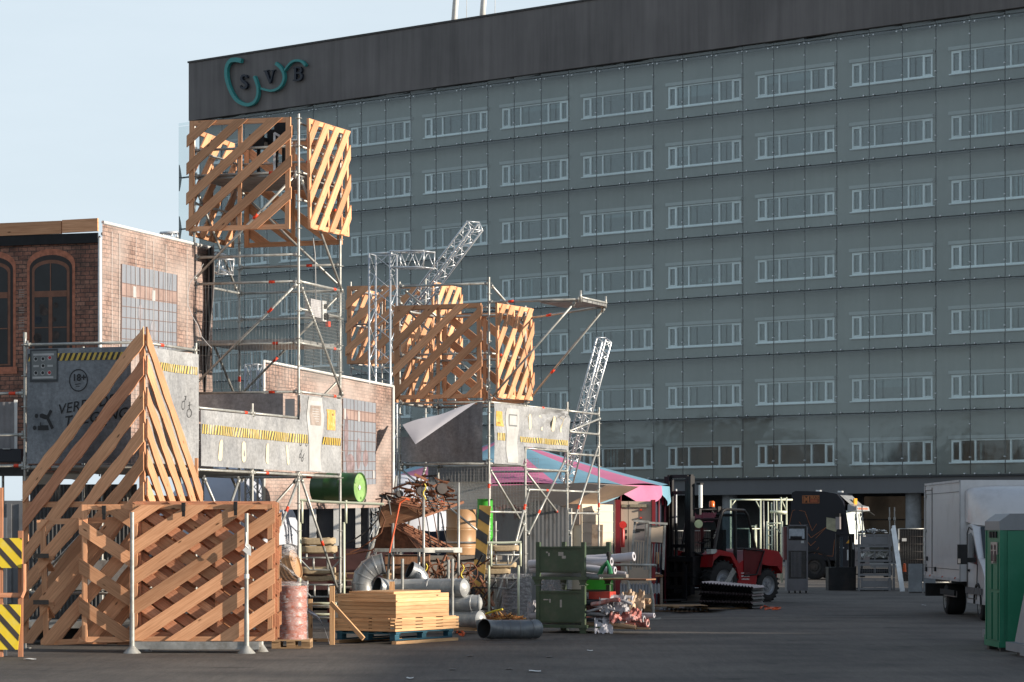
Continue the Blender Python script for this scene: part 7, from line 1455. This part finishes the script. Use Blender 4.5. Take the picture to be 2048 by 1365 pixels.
# black forklift mast in front of the lorry
m2 = thing('loader_mast', 'dark machine mast and chassis standing in front of the lorry cab', 'machine', P(1682,1183,88)); 
for x0_,y0_,x1_,y1_,Y_,dp,m_,nm in ((1657,1135,1712,1182,87.5,.8,BLKP,'chassis'),(1672,1068,1679,1182,87.8,.12,BLKP,'mast_channel'),(1703,1070,1709,1182,87.8,.12,BLKP,'mast_channel'),(1680,1075,1686,1160,88.0,.1,plain('blue_black_panel', (.012,.03,.05), .2),'panel'),(1697,1072,1702,1170,88.0,.1,BLKP,'inner_mast'),(1672,1068,1709,1072,87.75,.12,BLKP,'crossbar'),(1705.5,1086,1707.5,1099,87.7,.05,LG,'label_plate'),(1694.5,1100,1697,1121,87.9,.06,ALU,'cylinder')): pxbox(x0_,y0_,x1_,y1_,Y_,dp,m_,nm,m2)
q = MB(); q.prism([P(1692,1087,87.8), P(1698,1087,87.8), P(1698,1080,87.8)], Vector((0,.03,0))); q.build('warning_triangle', bpy.data.materials['amber_badge'], m2)
# two tall thin masts before the windscreen
for x_, lb in ((1712,'thin dark upright rod before the lorry windscreen, left'),(1724,'thin dark upright rod before the lorry windscreen, right'),(1779,'thin grey rod rising from the cage stack, left'),(1789,'thin grey rod rising from the cage stack, right')):
    q = MB(); y0_ = 1012 if x_ < 1750 else 1015; q.tube(P(x_,y0_,89), P(x_+1,1080,89), .022, 6); q.lathe(P(x_,1042,89), (0,0,1), [(.02,0),(.04,.02),(.04,.1),(.02,.12)], 8); solo(q, 'rod', GALVD, lb, 'rod', P(x_,1080,89))
# ================================================================ STACK OF GREY CAGE PALLETS
cgt = 'stacked grey cage pallets beside the lorry'
def cage(y0, y1, kind, label):
    Y_ = 87.0; x0, x1 = 1716, 1782; t_ = thing('cage_pallet', label, 'cage pallet', P((x0+x1)/2, y1, Y_), cgt)
    GP = plain('zinc_grey_paint', (.19,.19,.20), .45, .3, .15, 3) if 'zinc_grey_paint' not in bpy.data.materials else bpy.data.materials['zinc_grey_paint']
    for x_, dp in ((x0,0),(x1-4,0),(x0+6,1.0),(x1+4,1.0)): pxbox(x_,y0,x_+4,y1,Y_+dp,.07,GP,'corner_post',t_)
    pxbox(x0+4,y0+1,x1-4,y0+4,Y_,.06,GP,'top_rail',t_); pxbox(x0+4,y1-7,x1-4,y1-3,Y_,.06,GP,'bottom_rail',t_); pxbox(x0+33,y0+4,x0+35,y1-6,Y_,.05,GP,'centre_post',t_)
    pxbox(x0+3,y1-6,x1+2,y1-4,Y_+.05,1.0,GP,'floor',t_); pxbox(x0+5,y1-3,x0+14,y1+0,Y_,.1,BLACK,'foot',t_); pxbox(x1-14,y1-3,x1-5,y1,Y_,.1,BLACK,'foot',t_)
    q = MB(); q.box(Matrix.Translation(P(x1-2,(y0+y1)/2,Y_+.5)), .02, .9, (y1-y0-8)/63.2); q.build('side_panel', GP, t_)
    if kind == 'mesh':
        q = MB(); 
        for k in range(14): x_ = x0+5+k*(x1-x0-10)/13; q.tube(P(x_,y0+4,Y_+.02), P(x_,y1-7,Y_+.02), .006, 4)
        for k in range(6): y_ = y0+5+k*(y1-y0-13)/5; q.tube(P(x0+4,y_,Y_+.02), P(x1-4,y_,Y_+.02), .006, 4)
        q.build('mesh', GP, t_); pxbox(x0+6,y0+10,x1-6,y1-8,Y_+.3,.5,BLACK,'load',t_)
    elif kind == 'sheet': pxbox(x0+5,y0+5,x1-5,y1-8,Y_+.01,.02,GP,'front_sheet',t_)
    elif kind == 'white': 
        for k in range(2): q = MB(); q.grid(lambda u, v: P(x0+6+k*30+26*u, y0+6+(y1-y0-18)*v+2*math.sin(u*9+k*2), Y_+.25+.1*math.sin(u*11+v*5)), 8, 5); q.build('load', WHITEP, t_)
    return t_
cage(1068,1098,'sheet','topmost grey cage pallet, sheet sided, of the stack by the lorry'); cage(1099,1127,'white','second cage pallet from the top with pale sacks inside'); cage(1128,1155,'mesh','third cage pallet from the top with wire mesh front'); cage(1156,1183,'sheet','bottom cage pallet of the stack by the lorry')
heap('scrap_heap', 'small metal fittings heaped on top of the cage stack', P(1748,1068,87.5), .95, .12, 70, [ALU, DARKM, GALVD], 21, .14, .03)
q = MB(); q.beam(P(1787,1052,86.5), P(1806,1184,86.2), .10, .17, (0,1,0)); q.beam(P(1784,1058,86.4), P(1802,1184,86.1), .06, .05, (0,1,0)); q.path([P(1787,1054,86.5), P(1783,1060,86.5), P(1785,1066,86.5)], .03, 6); solo(q, 'aluminium_beam', ALU, 'bright aluminium beam leaning on the right side of the cage stack', 'beam', P(1804,1184,86))
q = MB(); q.lathe(P(1809,1144,88), (0,0,1), [(0,0),(.06,0),(.045,.25),(0,.28)], 10); solo(q, 'traffic_cone', ORAN, 'small orange and white cone tip beside the leaning beam', 'cone', P(1809,1144,88))
# ================================================================ FENCES WITH DARK SCREEN AND GREY PLATES
def fence_panel(x0, x1, y0, y1, Y, label, dark=True):
    t_ = thing('mesh_fence', label, 'fence', P((x0+x1)/2, y1, Y), 'mesh fence panels before the office block')
    for x_ in (x0, x1): q = MB(); q.tube(P(x_,y0,Y), P(x_,y1,Y), .028, 7); q.build('post', GALV, t_)
    for y_ in (y0, y1): q = MB(); q.tube(P(x0,y_,Y), P(x1,y_,Y), .02, 6); q.build('rail', GALV, t_)
    q = MB(); n_ = int((x1-x0)/3.2)
    for k in range(1, n_): x_ = x0+(x1-x0)*k/n_; q.tube(P(x_,y0,Y-.01), P(x_,y1,Y-.01), .008, 4)
    for k in range(1, 7): y_ = y0+(y1-y0)*k/7; q.tube(P(x0,y_,Y-.01), P(x1,y_,Y-.01), .008, 4)
    q.build('mesh', DARKM, t_)
    if dark: pxbox(x0+1,y0+1,x1-1,y1-2,Y+.04,.02,plain('black_screen_cloth', (.016,.018,.022), .8),'screen_cloth',t_)
    return t_
Yf = 96.0
fence_panel(1797,1848,1058,1165,Yf,'mesh fence panel with black cloth, left of the pair behind the grey plates'); fence_panel(1849,1900,1058,1165,Yf,'mesh fence panel with black cloth, partly behind the white van')
fence_panel(1380,1440,1062,1165,103,'mesh fence panel seen between mast and cab of the forklift'); fence_panel(1318,1378,1062,1165,103,'mesh fence panel left of the forklift mast, in shade')
pxw = pxbox(1804,1077,1813,1083,Yf-.1,.03,LG,'notice_plate',bpy.data.objects['mesh_fence'])
PLT = plain('scuffed_grey_plate', (.17,.185,.20), .4, .3, .15, 3, .5, dirt=(.30,.31,.32), dirt_amt=.5, dscale=3)
for x0_, x1_, lb in ((1817,1845,'scuffed grey plate leaning before the fence, left one'),(1847,1871,'scuffed grey plate leaning before the fence, right one')):
    t_ = thing('metal_plate', lb, 'metal plate', P((x0_+x1_)/2,1187,83.8)); pxbox(x0_,1128,x1_,1184,84,.05,PLT,'sheet',t_); pxbox(x0_+2,1184,x1_-1,1190,83.95,.12,DARKM,'foot',t_)
# ================================================================ WHITE BOX VAN
vn = Fr(9.72, 59.6, 0)    # near left corner of the cargo box; a right, b back
VN = thing('box_van', 'white box van with rounded roof fairing and black mirror parked at the right', 'van', vn.p(1,0,0))
VW = plain('white_van_paint', (.60,.60,.615), .30, 0, .04, 1, .6, coat=.4, dirt=(.30,.29,.28), dirt_amt=.4, dscale=.8)
zt0 = .80; zt1 = 3.00
q = MB(); q.box(vn.M(0,0,0), 2.1, 5.1, zt1-zt0, 1, c=(1.05,2.55,(zt0+zt1)/2)); q.build('cargo_box', VW, VN)
q = MB()
for b_ in (.02, 5.06): q.box(vn.M(0,0,0), .03, .06, zt1-zt0, 2, c=(-.01,b_,(zt0+zt1)/2))
q.box(vn.M(0,0,0), .03, 5.1, .05, 1, c=(-.01,2.55,zt1-.02)); q.box(vn.M(0,0,0), .03, 5.1, .07, 1, c=(-.01,2.55,zt0+.03)); q.build('edge_trim', plain('van_trim', (.40,.40,.41), .4), VN)
q = MB(); q.box(vn.M(0,0,0), .012, .03, zt1-zt0-.2, 2, c=(-.008,4.0,(zt0+zt1)/2)); q.box(vn.M(0,0,0), .012, 1.05, .02, 1, c=(-.008,4.5,zt1-.16)); q.build('side_door_seam', DARKM, VN)
for b_, z_ in ((4.75,1.25),(4.85,1.0),(3.5,1.02)): q = MB(); q.box(vn.M(-.015,b_,z_), .03, .18, .10); q.build('latch', BLACK, VN)
# fairing: rounded nose above the cab
def fair(u, v):
    a = .10+1.9*u; e = math.sin(math.pi*min(1,max(0,u)))**.35 if 0 < u < 1 else 0
    th_ = math.pi/2*v; return vn.p(a, -.02-.95*e*math.cos(th_)*(1 if v < .999 else 0), 1.98+.90*(math.sin(th_)**.8)*(.86+.14*e)+.12*(1-e)*(1-v))
q = MB(); q.grid(fair, 22, 12); q.build('roof_fairing', VW, VN)
q = MB()   # cab
prof = [(-.05,.35),(-.05,2.02),(-.45,2.05),(-.72,1.98),(-1.45,1.32),(-1.95,1.12),(-2.2,.95),(-2.25,.45),(-2.2,.35)]
q.prism([vn.p(.14,b,z) for b, z in prof], vn.a*1.82); q.build('cab', VW, VN)
q = MB(); q.prism([vn.p(.128,-.25,1.22), vn.p(.128,-.25,1.82), vn.p(.128,-.55,1.86), vn.p(.128,-.80,1.78), vn.p(.128,-1.35,1.30), vn.p(.128,-1.32,1.18)], vn.a*.01); q.build('side_window', glassy('van_glass', (.015,.02,.022), .05), VN)
q = MB(); q.path([vn.p(.125,-.12,.45), vn.p(.125,-.12,1.85), vn.p(.125,-.35,1.98), vn.p(.125,-.75,1.92)], .012, 6); q.path([vn.p(.125,-.12,.45), vn.p(.125,-1.3,.45), vn.p(.125,-1.42,1.2)], .010, 6); q.build('door_seam', DARKM, VN)
q = MB(); q.box(vn.M(.115,-.30,1.05), .03, .20, .05); q.build('door_handle', BLACK, VN)
q = MB(); q.face([vn.p(.30,-.76,1.97), vn.p(1.8,-.76,1.97), vn.p(1.85,-1.50,1.31), vn.p(.25,-1.50,1.31)]); v0 = q; q2 = MB(); q2.face([p_+Vector((0,-.012,.012)) for p_ in [Vector(v) for v in q.v]]); q2.build('windscreen', bpy.data.materials['van_glass'], VN)
q = MB(); q.box(vn.M(-.18,-1.35,1.40), .20, .12, .42, 2); q.box(vn.M(.0,-1.33,1.28), .22, .06, .10, 0); q.build('wing_mirror', BLACK, VN); q = MB(); q.box(vn.M(-.26,-1.42,1.26), .05, .06, .10); q.build('mirror_indicator', plain('pale_lens', (.5,.42,.36), .3), VN)
q = MB(); q.box(vn.M(.115,-1.0,.62), .02, 2.0, .14, 1); q.build('sill_trim', plain('van_grey_plastic', (.09,.09,.095), .6), VN)
q = MB(); q.box(vn.M(1.0,2.2,.62), .8, 5.6, .22, 1); q.box(vn.M(.08,2.2,.52), .05, 2.0, .12, 1); q.build('chassis', BLACK, VN); q = MB(); q.box(vn.M(.10,2.0,.50), .04, 1.6, .14, 1); q.build('side_guard', plain('side_guard_grey', (.22,.20,.19), .5), VN)
q = MB(); q.box(vn.M(.4,5.05,.52), .8, .12, .3); q.build('rear_step', BLACK, VN)
for a_, b_, w_ in ((.28,-1.45,.24),(1.82,-1.45,.24),(.34,2.9,.44),(1.76,2.9,.44)): wheelset('wheel', VN, vn.p(a_,b_,.35), Vector((1,0,0)), .35, w_, treads=False, rim=GALVD)
q = MB(); q.path([vn.p(.13,-1.45+.42*math.cos(a),.35+.42*math.sin(a)) for a in [math.pi*k/10 for k in range(11)]], .03, 6); q.build('wheel_arch', BLACK, VN)
# ================================================================ PORTABLE TOILETS AT THE RIGHT EDGE
TG = plain('green_toilet_plastic', (.012,.16,.085), .45, 0, .1, 1.5, .5, dirt=(.05,.20,.13), dirt_amt=.4); TGR = plain('grey_toilet_plastic', (.22,.23,.245), .5, 0, .1, 2)
def toilet(fr, label, W_=1.12, D_=1.12, H_=2.08):
    t_ = thing('portable_toilet', label, 'portable toilet', fr.p(W_/2, D_/2, 0), 'portable toilets in a row')
    q = MB(); q.box(fr.M(), W_, D_, H_-.28, 2, c=(W_/2,D_/2,.14+(H_-.28)/2)); q.build('cabin', TG, t_)
    for (a_, b_) in ((0,0),(W_,0),(0,D_),(W_,D_)): q = MB(); q.box(fr.M(a_,b_,0), .07, .07, H_-.2, 2, c=(.02 if a_ == 0 else -.02, .02 if b_ == 0 else -.02, H_/2)); q.build('corner_rib', TG, t_)
    q = MB(); q.box(fr.M(), W_+.04, D_+.04, .14, 0, c=(W_/2,D_/2,H_-.10)); q.prism([fr.p(-.02,-.02,H_-.03), fr.p(W_+.02,-.02,H_-.03), fr.p(W_-.15,-.02,H_+.09), fr.p(.15,-.02,H_+.09)], fr.b*(D_+.04)); q.build('roof', TGR, t_)
    q = MB(); q.lathe(fr.p(.62,.2,H_+.05), (0,0,1), [(.07,0),(.07,.13),(.085,.13),(.085,.17),(0,.17)], 14); q.build('vent_pipe', GALVD, t_)
    q = MB(); q.box(fr.M(), W_+.06, D_+.06, .09, 0, c=(W_/2,D_/2,.11)); q.build('base', TG, t_)
    for (a_, b_) in ((.08,.1),(W_-.1,.1),(.08,D_-.1),(W_-.1,D_-.1)): q = MB(); q.box(fr.M(a_,b_,.03), .14, .16, .06); q.build('skid', DARKM, t_)
    for b0_ in (.14, .62): q = MB(); q.box(fr.M(-.012,b0_+.16,.0), .02, .34, .55, 2, c=(0,0,1.25)); q.box(fr.M(-.012,b0_+.16,0), .02, .34, .75, 2, c=(0,0,.55)); q.build('wall_panel', TG, t_)
    for b0_ in (.30, .52, .74): q = MB(); q.box(fr.M(-.014,b0_,1.84), .02, .12, .10); q.build('vent', BLACK, t_)
    q = MB(); q.box(fr.M(-.016,.42,1.55), .012, .50, .34); q.build('pictogram_plate', plain('pictogram_plate_white', (.42,.36,.33), .5) if 'pictogram_plate_white' not in bpy.data.materials else bpy.data.materials['pictogram_plate_white'], t_)
    for b_ in (.30,.55): q = MB(); q.box(fr.M(-.026,b_,1.50), .01, .10, .16); q.lathe(fr.p(-.03,b_,1.64), -fr.a, [(0,0),(.045,0),(.045,.004),(0,.004)], 10); q.build('pictogram', plain('dark_pictogram', (.05,.02,.025)) if 'dark_pictogram' not in bpy.data.materials else bpy.data.materials['dark_pictogram'], t_)
    q = MB(); q.box(fr.M(), .9, .02, 1.75, 2, c=(W_/2,-.012,1.02)); q.build('door', TG, t_); q = MB(); q.box(fr.M(), .5, .02, .4, 2, c=(W_/2+.1,-.03,1.35)); q.build('door_panel', TG, t_)
    q = MB(); q.box(fr.M(), .3, .012, .4, 2, c=(.72,-.045,1.62)); q.build('notice', TGR, t_); return t_
tf = Fr((2001-CX)/F*43.2, 43.2, -1.5)
toilet(tf, 'green portable toilet with grey roof, nearest fully visible at the right edge')
toilet(Fr(8.02, 45.2, -1.5), 'green portable toilet mostly hidden behind the nearest one')
def urinal(o, label, h=1.75):
    fr = Fr(o[0], o[1], -3); t_ = thing('urinal_unit', label, 'portable urinal', fr.p(.5,.5,0), 'grey urinal units by the toilets')
    q = MB(); q.prism([fr.p(-.02,0,.14), fr.p(1.02,0,.14), fr.p(.72,0,h), fr.p(.30,0,h)], fr.b*.10); q.prism([fr.p(-.02,.3,.14), fr.p(.10,.3,.14), fr.p(.36,.3,h), fr.p(.30,.3,h)], fr.b*.7); q.prism([fr.p(1.02,.3,.14), fr.p(.9,.3,.14), fr.p(.66,.3,h), fr.p(.72,.3,h)], fr.b*.7); q.build('shell', TGR, t_)
    q = MB(); q.box(fr.M(), 1.25, 1.2, .13, 0, c=(.5,.5,.13)); q.build('base_tray', TGR, t_)
    for a_ in (.0,1.0): q = MB(); q.box(fr.M(a_,.1,.035), .16, .9, .07, 1); q.build('skid', DARKM, t_)
    return t_
urinal(((2004-CX)/F*46.6+.0, 46.4), 'grey sloped urinal unit behind the green toilets, just its left edge showing', 1.8)
urinal(((2052-CX)/F*41.6, 41.2), 'grey sloped urinal unit at the right edge, in front of the green toilet', 1.78)
urinal(((2072-CX)/F*40.2, 39.4), 'nearest grey urinal unit cut by the right edge', 1.78)
# ================================================================ CABIN WITH WHITE MULLIONS BEHIND THE MIDDLE
sc_ = thing('site_cabin', 'dark glazed site cabin with white uprights below the middle brick banner', 'cabin', P(690,1205,62)); Yc = 63.5
pxbox(505,1006,800,1180,Yc+.2,2.0,plain('cabin_dark_wall', (.03,.035,.045), .35, 0, .3, 1),'wall',sc_)
for k, (x0_, x1_) in enumerate(((569,583),(619,632),(667,678),(711,721),(745,757),(780,790))):
    pxbox(x0_,1012,x1_,1096,Yc,.12,WHITEP,'upright',sc_)
pxbox(505,1098,800,1180,Yc-.02,.2,plain('maroon_cladding', (.07,.03,.028), .6, 0, .3, 2),'cladding',sc_); pxbox(560,1001,800,1010,Yc-.05,.4,GALVD,'eaves',sc_)
q = MB()
for k in range(34): x_ = 560+k*6.6; q.box(Matrix.Translation(P(x_, 999-2*(k % 3), 59.5)), .05, .05, .05+.03*(k % 2))
solo(q, 'clamp_row', ALU, 'row of bright small clamps along the rail under the middle brick banner', 'clamps', P(660,1003,59.5)); bpy.data.objects['clamp_row']['kind'] = 'stuff'
# mattress-like stone blocks and steel brackets on trestle racks
FOAM = plain('sandy_block', (.46,.36,.23), .85, 0, .2, 6, .2, .4, dirt=(.20,.14,.09), dirt_amt=.5, dscale=5)
def blockstack(xc, Y, ys, label0, w_=.62, gp_=''):
    for k, (y0_, y1_, dx) in enumerate(ys):
        a_ = P(xc+dx,y1_,Y); b_ = P(xc+dx,y0_,Y); q = MB(); h_ = b_.z-a_.z; n_ = 20
        q.grid(lambda u, v: Vector((a_.x, Y+.3, a_.z+h_/2))+Vector((math.copysign(abs(math.cos(2*math.pi*u))**.35, math.cos(2*math.pi*u))*w_/2*(1 if .02 < v < .98 else .9), math.copysign(abs(math.sin(2*math.pi*u))**.35, math.sin(2*math.pi*u))*.4*(1 if .02 < v < .98 else .9), (v-.5)*h_+.008*math.sin(u*40))), 40, 6)
        q.face([Vector((a_.x+sx*w_*.45, Y+.3+sy*.36, b_.z)) for sx, sy in ((-1,-1),(1,-1),(1,1),(-1,1))]); solo(q, 'foam_block', FOAM, label0 % ('topmost','second','third','lowest','bottom')[k], 'block', a_, gp_)
blockstack(634, 52.5, ((1076,1090,0),(1092,1107,3),(1135,1149,0),(1152,1163,1)), '%s sandy block of the left block stack under the trestle', .66, 'sandy blocks, left stack')
blockstack(1003, 56.5, ((1091,1103,5),(1125,1136,0),(1137,1149,-12)), '%s sandy block of the right block stack by the green bins', .62, 'sandy blocks, right stack')
def bracket_frame(xc, y0, Y, label, w_=84, h_=24):
    t_ = thing('trestle_bracket', label, 'bracket', P(xc,y0+h_,Y), 'galvanised bracket frames between the blocks')
    for pts in ([(-w_/2,0),(w_/2,0)],[(-w_/2,2),(-w_/4,h_),(w_/4,h_),(w_/2,2)],[(-w_/3,-8),(-w_/3,4)],[(w_/3,-8),(w_/3,4)],[(-w_/6,0),(-w_/6,h_)],[(w_/6,0),(w_/6,h_)]):
        q = MB(); q.path([P(xc+a,y0+b,Y) for a, b in pts], .02, 6); q.build('bar', GALV, t_)
bracket_frame(641,1116,52.0,'bracket frame between the second and third left sandy blocks'); bracket_frame(643,1170,52.0,'bracket frame under the left sandy blocks'); bracket_frame(1004,1110,56.2,'bracket frame between the right sandy blocks', 70, 20); bracket_frame(1002,1157,56.2,'bracket frame under the right sandy blocks', 70, 20)
# pale trestle frames
def trestle(label, xl, xr, yt, yb, Y, dip=3, ext=18, dy=0, mat=None):
    t_ = thing('steel_trestle', label, 'trestle', P((xl+xr)/2, yb, Y)); q = MB(); mat = mat or PALM
    q.path([P(xl-3,yt-1,Y), P((xl+xr)/2,yt+dip*.4,Y+dy/2), P(xr+ext,yt+dip,Y+dy)], .026, 8); q.build('top_rail', mat, t_)
    for x_, d_ in ((xl,0),(xr,dy)): q = MB(); q.path([P(x_+4,yt,Y+d_), P(x_+4,yt+46,Y+d_)], .024, 8); q.path([P(x_,yt+44,Y+d_), Vector((P(x_,yt,Y+d_).x, Y+d_, 0))], .024, 8); q.build('leg', mat, t_)
    return t_
trestle('pale steel trestle carrying the green drum beside the scaffold post', 600, 688, 1001, 1270, 51.0, 8, 80, 0)
trestle('pale low trestle by the scaffold foot left of the green bins', 978, 1037, 1087, 1250, 54.5, -2, 6, 0)
S4 = Scaf('tower_scaffold', 'short scaffold bay with diagonal tubes left of the cream cabin', Fr((978-CX)/F*57.5, 57.5, 22, -.1))
S4.std(.25,-.25,0,2.2); S4.brace(.3,-.3,.2,.75,.4,2.9,red=(.85,)); S4.led(-1.3,-.2,.0,-.2,1.75)
# dark lower clutter under the left stage
pxbox(-40,930,70,952,46.2,.3,DARKM,'beam',thing('stage_beam','dark heavy beam at the left edge under the brick front','beam',P(20,952,46.2)))
t_ = thing('crate_box','black flight case on the deck at the left edge','case',P(20,925,45.9)); pxbox(-40,898,42,924,45.9,.6,plain('blue_black_case', (.010,.012,.022), .4),'case_body',t_); pxbox(5,897,20,899,45.85,.1,LG,'handle',t_)
corrug(Fr((-60-CX)/F*46.4, 46.4, 8).M(0,0,3.15) , .77, .92, GSH, 'corrugated_sheet', 'dark ribbed sheet at the left edge below the arched windows', 'metal sheet', amp=.006, pitch=.1)
pxbox(28,800,34,900,46.3,.04,WHITEP,'strip',thing('white_strip','narrow white strip beside the ribbed sheet at the left','strip',P(31,900,46.3)))
corrug(Fr((60-CX)/F*47.5, 47.5, 8).M(0,0,0), 1.9, 2.7, rusty_zinc('dark_slatted_sheet', (.10,.10,.10), (.42,.38,.32), 1.2, 4.2), 'corrugated_sheet', 'dark ribbed sheet with pale worn patches behind the pyramid planks', 'metal sheet', amp=.012, pitch=.07)
t_ = thing('concrete_block', 'grey concrete trough glimpsed behind the left lattice panels', 'block', P(160,1180,45.6)); pxbox(96,1122,258,1180,45.8,.6,plain('rough_concrete', (.20,.19,.185), .85, 0, .25, 4, dirt=(.08,.07,.06), dirt_amt=.6, dscale=6),'trough',t_)
t_ = thing('low_trailer', 'low dark trailer bed seen through the bottom of the pyramid planks', 'trailer', P(150,1290,46)); pxbox(40,1244,275,1257,45.6,1.2,GALVD,'bed',t_); pxbox(45,1258,270,1280,46.0,.9,BLACK,'underside',t_); 
for x_ in (38, 270): q = MB(); q.tube(P(x_,1250,45.5), Vector((P(x_,1250,45.5).x,45.5,0)), .03, 8); q.build('leg', GALV, t_)
for k, (x_, y_) in enumerate(((60,1319),(1070,1343),(820,1357),(940,1312),(1098,1314),(1018,1338),(905,1339),(1848,1211),(1180,1302))):
    q = MB(); p_ = G(x_, y_, .01); q.grid(lambda u, v: p_+Vector(((u-.5)*(.16 if k < 2 else .09), (v-.5)*.2, .006+.005*math.sin(u*5+k)+.004*math.sin(v*7))), 5, 5); solo(q, 'litter', WHITEP if k in (0,1,2,7,8) else DARKM, ('crumpled white paper on the asphalt below the striped barrier','white leaf shaped scrap on the foreground asphalt, right of centre','tiny white scrap at the bottom edge of the asphalt','dark scrap on the asphalt below the timber stack','second dark scrap right of the first below the duct bend','dark speck on the asphalt near the white scrap','dark speck on the asphalt left of the white scrap','white scrap on the far asphalt left of the van','pale scrap on the asphalt below the green bins')[k], 'litter', p_, 'litter on the asphalt')
# duct dunnage and wood under the ducts
q = MB(); q.box(Matrix.Translation(P(935,1258,51.1)), .9, .25, .07); solo(q, 'plank', PALW, 'plank under the lowest wrapped duct', 'plank', P(935,1262,51.1))
# blue barrel-like and red objects under mid trestle
pxbox(655,1150,672,1250,57,.3,plain('dull_red_panel', (.18,.03,.025), .6),'panel',thing('red_board','dull red panel in the shade behind the short trestle legs','panel',P(664,1250,57)))

t_ = thing('shipping_container', 'long grey container standing behind the timber pyramid and the stage', 'container', Vector((-9.5, 66, 0)))
q = MB(); q.box(Fr(-9.5,66,4).M(), 12.0, 2.4, 2.55, 0, c=(0,1.2,1.35)); q.build('body', plain('container_grey', (.16,.165,.175), .6, .1, .12, 1.2, dirt=(.09,.09,.09), dirt_amt=.5), t_)
q = MB()
for k in range(40): q.box(Fr(-9.5,66,4).M(-5.9+k*.3,-.02,1.35), .12, .05, 2.4, 2)
tag(q.build('ribs', bpy.data.materials['container_grey'], t_), kind='stuff')

# ---- more yard stock in the shade under the stage
def pstack(x, Y, n, label, group):
    for k in range(n):
        M = Fr((x-CX)/F*Y, Y, 8+3*math.sin(k*2)).M(0,0,k*.147)
        if k == 0: pr0 = pallet(M, label % 'lowest', GREYW, 1.15, .8)
        else: pallet(M, label % ('second','third','fourth','fifth','sixth','seventh','eighth')[k-1], GREYW if k % 3 else PALW, 1.15, .8)
        bpy.context.view_layer.update()
pstack(668, 56.8, 7, '%s weathered pallet of the stack in the shade behind the duct elbow', None); pstack(868, 58.4, 6, '%s weathered pallet of the stack behind the wrapped ducts', None)
for k, (x_, y_, x2_) in enumerate(((592,1207,672),(596,1213,676),(590,1229,668),(594,1236,700))):
    q = MB(); q.tube(P(x_,y_,53.4+.1*k), P(x2_,y_+1,53.0+.1*k), .026, 8); solo(q, 'scaffold_tube', GALV if k % 2 else PALM, ('upper','second','third','lowest')[k]+' horizontal tube under the left sandy blocks', 'tube', P(x_,y_,53.4), 'tubes lying under the sandy blocks')
dw = drum('wrapped_drum', 'grey drum in plastic film behind the pale low trestle left of the bins', Vector(((1034-CX)/F*56.5, 56.5, .15)), (0,0,1), .28, .78, plain('grey_ribbed_drum', (.16,.15,.15), .5), ribs=(.2,.3,.4,.5,.6,.7,.8))
q = MB(); q.grid(lambda u, v: Vector(((1034-CX)/F*56.5, 56.5, .12))+Vector((math.cos(2*math.pi*u)*(.31+.012*math.sin(u*31+v*9)), math.sin(2*math.pi*u)*(.31+.012*math.sin(u*27+v*7)), .9*v)), 40, 16); q.build('plastic_film', WRAP, dw)
t_ = thing('wooden_crate', 'dark wooden crate in the shade under the first stage bay', 'crate', P(560,1270,52)); pxbox(520,1150,600,1262,52.2,1.0,OAK,'box',t_)
for k in range(6): pxbox(519,1150+k*19,601,1151.5+k*19,52.17,.03,BLACK,'gap',t_)
t_ = thing('wooden_crate', 'brown slatted crate behind the steel rack and its hoppers', 'crate', P(830,1230,57)); pxbox(770,1110,858,1240,57.5,.8,OAK,'box',t_)
for k in range(7): pxbox(769,1110+k*19,859,1111.5+k*19,57.47,.03,BLACK,'gap',t_)

# van small parts
for b_ in (.6, 2.4, 4.2): q = MB(); q.box(vn.M(-.02,b_,.86), .02, .09, .04); q.build('marker_lamp', bpy.data.materials['amber_lens'], VN)
q = MB(); q.box(vn.M(-.005,4.95,1.9), .02, .03, 1.9, 2); q.build('hinge_rail', GALVD, VN)
for z_ in (1.1, 1.9, 2.7): q = MB(); q.box(vn.M(-.02,4.9,z_), .03, .14, .05); q.build('hinge', GALVD, VN)
q = MB(); q.box(vn.M(-.01,2.5,1.05), .004, 5.0, .012, 1); q.box(vn.M(-.01,2.5,2.75), .004, 5.0, .012, 1); q.build('panel_seam', DARKM, VN)
